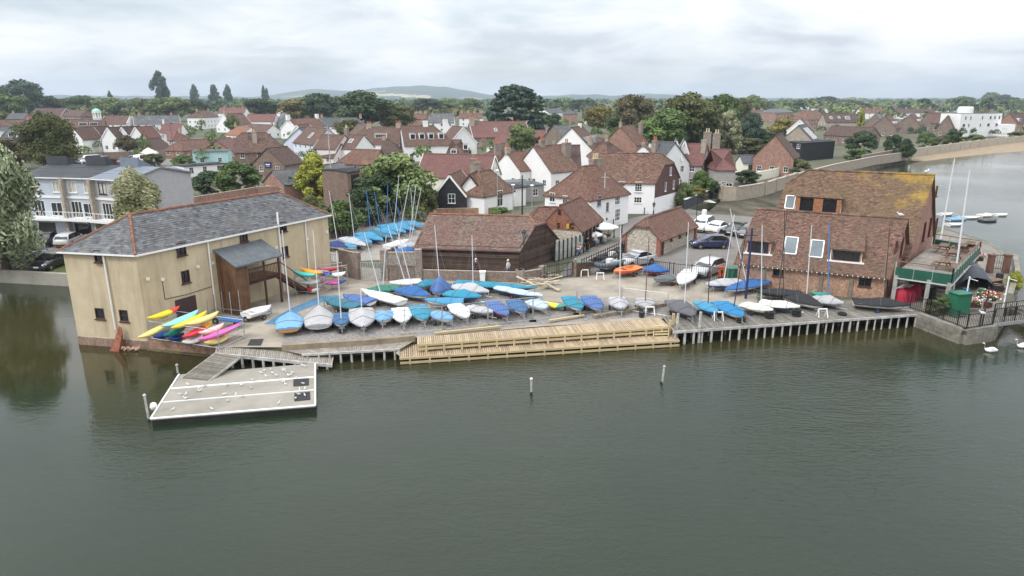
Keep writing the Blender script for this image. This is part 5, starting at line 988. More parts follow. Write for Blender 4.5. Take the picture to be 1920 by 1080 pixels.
def quads_mesh(name, C, Nn, S, c, el=None, m=None):
    n = len(C); up = np.random.normal(size=(n, 3)) if el is None else el
    Nn = Nn / np.linalg.norm(Nn, axis=1)[:, None]; a = np.cross(Nn, up); a /= np.linalg.norm(a, axis=1)[:, None] + 1e-9; b = np.cross(Nn, a)
    sx = S if np.ndim(S) == 1 else S[:, 0]; sy = S if np.ndim(S) == 1 else S[:, 1]
    a = a * sx[:, None]; b = b * sy[:, None]
    V = np.stack([C - a * .9 - b * .35, C + a * .15 - b, C + a, C - a * .1 + b * .9], 1).reshape(-1, 3)
    me = bpy.data.meshes.new(name); me.vertices.add(4 * n); me.vertices.foreach_set('co', V.ravel().astype(np.float32)); me.loops.add(4 * n); me.loops.foreach_set('vertex_index', np.arange(4 * n)); me.polygons.add(n); me.polygons.foreach_set('loop_start', np.arange(0, 4 * n, 4))
    at = me.attributes.new('rnd', 'FLOAT', 'FACE'); at.data.foreach_set('value', np.clip(c, 0, 1).astype(np.float32)); me.materials.append(m or LM['green']); me.update(calc_edges=True); return me
def sph(n): d = np.random.normal(size=(n, 3)); return d / np.linalg.norm(d, axis=1)[:, None]
def crown_pts(kind, n, leaf, seed):
    np.random.seed(seed); st = random.getstate(); random.seed(seed)
    lob = []
    if kind in ('broad', 'bush', 'willow'):
        k = {'broad': 44, 'bush': 30, 'willow': 46}[kind]; z0, z1 = {'broad': (.16, .98), 'bush': (.0, .98), 'willow': (.05, .98)}[kind]
        for i in range(k):
            z = random.random() ** .75; rr = math.sqrt(max(0.03, 1 - abs(2 * z ** (.85 if kind != 'bush' else .6) - 1) ** 2.4)); t = random.random() * 6.283; q = .36 * rr * math.sqrt(random.uniform(.15, 1))
            r = random.uniform(.085, .165); lob.append((q * math.cos(t), q * math.sin(t), z0 + r * .7 + z * (z1 - z0 - 1.6 * r), r))
    elif kind == 'poplar':
        for i in range(70): z = (i + random.random()) / 70; rr = .30 * math.sin(math.pi * min(1, z * .80 + .18)) ** .8; t = random.random() * 6.283; lob.append((rr * math.cos(t) * math.sqrt(random.random()), rr * math.sin(t) * math.sqrt(random.random()), .06 + z * .88, random.uniform(.07, .13)))
    elif kind == 'cone':
        for i in range(90): z = random.random() ** 1.0; rr = .40 * (1 - z) ** .55 * (1 - .25 * (1 - z) ** 3); t = random.random() * 6.283; lob.append((rr * math.cos(t), rr * math.sin(t), .03 + z * .90, random.uniform(.07, .12)))
    elif kind == 'cedar':
        for i in range(190): z = random.random() ** .9; rr = .46 * (1 - z ** 2.8) ** .55 * math.sqrt(random.uniform(.25, 1)); t = random.random() * 6.283; lob.append((rr * math.cos(t), rr * math.sin(t), .07 + z * .88, random.uniform(.045, .085)))
    lob = np.array(lob); w = lob[:, 3] ** 2; idx = np.random.choice(len(lob), n, p=w / w.sum()); d = sph(n); d[:, 2] = np.where(np.random.random(n) < .45, np.abs(d[:, 2]), d[:, 2])
    rad = lob[idx, 3] * np.random.uniform(.6, 1.12, n); asp = {'cedar': .45, 'willow': 1.25}.get(kind, .9)
    C = lob[idx, :3] + d * rad[:, None] * np.array([1, 1, asp]); Nn = d + np.random.normal(scale=.45, size=(n, 3)); tone = np.random.uniform(.15, .85, len(lob)); c = tone[idx] * .6 + np.random.uniform(-.1, .5, n)
    S = leaf * np.random.uniform(.6, 1.3, n)
    if kind == 'willow': S = np.stack([S * .55, S * 1.7], 1)
    random.setstate(st); return C, Nn, S, c
def trunk_mesh(kind):
    b = MB(); h = {'broad': .5, 'bush': .35, 'willow': .5, 'poplar': .8, 'cone': .8, 'cedar': .85}[kind]; b.tube((0, 0, 0), (.01, 0, h * .5), .035, .026, 7); b.tube((.01, 0, h * .5), (0, .01, h), .026, .008, 6)
    for i in range(6): t = i * 1.05; b.tube((0, 0, h * (.35 + .08 * i)), (.22 * math.cos(t), .22 * math.sin(t), h * (.35 + .08 * i) + .18), .014, .004, 5)
    return b.mesh('trunk', BARK)
CR = {}; TRK = {k: trunk_mesh(k) for k in ('broad', 'bush', 'willow', 'poplar', 'cone', 'cedar')}
for kind, n, leaf, k in (('broad', 8000, .021, 4), ('bush', 8500, .021, 4), ('willow', 20000, .016, 2), ('poplar', 5000, .026, 2), ('cone', 13000, .021, 2), ('cedar', 14000, .021, 1)):
    CR[kind] = [quads_mesh('crown', *(lambda q: (q[0], q[1], q[2], q[3]))(crown_pts(kind, n, leaf, 11 + i * 7 + len(kind))), None, LM['green']) if kind != 'willow' else (lambda q: quads_mesh('crown', q[0], q[1], q[2], q[3], np.tile(np.array([1., 0, .1]), (n, 1)), LM['green']))(crown_pts(kind, n, leaf, 31 + i)) for i in range(k)]
TN = [0]
def tree(kind, col, x, ytop, ybase, wpx, label, group=None, name=None):
    p = G(x, ybase, LAND); mp = MPP(p); h = max(.6, ZA(p, ytop) - LAND); w_ = wpx * mp; TN[0] += 1
    root = thing(name or {'bush': 'shrub', 'poplar': 'poplar_tree', 'cone': 'conifer', 'cedar': 'cedar_tree', 'willow': 'willow_tree'}.get(kind, 'tree'), p, label, 'shrub' if kind == 'bush' else 'tree', group, rz=TN[0] * 2.4)
    f_ = 1.34 if kind in ('broad', 'poplar') else 1.22; root.scale = (w_ * f_, w_ * f_, h * 1.03); me = CR[kind][TN[0] % len(CR[kind])]
    o = inst('crown', me, root); o.material_slots[0].link = 'OBJECT'; o.material_slots[0].material = LM[col]
    inst('trunk', TRK[kind], root); return root
for a in (
    ('willow', 'silver', 12, 268, 508, 178, 'large silvery willow overhanging the pond at the left edge'),
    ('willow', 'olive', 100, 216, 322, 98, 'dark olive weeping willow in front of the long terrace'),
    ('bush', 'brown', 18, 256, 318, 74, 'russet shrub beside the dark willow at the left edge'),
    ('willow', 'pale', 266, 322, 470, 92, 'pale feathery tree behind the mill roof'),
    ('bush', 'dark', 396, 320, 366, 66, 'dark round shrub left of the pair behind the mill'),
    ('bush', 'green', 450, 303, 366, 86, 'larger green shrub of the pair behind the mill'),
    ('bush', 'dark', 546, 330, 372, 26, 'narrow dark ivy bush left of the yellow conifer'),
    ('cone', 'lime', 592, 291, 372, 74, 'dense yellow green conifer among the brick buildings'),
    ('bush', 'light', 745, 286, 412, 135, 'big light green shrub tree beside the dinghy park'),
    ('bush', 'dark', 712, 326, 416, 112, 'dark green shrub mass under the light green tree'),
    ('bush', 'green', 640, 372, 440, 92, 'clipped green hedge bush beside the mill end'),
    ('bush', 'olive', 585, 366, 415, 50, 'low olive hedge behind the mill end'),
    ('bush', 'olive', 795, 345, 408, 60, 'olive shrub left of the black boarded cottage'),
    ('bush', 'green', 935, 388, 408, 46, 'small green bush below the paired cottage window'),
    ('broad', 'light', 978, 230, 292, 50, 'small light green tree in front of the bright red roof'),
    ('bush', 'red', 1012, 256, 284, 36, 'dark red shrub right of the small light green tree'),
    ('cedar', 'blue', 967, 159, 262, 108, 'great dark cedar towering over the town centre'),
    ('bush', 'dark', 1038, 213, 252, 42, 'dark rounded yew at the right foot of the cedar'),
    ('broad', 'gold', 1121, 196, 250, 50, 'round golden brown tree right of the cedar'),
    ('broad', 'brown', 1186, 176, 262, 70, 'tall brownish green tree left of the red roof with white gable'),
    ('broad', 'green', 1164, 213, 262, 56, 'green tree below the tall brownish one'),
    ('broad', 'green', 1244, 204, 292, 98, 'broad green tree behind the white seaside house'),
    ('broad', 'olive', 1292, 172, 290, 92, 'largest brownish olive tree in the right centre'),
    ('broad', 'green', 1346, 175, 262, 62, 'green tree behind the largest olive tree'),
    ('broad', 'olive', 1382, 182, 250, 40, 'olive tree right of the pair of big trees'),
    ('broad', 'light', 1412, 178, 225, 40, 'pale green tree on the skyline right of the big trees'),
    ('bush', 'dark', 1318, 222, 290, 58, 'dark green bush mass behind the twin chimneys'),
    ('cone', 'lime', 1350, 202, 262, 32, 'small lime green conifer top beside the cream flecked tree'),
    ('cone', 'cream', 1362, 209, 288, 56, 'cream flecked tree standing behind the grey boarded house'),
    ('broad', 'blue', 1403, 212, 284, 42, 'dark blue green tree right of the cream flecked one'),
    ('bush', 'dark', 1428, 240, 284, 60, 'dark round bush behind the brick gable'),
    ('bush', 'gold', 1466, 222, 268, 62, 'yellow green bamboo bush behind the brick gable'),
    ('bush', 'olive', 1405, 258, 288, 60, 'olive hedge behind the slate garden room'),
    ('broad', 'dark', 688, 170, 250, 106, 'large dark tree left of the hills gap'),
    ('broad', 'olive', 742, 194, 250, 70, 'olive green tree right of the large dark tree'),
    ('broad', 'dark', 605, 174, 232, 74, 'dark tree behind the yellow green one'),
    ('broad', 'gold', 566, 184, 232, 72, 'yellow green rounded tree on the centre left'),
    ('broad', 'gold', 597, 188, 228, 44, 'smaller yellow green tree beside the rounded one'),
    ('broad', 'dark', 494, 184, 226, 60, 'dark round tree right of the red roofed white house'),
    ('broad', 'olive', 655, 223, 268, 52, 'olive tree in front of the long slate roof'),
    ('broad', 'light', 322, 181, 228, 70, 'bright green spreading tree below the tallest poplar'),
    ('broad', 'dark', 372, 186, 225, 44, 'dark tree right of the bright spreading one'),
    ('bush', 'green', 437, 214, 252, 26, 'small green tree beside the white gabled house'),
    ('poplar', 'blue', 304, 137, 212, 36, 'tallest dark poplar on the left skyline'),
    ('poplar', 'blue', 368, 161, 206, 20, 'slim poplar right of the tallest one'),
    ('poplar', 'blue', 405, 161, 208, 24, 'poplar left of the close pair'),
    ('poplar', 'blue', 430, 162, 208, 22, 'poplar right of the close pair'),
    ('poplar', 'blue', 210, 172, 206, 11, 'tiny far poplar near the white cupola'),
    ('poplar', 'blue', 497, 163, 205, 11, 'left spire of the twin poplars'),
    ('poplar', 'blue', 503, 167, 205, 10, 'right spire of the twin poplars'),
    ('broad', 'blue', 47, 148, 226, 64, 'grey green tree standing tall on the left skyline'),
    ('broad', 'green', 18, 172, 232, 70, 'green tree at the left skyline edge'),
    ('broad', 'dark', 88, 178, 222, 54, 'dark tree right of the tall grey green one'),
    ('broad', 'olive', 125, 184, 220, 60, 'olive tree between the skyline roofs'),
    ('broad', 'green', 160, 178, 220, 52, 'green tree left of the white cupola'),
    ('broad', 'light', 205, 182, 222, 60, 'pale green tree behind the white cupola'),
    ('broad', 'dark', 236, 192, 224, 50, 'dark rounded tree right of the white cupola'),
    ('broad', 'olive', 270, 184, 222, 56, 'olive tree left of the tallest poplar'),
    ('broad', 'light', 450, 190, 215, 44, 'pale tree behind the poplar pair'),
    ('bush', 'dark', 1612, 246, 296, 62, 'dark sea wall shrub beside the black clad house'),
    ('bush', 'green', 1606, 278, 306, 46, 'bright green shrub on the curving sea wall'),
    ('bush', 'dark', 1672, 252, 292, 36, 'dark shrub left of the small white statue'),
    ('bush', 'dark', 1694, 258, 300, 36, 'dark shrub spilling over the brick garden wall'),
    ('bush', 'green', 1730, 248, 282, 28, 'upright green shrub above the far beach'),
    ('bush', 'olive', 1760, 256, 276, 36, 'low olive shrubs above the far beach'),
    ('bush', 'lime', 1793, 254, 272, 22, 'lime green bush left of the white villa'),
    ('bush', 'dark', 1785, 240, 272, 34, 'dark bush behind the lime green one'),
    ('bush', 'green', 1825, 252, 270, 40, 'green bush in front of the white villa'),
    ('bush', 'olive', 1905, 246, 264, 34, 'olive bush right of the white villa'),
    ('cone', 'lime', 1611, 206, 250, 16, 'slim bright green tree beside the skylight roof'),
    ('bush', 'lime', 1566, 200, 222, 34, 'lime bush on the right skyline behind the red hip'),
    ('bush', 'green', 1314, 320, 372, 44, 'green garden shrub beside the bowed balcony'),
    ('bush', 'dark', 1336, 338, 372, 30, 'dark garden shrub at the end of the white topped wall'),
    ('bush', 'light', 1283, 342, 388, 42, 'pale garden shrub behind the white topped wall'),
    ('bush', 'gold', 1306, 346, 380, 36, 'yellow flowering shrub in the waterside garden'),
    ('bush', 'olive', 1492, 298, 330, 54, 'olive shrub in front of the red brick bays'),
    ('bush', 'dark', 1400, 318, 345, 46, 'dark hedge in front of the slate garden room'),
    ('broad', 'brown', 240, 254, 292, 36, 'thin bare branched shrub before the white gables'),
    ('bush', 'green', 273, 248, 284, 18, 'ivy column beside the rightmost white gable'),
    ('bush', 'red', 215, 296, 328, 30, 'russet shrub between the parked vans'),
    ('bush', 'green', 345, 290, 318, 40, 'green shrub left of the aqua shop'),
    ('bush', 'olive', 290, 288, 312, 40, 'olive hedge below the old brick wall'),
    ('broad', 'silver', 1598, 182, 205, 38, 'silver green tree at the left of the far belt'),
    ('broad', 'dark', 1548, 180, 204, 36, 'dark tree left end of the far belt'),
    ('broad', 'light', 1855, 172, 202, 26, 'pale rounded tree standing above the far belt'),
    ('broad', 'dark', 1884, 177, 203, 32, 'dark rounded tree near the right edge of the far belt'),
    ('broad', 'green', 1800, 180, 203, 40, 'green tree above the white villa in the far belt'),
    ('broad', 'dark', 800, 184, 216, 50, 'dark tree left of the slate roof skyline'), ('broad', 'light', 842, 183, 214, 44, 'light tree over the slate roof skyline'), ('broad', 'green', 880, 184, 216, 50, 'green tree left behind the cedar'),
    ('broad', 'olive', 1050, 186, 208, 36, 'olive tree above the far brick house'), ('broad', 'dark', 1085, 186, 210, 40, 'dark tree right above the far brick house'), ('broad', 'light', 1480, 186, 206, 40, 'light tree behind the slate villa'),
): tree(*a)
# far woods: nobody could count them
def wood(name, n, d0, d1, x0, x1, h0, h1, col, q=46, size=1.0, seed=3):
    np.random.seed(seed); D = np.random.uniform(d0, d1, n); X = np.random.uniform(x0, x1, n); X = (X - 960) / F_PX * D; H = np.random.uniform(h0, h1, n); Wd = H * np.random.uniform(.35, .6, n)
    C = []; Nn = []; S = []; c = []
    for i in range(n):
        d = sph(q); d[:, 2] = np.abs(d[:, 2]) * 1.0 - .25 * np.random.random(q); r = np.random.uniform(.75, 1.05, q)
        C.append(np.stack([X[i] + d[:, 0] * r * Wd[i], D[i] + d[:, 1] * r * Wd[i], LAND + H[i] * .48 + d[:, 2] * r * H[i] * .5], 1)); Nn.append(d + np.random.normal(scale=.4, size=(q, 3))); S.append(np.full(q, Wd[i] * .30 * size) * np.random.uniform(.6, 1.3, q)); c.append(np.random.random() * .6 + np.random.uniform(0, .4, q))
    me = quads_mesh(name, np.concatenate(C), np.concatenate(Nn), np.concatenate(S), np.concatenate(c), None, LM[col]); tag(inst(name, me), kind='stuff')
wood('distant_woodland', 900, 900, 3200, -200, 2150, 11, 19, 'green', seed=3)
wood('distant_woodland', 700, 700, 2600, -200, 2150, 9, 17, 'dark', seed=4)
wood('distant_woodland', 420, 560, 1600, -200, 2150, 7, 13, 'light', seed=5)
wood('distant_woodland', 260, 420, 900, -150, 1250, 6, 11, 'olive', seed=6)
wood('distant_woodland', 170, 420, 900, 1380, 2100, 4, 8, 'olive', seed=9)
wood('garden_trees', 230, 170, 420, -120, 1300, 2.5, 5.8, 'green', seed=7, q=170, size=.45)
wood('garden_trees', 60, 260, 420, 1450, 2000, 3, 5, 'dark', seed=8, q=170, size=.45)
# ---------------------------------------------------------------- docks
OLDW = mat('old_planks', (.13, .12, .105), .85, .2, 3, col2=(.22, .205, .18), attr=.28, bump=.2); NEWW = mat('new_planks', (.31, .235, .155), .75, .15, 3, col2=(.43, .335, .225), attr=.22, bump=.15); NEWF = mat('new_timber', (.47, .375, .215), .75, .12, 2)
GREYP = mat('grey_planks', (.22, .195, .165), .85, .2, 3, col2=(.33, .30, .26), attr=.2, bump=.2); PILE = mat('pile_wood', (.28, .27, .25), .85, .3, 2.5, col2=(.55, .54, .52), bump=.3); SHADEW = mat('underdeck_shade', (.012, .011, .010), .9, .2)  # last material: under-deck shade put into a near-black colour
def planks(parent, a0, a1, b0, b1, n, m, th=.05, gap=.20, name='plank'):
    for i in range(n):
        t0, t1 = (i + gap / 2) / n, (i + 1 - gap / 2) / n; j = Vector((0, 0, random.uniform(-.006, .006))); P = [a0.lerp(a1, t0) + j, a0.lerp(a1, t1) + j, b0.lerp(b1, t1) + j, b0.lerp(b1, t0) + j]
        b = MB(); dn = Vector((0, 0, th)); b.add([*P, *[p - dn for p in P]], [(3, 2, 1, 0), (4, 5, 6, 7), (0, 1, 5, 4), (1, 2, 6, 5), (2, 3, 7, 6), (3, 0, 4, 7)], c=random.random()); b.build(name, m, parent)
def slab(parent, name, P, th, m):
    b = MB(); n = len(P); b.add([*P, *[p - Vector((0, 0, th)) for p in P]], [list(range(n)), list(range(n, 2 * n))[::-1]] + [(i, n + i, n + (i + 1) % n, (i + 1) % n) for i in range(n)]); return b.build(name, m, parent)
def beam_part(parent, name, p, q, w_, h, m): b = MB(); b.beam(p, q, w_, h, c=random.random()); return b.build(name, m, parent)
def post_part(parent, name, p, r0, z0, z1, m, sq=False):
    b = MB()
    if sq: b.box(p[0], p[1], z0, r0 * 2, r0 * 2, z1 - z0, base=True, c=random.random())
    else: b.tube((p[0], p[1], z0), (p[0] + random.uniform(-.03, .03), p[1], z1), r0, r0 * .92, 7, c=random.random())
    return b.build(name, m, parent)
# old piled jetty on the right
JZ = 1.08; j0, j1 = G(1262, 620, JZ), G(1727, 587, JZ); k0, k1 = G(1240, 591, JZ), G(1640, 558, JZ)
jet = thing('jetty', V3(j0.to_2d(), 0), 'old grey plank jetty on pale piles below the brick boathouse', 'jetty')
planks(jet, k0, k1, j0, j1, 124, OLDW)
beam_part(jet, 'edge_beam', j0 - Vector((0, .02, .12)), j1 - Vector((0, .02, .12)), .14, .18, PILE)
slab(jet, 'shade_slab', [j0 + Vector((-.3, 1.7, -.1)), j1 + Vector((.6, 1.6, -.1)), j1 + Vector((.6, 2.6, -.1)), j0 + Vector((-.3, 2.8, -.1))], 1.4, SHADEW)  # near-black slab, paints the shade between the piles
for i in range(29): p = j0.lerp(j1, (i + .35 + random.uniform(-.14, .14)) / 29); post_part(jet, 'pile', p, random.uniform(.055, .075), -.6, JZ - .1, PILE, sq=random.random() < .3)
for i in range(15): p = j0.lerp(j1, (i + .5) / 15) + Vector((-.2, 1.3, 0)); post_part(jet, 'pile', p, .07, -.6, JZ - .1, OLDW)
for px, py, top in ((1268, 640, 588), (1310, 642, 585)): p = G(px, py, 0); post_part(jet, 'mooring_post', p, .11, -.6, ZA(p, top), PILE)
# new two-level boardwalk
UZ, LZ = 1.12, .52
bw_ = thing('boardwalk', G(1000, 650, 0), 'new pale timber boardwalk on two levels along the water', 'boardwalk')
u0, u1, v0, v1 = G(782, 632, UZ), G(1238, 596, UZ), G(782, 645, UZ), G(1256, 612, UZ)
planks(bw_, u0, u1, v0, v1, 128, NEWW)
l0, l1, m0_, m1_ = G(750, 645, LZ), G(1262, 622, LZ), G(750, 670, LZ), G(1274, 637, LZ)
planks(bw_, l0, l1, m0_, m1_, 138, NEWW)
for (p, q, dz, nm) in ((v0, v1, -.09, 'edge_beam'), (v0, v1, -.36, 'lower_beam'), (m0_, m1_, -.09, 'edge_beam'), (m0_, m1_, -.40, 'lower_beam'), (m0_, l0, -.1, 'edge_beam')): beam_part(bw_, nm, p + Vector((0, -.03, dz)), q + Vector((0, -.03, dz)), .07, .15, NEWF)
for i in range(15): p = v0.lerp(v1, (i + .5) / 15); post_part(bw_, 'post', p, .07, LZ - .3, UZ - .02, NEWF, True)
for i in range(15): p = m0_.lerp(m1_, (i + .5) / 15); post_part(bw_, 'post', p, .06, -.6, LZ - .03, NEWF, True)
slab(bw_, 'shade_backing', [l0 + Vector((.2, .35, -.08)), l1 + Vector((0, .3, -.08)), l1 + Vector((0, .7, -.08)), l0 + Vector((.2, .7, -.08))], 1.2, SHADEW)  # added near-black strip standing in for shade under the upper deck
slab(bw_, 'bearer', [v0 + Vector((0, .7, -.08)), v1 + Vector((0, .7, -.08)), v1 + Vector((0, .95, -.08)), v0 + Vector((0, .95, -.08))], .5, NEWW)
beam_part(bw_, 'kerb_timber', G(815, 625, UZ + .06), G(938, 612, UZ + .06), .2, .14, NEWF); beam_part(bw_, 'kerb_timber', G(1030, 601, UZ + .06), G(1095, 591, UZ + .06), .2, .12, NEWF)
post_part(bw_, 'end_post', G(1261, 622, LZ), .09, 0, 1.9, NEWF, True); post_part(bw_, 'end_post', G(1256, 612, UZ), .08, .4, 1.6, NEWF, True)
q0, q1 = v1 + Vector((-1.0, .1, 0)), m1_ + Vector((-1.6, .5, 0))
for i in range(5): beam_part(bw_, 'step', q0.lerp(q1, i / 4) + Vector((-.1, 0, 0)), q0.lerp(q1, i / 4) + Vector((.9, .12, 0)), .26, .05, NEWF)
beam_part(bw_, 'stringer', q0 + Vector((-.15, 0, -.05)), q1 + Vector((-.15, 0, -.05)), .06, .25, NEWF); beam_part(bw_, 'stringer', q0 + Vector((.95, .1, -.05)), q1 + Vector((.95, .1, -.05)), .06, .25, NEWF)
# grey walkway and slip deck on the left
wk = thing('walkway', G(650, 655, 0), 'narrow grey plank walkway below the gravel yard', 'walkway')
w0_, w1_, x0_, x1_ = G(527, 655, .8), G(782, 635, .8), G(566, 664, .75), G(750, 654, .75)
planks(wk, w0_, w1_, x0_, x1_, 62, GREYP); beam_part(wk, 'edge_beam', x0_ - Vector((0, .03, .05)), x1_ - Vector((0, .03, .05)), .1, .14, PILE)
for i in range(9): post_part(wk, 'pile', x0_.lerp(x1_, (i + .5) / 9), .08, -.6, .7, PILE)
planks(wk, x1_, l0 + Vector((0, 0, .2)), G(742, 661, .65), m0_ + Vector((-.02, 0, .1)), 4, GREYP)
sd_ = thing('slip_deck', G(500, 668, 0), 'sloping grey plank deck above the pontoon', 'deck')
s0, s1, s2, s3 = G(405, 649, 1.06), G(627, 664, .42), G(403, 661, 1.04), G(623, 683, .34)
planks(sd_, s0, s1, s2, s3, 64, GREYP); beam_part(sd_, 'edge_beam', s2 - Vector((0, .02, .1)), s3 - Vector((0, .02, .1)), .1, .2, PILE)
for i in range(11): post_part(sd_, 'pile', s2.lerp(s3, (i + .5) / 11), .09, -.6, 1.0 - .65 * (i + .5) / 11, PILE)
slab(sd_, 'shade_slab', [s0 + Vector((0, -.02, -.15)), s1 + Vector((0, -.02, -.15)), s1 + Vector((0, .2, -.15)), s0 + Vector((0, .2, -.15))], 1.3, SHADEW)  # shade below the sloping deck, painted as a near-black slab
gw = thing('gangway', G(400, 690, 0), 'weathered slatted gangway leading down to the pontoon', 'gangway')
g0, g1, g2, g3 = G(404, 661, 1.12), G(449, 669, 1.08), G(341, 708, .42), G(391, 713, .42)
planks(gw, g0, g2, g1, g3, 42, mat('gang_slats', (.13, .118, .10), .85, .2, 3, col2=(.21, .19, .16), attr=.3), gap=.2, name='slat')
beam_part(gw, 'side_beam', g0 - Vector((0, 0, .08)), g2 - Vector((0, 0, .08)), .1, .14, PILE); beam_part(gw, 'side_beam', g1 - Vector((0, 0, .08)), g3 - Vector((0, 0, .08)), .1, .14, PILE)
# pontoon
PZ = .38; pf0, pf1, pb0, pb1 = G(282, 786, PZ), G(591, 761, PZ), G(336, 702, PZ), G(591, 681, PZ)
pon = thing('pontoon', V3(((pf0 + pb1) / 2).to_2d(), 0), 'floating concrete pontoon of three slabs dotted with gulls', 'pontoon')
PCONC = mat('pontoon_concrete', (.215, .20, .172), .9, .12, .6, col2=(.31, .288, .25), bump=.15, detail=11)
cutl = [(pf0.lerp(pb0, t), pf1.lerp(pb1, t)) for t in (0, .33, .635, 1)]
for i, ((a, c), (e_, g_)) in enumerate(zip(cutl, cutl[1:])):
    sh = Vector((0, .02, 0)); k = slab(pon, 'slab', [a + sh, c + sh, g_ - sh, e_ - sh], .10, PCONC)
    beam_part(pon, 'edge_strip', a + Vector((0, .02, .02)), c + Vector((0, .02, .02)), .12 if i != 1 else .05, .06, WHITEP)
beam_part(pon, 'edge_strip', pf0 + Vector((0, 0, .02)), pb0 + Vector((0, 0, .02)), .08, .06, WHITEP); beam_part(pon, 'edge_strip', pf1 + Vector((0, 0, .02)), pb1 + Vector((0, 0, .02)), .10, .06, WHITEP)
slab(pon, 'float', [pf0 + Vector((.04, .04, -.11)), pf1 + Vector((-.04, .04, -.11)), pb1 + Vector((-.04, -.04, -.11)), pb0 + Vector((.04, -.04, -.11))], .5, mat('float_dark', (.02, .022, .02), .8, .3))
MATD = mat('rubber_mat', (.03, .03, .033), .9, .3, 5)
for P in (((550, 711), (579, 709), (579, 722), (550, 724)), ((552, 737), (581, 734), (582, 749), (552, 752))): slab(pon, 'mat', [G(x, y, PZ + .03) for x, y in P][::-1], .025, MATD)
tag(slab(None, 'floor_mat', [G(x, y, LAND + .04) for x, y in ((464, 647), (489, 647), (494, 635), (470, 636))], .03, MATD), 'black rubber mat on the concrete by the slip deck', 'mat')
for px, py, top, lb in ((280, 788, 742, 'thin mooring pole at the front corner of the pontoon'), (334, 702, 685, 'short mooring pole at the back corner of the pontoon'), (996, 738, 711, 'white topped marker post standing in the pond'), (1240, 718, 688, 'leaning weathered marker post right in the pond')):
    p = G(px, py, 0); b = MB(); z1 = ZA(p, top); b.tube((p.x, p.y, -.8), (p.x + (.12 if px == 1240 else -.06 if px < 300 else 0), p.y, z1), .07, .06, 7); b.tube((p.x, p.y, -.1), (p.x, p.y, .12), .085, .085, 7, m=1); b.lathe([(.09, 0), (.1, .03), (.02, .12)], 7, (p.x + (.12 if px == 1240 else -.06 if px < 300 else 0), p.y, z1), m=2)
    tag(b.build('marker_post', [PILE, MATD, WHITEP if px == 996 else PILE]), lb, 'post')
b = MB(); p = G(288, 762, .4); b.lathe([(.02, -.25), (.15, -.18), (.2, 0), (.15, .18), (.02, .25)], 10, p); tag(b.build('fender', WHITEP, smooth=True), 'white round fender at the pontoon left edge', 'fender')
# timbers lying about
LOG = mat('log_timber', (.22, .185, .14), .9, .3, 2); OFFCUT = mat('offcut_timber', (.36, .31, .24), .85, .2, 3, col2=(.5, .44, .33), attr=.25)
b = MB(); b.beam(G(1113, 594, LAND + .15), G(1250, 570, LAND + .15), .35, .3); tag(b.build('timber_baulk', LOG), 'heavy weathered timber baulk behind the new boardwalk', 'timber')
for i in range(34):
    p = G(random.uniform(985, 1040), random.uniform(520, 545), LAND) ; t_ = random.uniform(-.9, .7); L_ = random.uniform(.7, 2.2); b = MB(); b.beam((-L_ / 2, 0, 0), (L_ / 2, 0, 0), random.uniform(.09, .2), .06, c=random.random())
    tag(inst('timber_offcut', b.mesh('timber_offcut', OFFCUT), None, p + Vector((0, 0, .08 + random.random() * .45)), (random.uniform(-.2, .2), random.uniform(-.25, .25), t_)), 'pale plank in the untidy timber pile by the black gate', 'timber', 'planks of the timber pile')
sheet('blue_carpet', px_pts([(495, 607), (545, 578), (600, 556), (631, 553), (640, 556), (616, 562), (560, 584), (517, 608)], LAND + .02), LAND + .02, mat('blue_carpet', (.07, .17, .29), .9, .2, 1), kind=None); tag(bpy.data.objects['blue_carpet'], 'long blue carpet strip laid across the concrete yard', 'carpet')
# ---------------------------------------------------------------- boats
def cloth(name, c, v=.12): return mat(name, c, .75, v, 1.6, bump=.25, bscale=5)
C_LB = cloth('cover_light_blue', (.16, .33, .52)); C_GR = cloth('cover_grey', (.36, .36, .37)); C_DB = cloth('cover_dark_blue', (.045, .12, .25)); C_LG = cloth('cover_light_grey', (.40, .40, .42)); C_TQ = cloth('cover_turquoise', (.025, .22, .33)); C_SK = cloth('cover_sky', (.05, .24, .40)); C_WH = cloth('cover_white', (.62, .63, .64), .06)
C_PB = cloth('cover_periwinkle', (.065, .13, .32)); C_NV = cloth('cover_navy', (.018, .04, .15)); C_BL = cloth('cover_blue', (.025, .11, .31)); C_DG = cloth('cover_slate', (.11, .12, .135)); C_BK = cloth('cover_black', (.016, .017, .02)); C_CR = cloth('cover_cream', (.60, .60, .53)); C_GN = cloth('cover_green', (.03, .17, .12)); C_TL = cloth('cover_teal', (.02, .20, .30)); C_BR = cloth('cover_bright_blue', (.015, .18, .38)); C_DK = cloth('cover_charcoal', (.10, .10, .115)); C_PL = cloth('cover_pale_blue', (.42, .52, .62)); C_ST = cloth('cover_steel_teal', (.03, .14, .20))
H_WH = mat('hull_white', (.74, .74, .73), .3, .04, coat=.3); H_BL = mat('hull_blue', (.03, .08, .30), .3, .05, coat=.3); H_WD = mat('hull_wood', (.42, .21, .07), .4, .25, 6, coat=.3); H_GY = mat('hull_grey', (.35, .36, .38), .4, .1); H_DK = mat('hull_dark', (.03, .04, .05), .4, .1); H_OR = mat('hull_orange', (.72, .13, .02), .35, .08); H_RD = mat('hull_red', (.30, .03, .03), .4, .1)
M_WH = mat('mast_white', (.66, .67, .69), .4, .05); M_BLU = mat('mast_blue', (.05, .22, .55), .5, .05); M_NAV = mat('mast_navy', (.02, .03, .10), .5, .05); M_DK = mat('mast_dark', (.12, .09, .08), .5, .1); M_BR = mat('mast_brown', (.07, .045, .035), .6, .1)
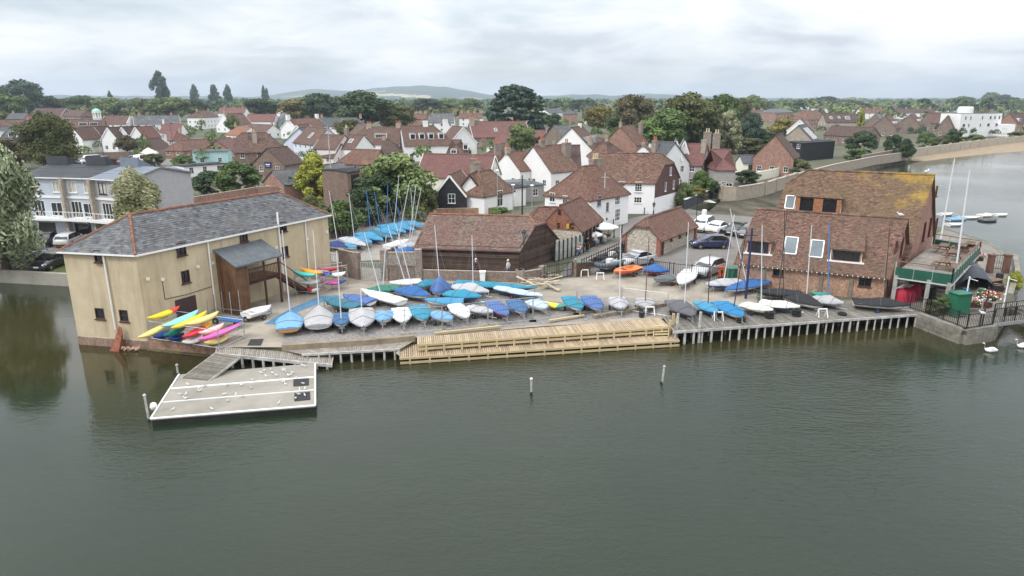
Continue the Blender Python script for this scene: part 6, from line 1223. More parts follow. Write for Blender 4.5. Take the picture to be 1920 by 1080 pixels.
STRAP = mat('strap', (.06, .06, .065), .8, .1); TYRE = mat('tyre', (.018, .018, .018), .85, .2); RIMS = {'g': GALV, 'y': mat('rim_yellow', (.6, .42, .02), .5, .1), 'r': mat('rim_red', (.5, .03, .04), .5, .1), 'b': mat('rim_blue', (.03, .06, .35), .5, .1)}
WHEEL = {}
def wheel_mesh(r, w_, rim):
    k = (r, w_, rim)
    if k not in WHEEL:
        b = MB(); pr = [(r * .58, -w_ * .5), (r * .92, -w_ * .5), (r, -w_ * .3), (r, w_ * .3), (r * .92, w_ * .5), (r * .58, w_ * .5)]; b.lathe(pr, 12); q = MB(); q.lathe([(r * .12, -w_ * .56), (r * .5, -w_ * .45), (r * .6, -w_ * .53), (r * .6, w_ * .53), (r * .5, w_ * .45), (r * .12, w_ * .56)], 12); WHEEL[k] = (b.mesh('tyre', TYRE, smooth=False), q.mesh('rim', RIMS[rim] if isinstance(rim, str) else rim))
    return WHEEL[k]
def wheel(parent, loc, r=.2, w_=.12, rim='g', rot=(math.pi / 2, 0, 0)):
    t_, q = wheel_mesh(r, w_, rim); o = inst('wheel', t_, parent, loc, rot); return o if parent and parent.parent else (inst('rim', q, o), o)[1]
def hb(s, fine): return (.80 + .2 * min(1, s / .38)) if s < .38 else max(0.015, (1 - ((s - .38) / .62) ** fine)) if s < 1 else .015
def boat(label, bow, stern, B, cover, hull=None, ch=.3, cp=.55, mast=None, troll='g', lift=.3, zp=1.55, D=.38, fine=2.0, name='dinghy', group=None, zl=LAND, deck=None, skirt=.10, cat='dinghy', stern_t=None):
    hull = hull or H_WH; pb, ps = G(*bow, zp), G(*stern, zp); d = (pb - ps).to_2d(); L = min(max(d.length, 2.4), 9); c = (pb + ps).to_2d() / 2; rz = math.atan2(d.y, d.x)
    root = thing(name, V3(c, zl), label, cat, group, rz); n = 11; S = [i / (n - 1) for i in range(n)]
    X = lambda s: -L / 2 + L * s; gun = lambda s: lift + D + .14 * max(0, s - .4) ** 1.5; keel = lambda s: lift + .02 + (D * .95) * max(0, (s - .72) / .28) ** 2.2
    rows = []
    for s in S:
        w2 = B / 2 * hb(s, fine); g_, k = gun(s), keel(s); rows.append([(X(s), w2 * a, k + (g_ - k) * z) for a, z in ((-1, 1), (-.97, .62), (-.80, .25), (-.42, .05), (0, 0), (.42, .05), (.80, .25), (.97, .62), (1, 1))])
    b = MB(); b.grid(rows); b.poly(*rows[0]); b.build('hull', hull, root, smooth=True, local=True)
    if stern_t: b = MB(); b.poly(*[(p[0] - .012, p[1] * .96, p[2]) for p in rows[0]]); b.build('transom', stern_t, root, local=True)
    m = 9; rows = []
    if cover:
        for s in S:
            w2 = B / 2 * hb(s, fine) + .035; g_ = gun(s); h = ch * (s / cp if s < cp else (1 - s) / (1 - cp)) ** .85 * (.55 + .45 * 1) + .05; r = []
            for j in range(m):
                t = -1 + 2 * j / (m - 1); wr = random.uniform(-.028, .028); sg = -.05 * math.sin(s * 9.4) * (1 - abs(t)) * min(1, ch * 2)
                r.append((X(s) + (.03 if s == 1 else -.03 if s == 0 else 0), w2 * t, g_ + h * (1 - abs(t) ** 1.25) + wr + sg))
            rows.append([(r[0][0], r[0][1] * 1.01, r[0][2] - skirt)] + r + [(r[-1][0], r[-1][1] * 1.01, r[-1][2] - skirt)])
        b = MB(); b.grid(rows); b.poly(*rows[0][::-1]); b.build('cover', cover, root, smooth=True, local=True)
        for k in (3, 7):
            st = MB(); P = [Vector(q) + Vector((0, 0, .012)) for q in rows[k]]
            for p, q in zip(P, P[1:]): st.tube(p, q, .014, n=4, cap=False)
            st.build('strap', STRAP, root, local=True)
        top = gun(cp) + ch
    else:
        for s in S:
            w2 = B / 2 * hb(s, fine) - .01; g_ = gun(s); dip = .26 if .08 < s < .62 else 0; r = [(X(s), w2 * t, g_ + .03 * (1 - t * t) - (dip if abs(t) < .72 else 0)) for t in (-1, -.74, -.70, -.3, 0, .3, .70, .74, 1)]; rows.append(r)
        b = MB(); b.grid(rows); b.build('deck', deck or H_WH, root, smooth=False, local=True); top = gun(.5)
        b = MB(); b.box(-L * .1, 0, gun(.4) - .08, .22, B * .8, .05); b.build('thwart', deck or H_WH, root, local=True)
    if mast:
        tx, ty, mm = mast[:3]; bl = Vector((X(cp), 0, gun(cp) - .1)); ca, sa = math.cos(rz), math.sin(rz); bwld = Vector((c.x + bl.x * ca, c.y + bl.x * sa, zl + bl.z))
        zt_ = ZA(bwld, ty); dep = bwld.y * CP - (zt_ - CAMZ) * SP; dx = (tx - 960) / F_PX * dep - bwld.x; h = zt_ - zl - bl.z
        tl = Vector((bl.x + dx * ca, -dx * sa, bl.z + h)); b = MB(); b.tube(bl, tl, .042, .030, 6); b.build('mast', mm, root, local=True)
        b = MB(); top_ = bl.lerp(tl, .82)
        for q in (Vector((X(.97), 0, gun(1))), Vector((X(.45), B / 2, gun(.4))), Vector((X(.45), -B / 2, gun(.4)))): b.tube(top_, q, .006, .006, 3, cap=False)
        tag(b.build('rigging', GALV, root, local=True), kind='stuff')
    if troll:
        b = MB(); ax = X(.42); b.tube((ax, -B * .45, .2), (ax, B * .45, .2), .03, n=5); b.tube((ax, 0, .2), (X(1) + .35, 0, .28), .03, n=5); b.box(ax, 0, .2 + lift * .25, .1, B * .6, lift * .5); b.box(X(.85), 0, keel(.85) - .06, .1, .4, .12); b.tube((X(.85), 0, .26), (X(.85), 0, keel(.85)), .03, n=5)
        t_ = b.build('trolley', GALV, root, local=True)
        for sg in (-1, 1): wheel(t_, (ax, sg * B * .47, .2), rim=troll); inst('rim', wheel_mesh(.2, .12, troll)[1], t_, (ax, sg * B * .47, .2), (math.pi / 2, 0, 0))
        post = MB(); post.tube((X(.98), 0, 0), (X(.98), 0, keel(.98)), .04, n=5); post.build('bow_prop', GALV, root, local=True)
    return root
FR = 'front row of dinghies above the boardwalk'; SR = 'second row of dinghies in the yard'; UR = 'turquoise covered dinghies in the upper park'
for a in (
    # front row: label, bow, stern, beam, cover, hull, cover height, peak, mast
    ('light blue covered dinghy with varnished wooden transom', (546, 588), (541, 618), 1.9, C_LB, H_WD, .35, .75, (529, 432, M_WH), 'g', H_WD, FR),
    ('grey covered dinghy with a high peak beside the light blue one', (600, 582), (597, 612), 2.1, C_GR, H_GY, .62, .7, (587, 431, M_WH), 'g', None, FR),
    ('small dark blue covered dinghy with its bow on a tyre', (641, 613), (639, 590), 1.4, C_DB, H_WH, .1, .6, (631, 470, M_WH), 'g', None, FR),
    ('large pale grey covered dinghy with its pointed bow to the water', (682, 616), (677, 581), 2.05, C_LG, H_GY, .55, .45, (676, 541, M_WH), 'g', None, FR),
    ('small sky blue covered dinghy right of the large pale grey one', (718, 602), (722, 589), 1.5, C_LB, H_WH, .35, .5, None, 'g', None, FR),
    ('white decked dinghy with bow to the water and oval hatch', (757, 607), (750, 580), 1.5, C_WH, H_WH, .10, .5, None, 'g', None, FR),
    ('teal blue covered dinghy pointing at the boardwalk', (797, 603), (782, 576), 1.5, C_TQ, H_WH, .12, .5, None, 'g', None, FR),
    ('light blue covered dinghy lying broadside by the wire fence', (848, 602), (814, 588), 1.35, C_LB, H_WH, .25, .5, None, 'g', None, FR),
    ('plain white upturned dinghy right of the wire fence post', (877, 599), (852, 573), 1.35, C_WH, H_WH, .18, .5, None, 'g', None, FR),
    ('low pale grey covered dinghy lying broadside', (924, 588), (880, 577), 1.25, C_LG, H_GY, .08, .5, None, 'g', None, FR),
    ('periwinkle blue covered dinghy with dark red hull', (952, 595), (921, 568), 1.4, C_PB, H_RD, .1, .5, None, 'g', None, FR),
    ('denim blue covered dinghy with white tape on its cover', (983, 589), (962, 565), 1.4, C_DB, H_WH, .12, .5, None, 'g', None, FR),
    ('pale ice blue covered dinghy by the second fence post', (1022, 579), (1000, 567), 1.45, C_PL, H_WH, .22, .5, None, 'g', None, FR),
    ('steel blue covered dinghy with a white stripe', (1089, 583), (1066, 559), 1.45, C_TL, H_WH, .1, .5, None, 'g', None, FR),
    ('strong blue covered dinghy beside the heavy timber baulk', (1126, 583), (1102, 558), 1.45, C_PB, H_WH, .12, .5, None, 'g', None, FR),
    ('crumpled pale grey covered dinghy with tall white mast', (1166, 582), (1156, 560), 1.5, C_LG, H_GY, .35, .55, (1164, 423, M_WH), 'g', None, FR),
    ('small open grey dinghy with a slack cover and dark mast', (1211, 578), (1208, 563), 1.5, C_GR, H_GY, .1, .55, (1217, 445, M_DK), 'g', None, FR),
    ('dark charcoal covered dinghy at the boardwalk end', (1300, 596), (1264, 566), 1.9, C_DK, H_DK, .45, .55, (1291, 417, M_WH), 'g', None, FR),
    ('turquoise covered dinghy beside a white trestle', (1344, 590), (1312, 568), 1.4, C_SK, H_BL, .25, .5, (1331, 476, M_BR), 'g', None, FR),
    ('bright blue covered dinghy with white hull on stacked tyres', (1393, 597), (1349, 568), 1.7, C_BR, H_WH, .22, .6, (1400, 429, M_NAV), 'g', None, FR),
    ('cream covered dinghy on a tyre stack with white mast', (1446, 584), (1398, 572), 1.6, C_CR, H_WH, .2, .6, (1429, 423, M_WH), 'b', None, FR),
    ('white covered dinghy with a blue hull band', (1499, 578), (1425, 568), 1.7, C_CR, H_BL, .25, .6, (1471, 395, M_BR), 'g', None, FR),
    ('black covered dinghy with pale hull on a trestle', (1542, 577), (1482, 558), 1.7, C_BK, H_WH, .5, .5, (1522, 423, M_WH), 'g', None, FR),
    ('grey wrapped dinghy with bright blue mast', (1578, 571), (1528, 560), 1.7, C_GR, H_GY, .35, .5, (1555, 418, M_BLU), 'g', None, FR),
    ('long black covered dinghy with white hull on a blue wheeled trolley', (1704, 575), (1600, 566), 1.9, C_BK, H_WH, .4, .55, (1668, 428, M_BR), 'b', None, FR),
    ('low black covered boat against the boathouse wall', (1418, 549), (1503, 551), 1.6, C_BK, H_DK, .25, .5, (1476, 392, M_BR), 'g', None, FR),
    # second row
    ('slate covered dinghy with yellow trolley wheels', (606, 562), (672, 577), 1.5, C_ST, H_DK, .15, .5, None, 'y', None, SR),
    ('mid blue covered dinghy behind the slate one', (644, 556), (697, 567), 1.5, C_PB, H_WH, .18, .5, None, 'g', None, SR),
    ('long white upturned hull on red trolley wheels', (679, 546), (753, 567), 1.5, C_WH, H_WH, .1, .5, (683, 436, M_WH), 'r', None, SR),
    ('green covered dinghy behind the white upturned hull', (689, 546), (746, 540), 1.6, C_GN, H_DK, .25, .5, (724, 442, M_WH), 'g', None, SR),
    ('white covered dinghy close under the flint wall', (731, 533), (789, 528), 1.5, C_WH, H_WH, .12, .5, (727, 422, M_WH), 'g', None, SR),
    ('blue covered dinghy with white hull in the middle yard', (804, 558), (752, 542), 1.9, C_BL, H_WH, .45, .45, (742, 420, M_WH), 'g', None, SR),
    ('muted blue covered dinghy under the flint wall', (786, 541), (812, 528), 1.5, C_TL, H_WD, .3, .5, None, 'g', None, SR),
    ('violet blue dinghy cover pulled up to a sharp peak', (818, 553), (832, 534), 1.7, C_PB, H_WH, 1.0, .5, (815, 422, M_WH), 'g', None, SR),
    ('turquoise covered white dinghy lying along the yard', (797, 565), (868, 566), 1.4, C_SK, H_WH, .12, .5, None, 'g', None, SR),
    ('bright teal covered navy dinghy in the middle yard', (903, 559), (838, 550), 1.7, C_TQ, H_BL, .35, .5, None, 'g', None, SR),
    ('pale grey covered dinghy with two bare masts', (917, 550), (852, 537), 1.7, C_LG, H_GY, .45, .55, (885, 441, M_WH), 'g', None, SR),
    ('very long teal covered rowing gig under the low wall', (1005, 543), (855, 530), 1.5, C_TL, H_DK, .12, .5, None, 'g', None, SR),
    ('long pale blue covered rowing boat with blue hull', (1018, 558), (932, 540), 1.1, C_PL, H_BL, .1, .5, None, 'r', None, SR),
    ('white dinghy standing up on edge by the railings', (1275, 536), (1296, 508), 1.6, C_WH, H_WH, .1, .5, None, 'r', None, SR),
    ('long grey covered dinghy beside the boathouse corner', (1322, 536), (1390, 528), 1.7, C_LG, H_BL, .3, .5, (1377, 402, M_WH), 'g', None, SR),
    ('big royal blue covered boat raised on a road trailer', (1358, 547), (1441, 524), 1.8, C_BL, H_WH, .2, .5, (1369, 392, M_WH), 'g', None, SR),
    ('flat grey covered dinghy by the black railings', (1226, 526), (1267, 519), 1.5, C_DG, H_GY, .12, .5, None, 'r', None, SR),
    # upper park
    ('navy covered dinghy nearest the mill in the upper park', (650, 466), (618, 456), 1.7, C_NV, H_WH, .4, .5, (617, 358, M_WH), 'g', None, UR),
    ('small turquoise covered dinghy beside the navy one', (669, 466), (640, 459), 1.5, C_SK, H_WH, .2, .5, None, 'g', None, UR),
    ('pale grey covered dinghy in the upper park', (687, 463), (645, 447), 1.6, C_LG, H_GY, .35, .5, (654, 362, M_WH), 'g', None, UR),
    ('turquoise covered dinghy right of the grey covered one', (698, 457), (660, 446), 1.6, C_SK, H_WH, .3, .5, None, 'g', None, UR),
    ('high peaked turquoise covered dinghy, fourth from the mill', (719, 453), (674, 438), 1.7, C_SK, H_BL, .5, .5, (687, 357, M_BLU), 'g', None, UR),
    ('dark teal covered dinghy in the middle of the upper row', (738, 448), (693, 435), 1.6, C_ST, H_DK, .3, .5, (702, 361, M_BLU), 'g', None, UR),
    ('turquoise covered dinghy below the tallest blue mast', (745, 442), (707, 430), 1.6, C_SK, H_BL, .4, .5, (727, 346, M_BLU), 'g', None, UR),
    ('turquoise covered dinghy third from the far end', (762, 438), (716, 423), 1.6, C_SK, H_BL, .5, .5, (748, 330, M_WH), 'g', None, UR),
    ('turquoise covered dinghy second from the far end', (779, 434), (737, 420), 1.6, C_SK, H_BL, .4, .5, (739, 378, M_BLU), 'g', None, UR),
    ('turquoise covered dinghy at the far end of the upper row', (797, 425), (754, 417), 1.6, C_SK, H_WH, .3, .5, (770, 352, M_WH), 'g', None, UR),
    ('white covered dinghy alone on the upper park gravel', (766, 452), (725, 463), 1.5, C_WH, H_WH, .25, .5, (768, 340, M_WH), 'g', None, UR),
    ('bright blue covered dinghy close behind the flint wall', (788, 470), (742, 471), 1.6, C_BL, H_WH, .3, .5, (780, 346, M_WH), 'g', None, UR),
    ('pale covered dinghy behind the bright blue one', (785, 459), (752, 463), 1.5, C_LG, H_WH, .25, .5, (790, 352, M_WH), 'g', None, UR),
): boat(a[0], a[1], a[2], a[3], a[4], a[5], a[6], a[7], a[8], a[9], stern_t=a[10], group=a[11])
boat('open white dinghy on a launching trolley by the stair porch', (505, 577), (465, 590), 1.5, None, H_WH, troll='g')
tr_ = bpy.data.objects; 
boat('orange rescue boat on a trolley by the railings', (1150, 512), (1197, 501), 1.7, None, H_OR, deck=mat('orange_deck', (.62, .20, .06), .5, .15), troll='g', name='rescue_boat', cat='boat')
boat('blue covered rescue boat with red hull by the railings', (1206, 508), (1245, 505), 1.8, C_BL, H_RD, .42, .45, None, 'g', name='rescue_boat', cat='boat')
def rib(label, bow, stern, tubem):
    pb, ps = G(*bow, 1.5), G(*stern, 1.5); d = (pb - ps).to_2d(); L = d.length; c = (pb + ps).to_2d() / 2; root = thing('inflatable_boat', V3(c, LAND), label, 'boat', 'inflatable boats by the lane', math.atan2(d.y, d.x)); B = 1.7
    P = [(-L / 2, -B / 2 + .2)] + [(L * .12, -B / 2 + .2)] + [(L * .12 + L * .36 * math.sin(t), (-B / 2 + .2) * math.cos(t)) for t in [math.pi * i / 10 for i in range(1, 10)]] + [(L * .12, B / 2 - .2), (-L / 2, B / 2 - .2)]
    b = MB()
    for p, q in zip(P, P[1:]): b.tube((*p, .7 + .1 * max(0, p[0])), (*q, .7 + .1 * max(0, q[0])), .22, n=8)
    b.build('tube', tubem, root, smooth=True, local=True); b = MB(); b.box(-.2, 0, .55, L * .8, B - .4, .1); b.build('floor', H_GY, root, local=True)
    b = MB(); b.box(-.3, 0, .6, .6, .5, .55, base=True); b.box(-.9, 0, .6, .5, .5, .3, base=True); b.build('console', H_WH, root, local=True); b = MB(); b.box(-L / 2 - .1, 0, .5, .3, .3, .8, base=True); b.box(-L / 2 - .1, 0, 1.3, .4, .34, .35, base=True); b.build('outboard', DARKM, root, local=True)
    b = MB(); b.tube((0, -.7, .2), (0, .7, .2), .04); b.tube((0, 0, .2), (L / 2 + .6, 0, .3), .04); b.box(0, 0, .35, 1.2, .8, .2); t_ = b.build('trolley', GALV, root, local=True)
    for sg in (-1, 1): wheel(t_, (0, sg * .75, .25), .25, .15)
rib('grey inflatable boat with white console by the lane', (1118, 505), (1160, 492), mat('tube_grey', (.10, .12, .14), .5, .1)); rib('black inflatable boat with yellow seats behind the grey one', (1122, 492), (1166, 478), mat('tube_black', (.03, .035, .04), .5, .1))
# small craft moored off the quay
for x0, x1, y, cv, hl, lb in ((1765, 1783, 399, None, H_WH, 'small white moored boat left of the blue covered one'), (1778, 1812, 408, C_LB, H_WH, 'moored boat with blue cover in the harbour'), (1800, 1840, 405, None, H_WH, 'long white moored launch in the harbour'), (1778, 1803, 418, None, H_WH, 'white moored dinghy nearest the quay'), (1840, 1858, 401, C_CR, H_WH, 'cream topped moored boat'), (1840, 1870, 410, C_DK, H_DK, 'dark moored boat with white tender'), (1868, 1886, 400, None, H_WH, 'rightmost small white moored boat'), (1765, 1800, 441, C_DG, H_WH, 'grey moored yacht behind the terrace'), (1800, 1812, 443, None, H_OR, 'orange nosed moored dory behind the terrace')):
    boat(lb, (x1, y), (x0, y + 1), 1.6, cv, hl, .2, .5, None, None, lift=-.15, zp=.3, zl=0.0, name='moored_boat', group='small craft moored in the harbour', cat='boat')
# ---------------------------------------------------------------- kayaks on racks
def kayak(label, pA, pB, z, B, mats, roll=0, group='kayaks stacked on the rack'):
    p, q = G(*pA, z), G(*pB, z); d = q - p; L = min(d.length, 4.6); c = (p + q) / 2; root = thing('kayak', c, label, 'kayak', group, math.atan2(d.y, d.x)); n = 13; rows = []; B *= 1.12
    for i in range(n):
        s = i / (n - 1); w2 = B / 2 * max(.05, math.sin(math.pi * s) ** .62); rk = .16 * abs(2 * s - 1) ** 3; rows.append([(-L / 2 + L * s, w2 * math.cos(t), .21 * max(.25, math.sin(math.pi * s) ** .5) * math.sin(t) * (1.0 if math.sin(t) < 0 else .85) + rk) for t in [2 * math.pi * k / 10 for k in range(10)]])
    b = MB(); b.grid(rows, closed=True); b.poly(*rows[0]); b.poly(*rows[-1][::-1])
    if len(mats) > 1:
        for i in range(n - 1):
            for k in range(10): b.m[i * 10 + k] = 1 if i >= n * .55 else 0
    b.build('hull', list(mats), root, smooth=True, local=True); b = MB(); b.lathe([(.30, 0), (.33, .02), (.30, .06), (.24, .03), (.2, -.02)], 12); o = inst('cockpit', b.mesh('cockpit', DARKM), root, (-.1, 0, -.13), (math.pi, 0, 0)); o.scale = (1.3, .62 * B / .6, 1); root.rotation_euler.x = roll; return root
K = {k: mat('kayak_' + k, c, .4, .06, coat=.2) for k, c in dict(yellow=(.80, .58, .02), paleyellow=(.80, .66, .22), red=(.72, .05, .035), aqua=(.25, .62, .66), green=(.01, .22, .17), blue=(.015, .06, .30), pink=(.72, .10, .42), rose=(.82, .50, .46), white=(.75, .75, .75), crimson=(.62, .03, .06), gold=(.75, .38, .02), teal=(.05, .52, .48), orange=(.85, .36, .02)).items()}
for lb, a, c, z, B, ms in (('yellow and red kayak on the top tier of the front rack', (277, 600), (337, 578), 2.75, .6, ('yellow', 'red')), ('yellow kayak jutting out at the lower left of the rack', (259, 637), (318, 606), 2.0, .55, ('paleyellow',)), ('aqua camouflage kayak on the front rack', (304, 616), (372, 585), 2.45, .75, ('aqua',)), ('bright yellow kayak second from the right on the top tier', (321, 619), (388, 587), 2.3, .62, ('yellow',)), ('pale yellow kayak at the right of the top tier', (346, 612), (410, 588), 2.35, .62, ('paleyellow',)), ('dark green kayak in the middle tier', (307, 633), (350, 611), 1.75, .58, ('green',)), ('red and gold kayak in the middle tier', (342, 636), (398, 606), 1.75, .66, ('crimson', 'gold')), ('pale pink kayak in the middle tier', (373, 628), (420, 610), 1.9, .56, ('rose',)), ('magenta pink kayak sticking out at the right of the rack', (372, 641), (452, 609), 1.75, .56, ('pink',)), ('blue sit-on board on the bottom tier', (285, 632), (318, 624), 1.25, .85, ('blue',)), ('royal blue sit-on board in the bottom tier', (314, 637), (345, 628), 1.25, .85, ('blue',)), ('white sit-on board in the bottom tier', (342, 645), (380, 632), 1.25, .85, ('white',)), ('cream sit-on board at the bottom right of the rack', (384, 647), (430, 630), 1.2, .8, ('paleyellow',))):
    kayak(lb, a, c, z, B, [K[m] for m in ms])
def rack(label, P, zs, name='kayak_rack', out=.9):
    root = thing(name, V3(P[0].to_2d(), LAND), label, 'rack')
    for a, c in P if isinstance(P[0], tuple) else [(P[0], P[1])]: pass
    return root
def rackframe(label, c0, c1, n, dep, zs):
    a, c = G(*c0), G(*c1); d = (c - a).normalized(); nn = Vector((-d.y, d.x, 0)); root = thing('kayak_rack', a, label, 'rack')
    for i in range(n):
        for k in (0, 1): p = a.lerp(c, i / (n - 1)) + nn * dep * k; b = MB(); b.tube(p, p + Vector((0, 0, zs[-1] + .35)), .035, n=6); b.build('upright', GALV, root)
        for z in zs: p = a.lerp(c, i / (n - 1)) + Vector((0, 0, z)); b = MB(); b.tube(p - nn * .15, p + nn * (dep + .15), .03, n=6); b.build('arm', GALV, root)
    for k in (0, 1):
        for z in (zs[0], zs[-1] + .3): b = MB(); b.tube(a + nn * dep * k + Vector((0, 0, z)), c + nn * dep * k + Vector((0, 0, z)), .03, n=6); b.build('rail', GALV, root)
rackframe('galvanised rack holding the bright kayaks on the quay', (283, 637), (412, 656), 2, 2.4, (.12, .55, 1.05)); rackframe('second galvanised rack beside the mill wall', (556, 552), (600, 556), 2, 1.6, (.3, .95, 1.5)); rackframe('galvanised rack with a white top bar under the brick wall', (606, 541), (652, 534), 2, 1.2, (.5, .9, 1.5))
for lb, a, c, z, B, ms in (('teal kayak on the second rack', (549, 511), (592, 518), 2.75, .62, ('teal',)), ('orange kayak on top of the second rack', (562, 505), (606, 514), 2.85, .62, ('orange',)), ('white hull upturned on the second rack', (554, 526), (600, 530), 2.0, .95, ('white',)), ('red and white board at the bottom of the second rack', (576, 541), (598, 545), 1.35, .8, ('crimson', 'white')), ('grey blue kayak on the third rack', (600, 511), (622, 515), 2.45, .7, ('blue',)), ('white kayak on the third rack', (618, 517), (648, 513), 2.3, .7, ('white',)), ('pink and blue board low on the third rack', (602, 531), (650, 528), 1.6, .8, ('pink', 'blue')), ('red board behind the third rack', (582, 508), (640, 503), 2.2, .5, ('crimson',))): kayak(lb, a, c, z, B, [K[m] for m in ms], group='kayaks on the racks beside the mill')
kayak('yellow and green kayak behind the wire fence', (1022, 569), (1060, 577), 1.35, .75, [K['yellow'], K['green']], group='kayaks in the yard'); kayak('green kayak against the boathouse wall', (1519, 550), (1556, 553), 1.45, .7, [K['green']], group='kayaks in the yard')
# empty boat trailer with blue boards and frames
tr = thing('boat_trailer', G(430, 596), 'empty galvanised boat trailer with blue boards', 'trailer'); tz = LAND
for a, c, z in (((392, 598), (448, 606), .45), ((405, 588), (462, 594), .45), ((392, 598), (405, 588), .45), ((448, 606), (462, 594), .45), ((385, 575), (440, 590), 1.6), ((398, 565), (455, 578), 1.6)): b = MB(); b.tube(G(*a, tz) + Vector((0, 0, z)), G(*c, tz) + Vector((0, 0, z)), .035, n=6); b.build('frame_bar', GALV, tr)
for x, y, h in ((436, 603, 2.3), (452, 596, 2.2), (392, 598, 1.5), (420, 592, 1.9), (405, 590, 1.6)): p = G(x, y); b = MB(); b.tube(p + Vector((0, 0, .3)), p + Vector((0, 0, h)), .03, n=6); b.build('upright', GALV, tr)
slab(tr, 'board', [G(x, y, LAND + .62) for x, y in ((408, 600), (447, 604), (458, 597), (420, 593))], .06, C_BL)
for x, y in ((404, 602), (444, 607), (461, 599)): wheel(tr, G(x, y, LAND + .22) - tr.location, .24, .14, 'y' if x == 444 else 'g')
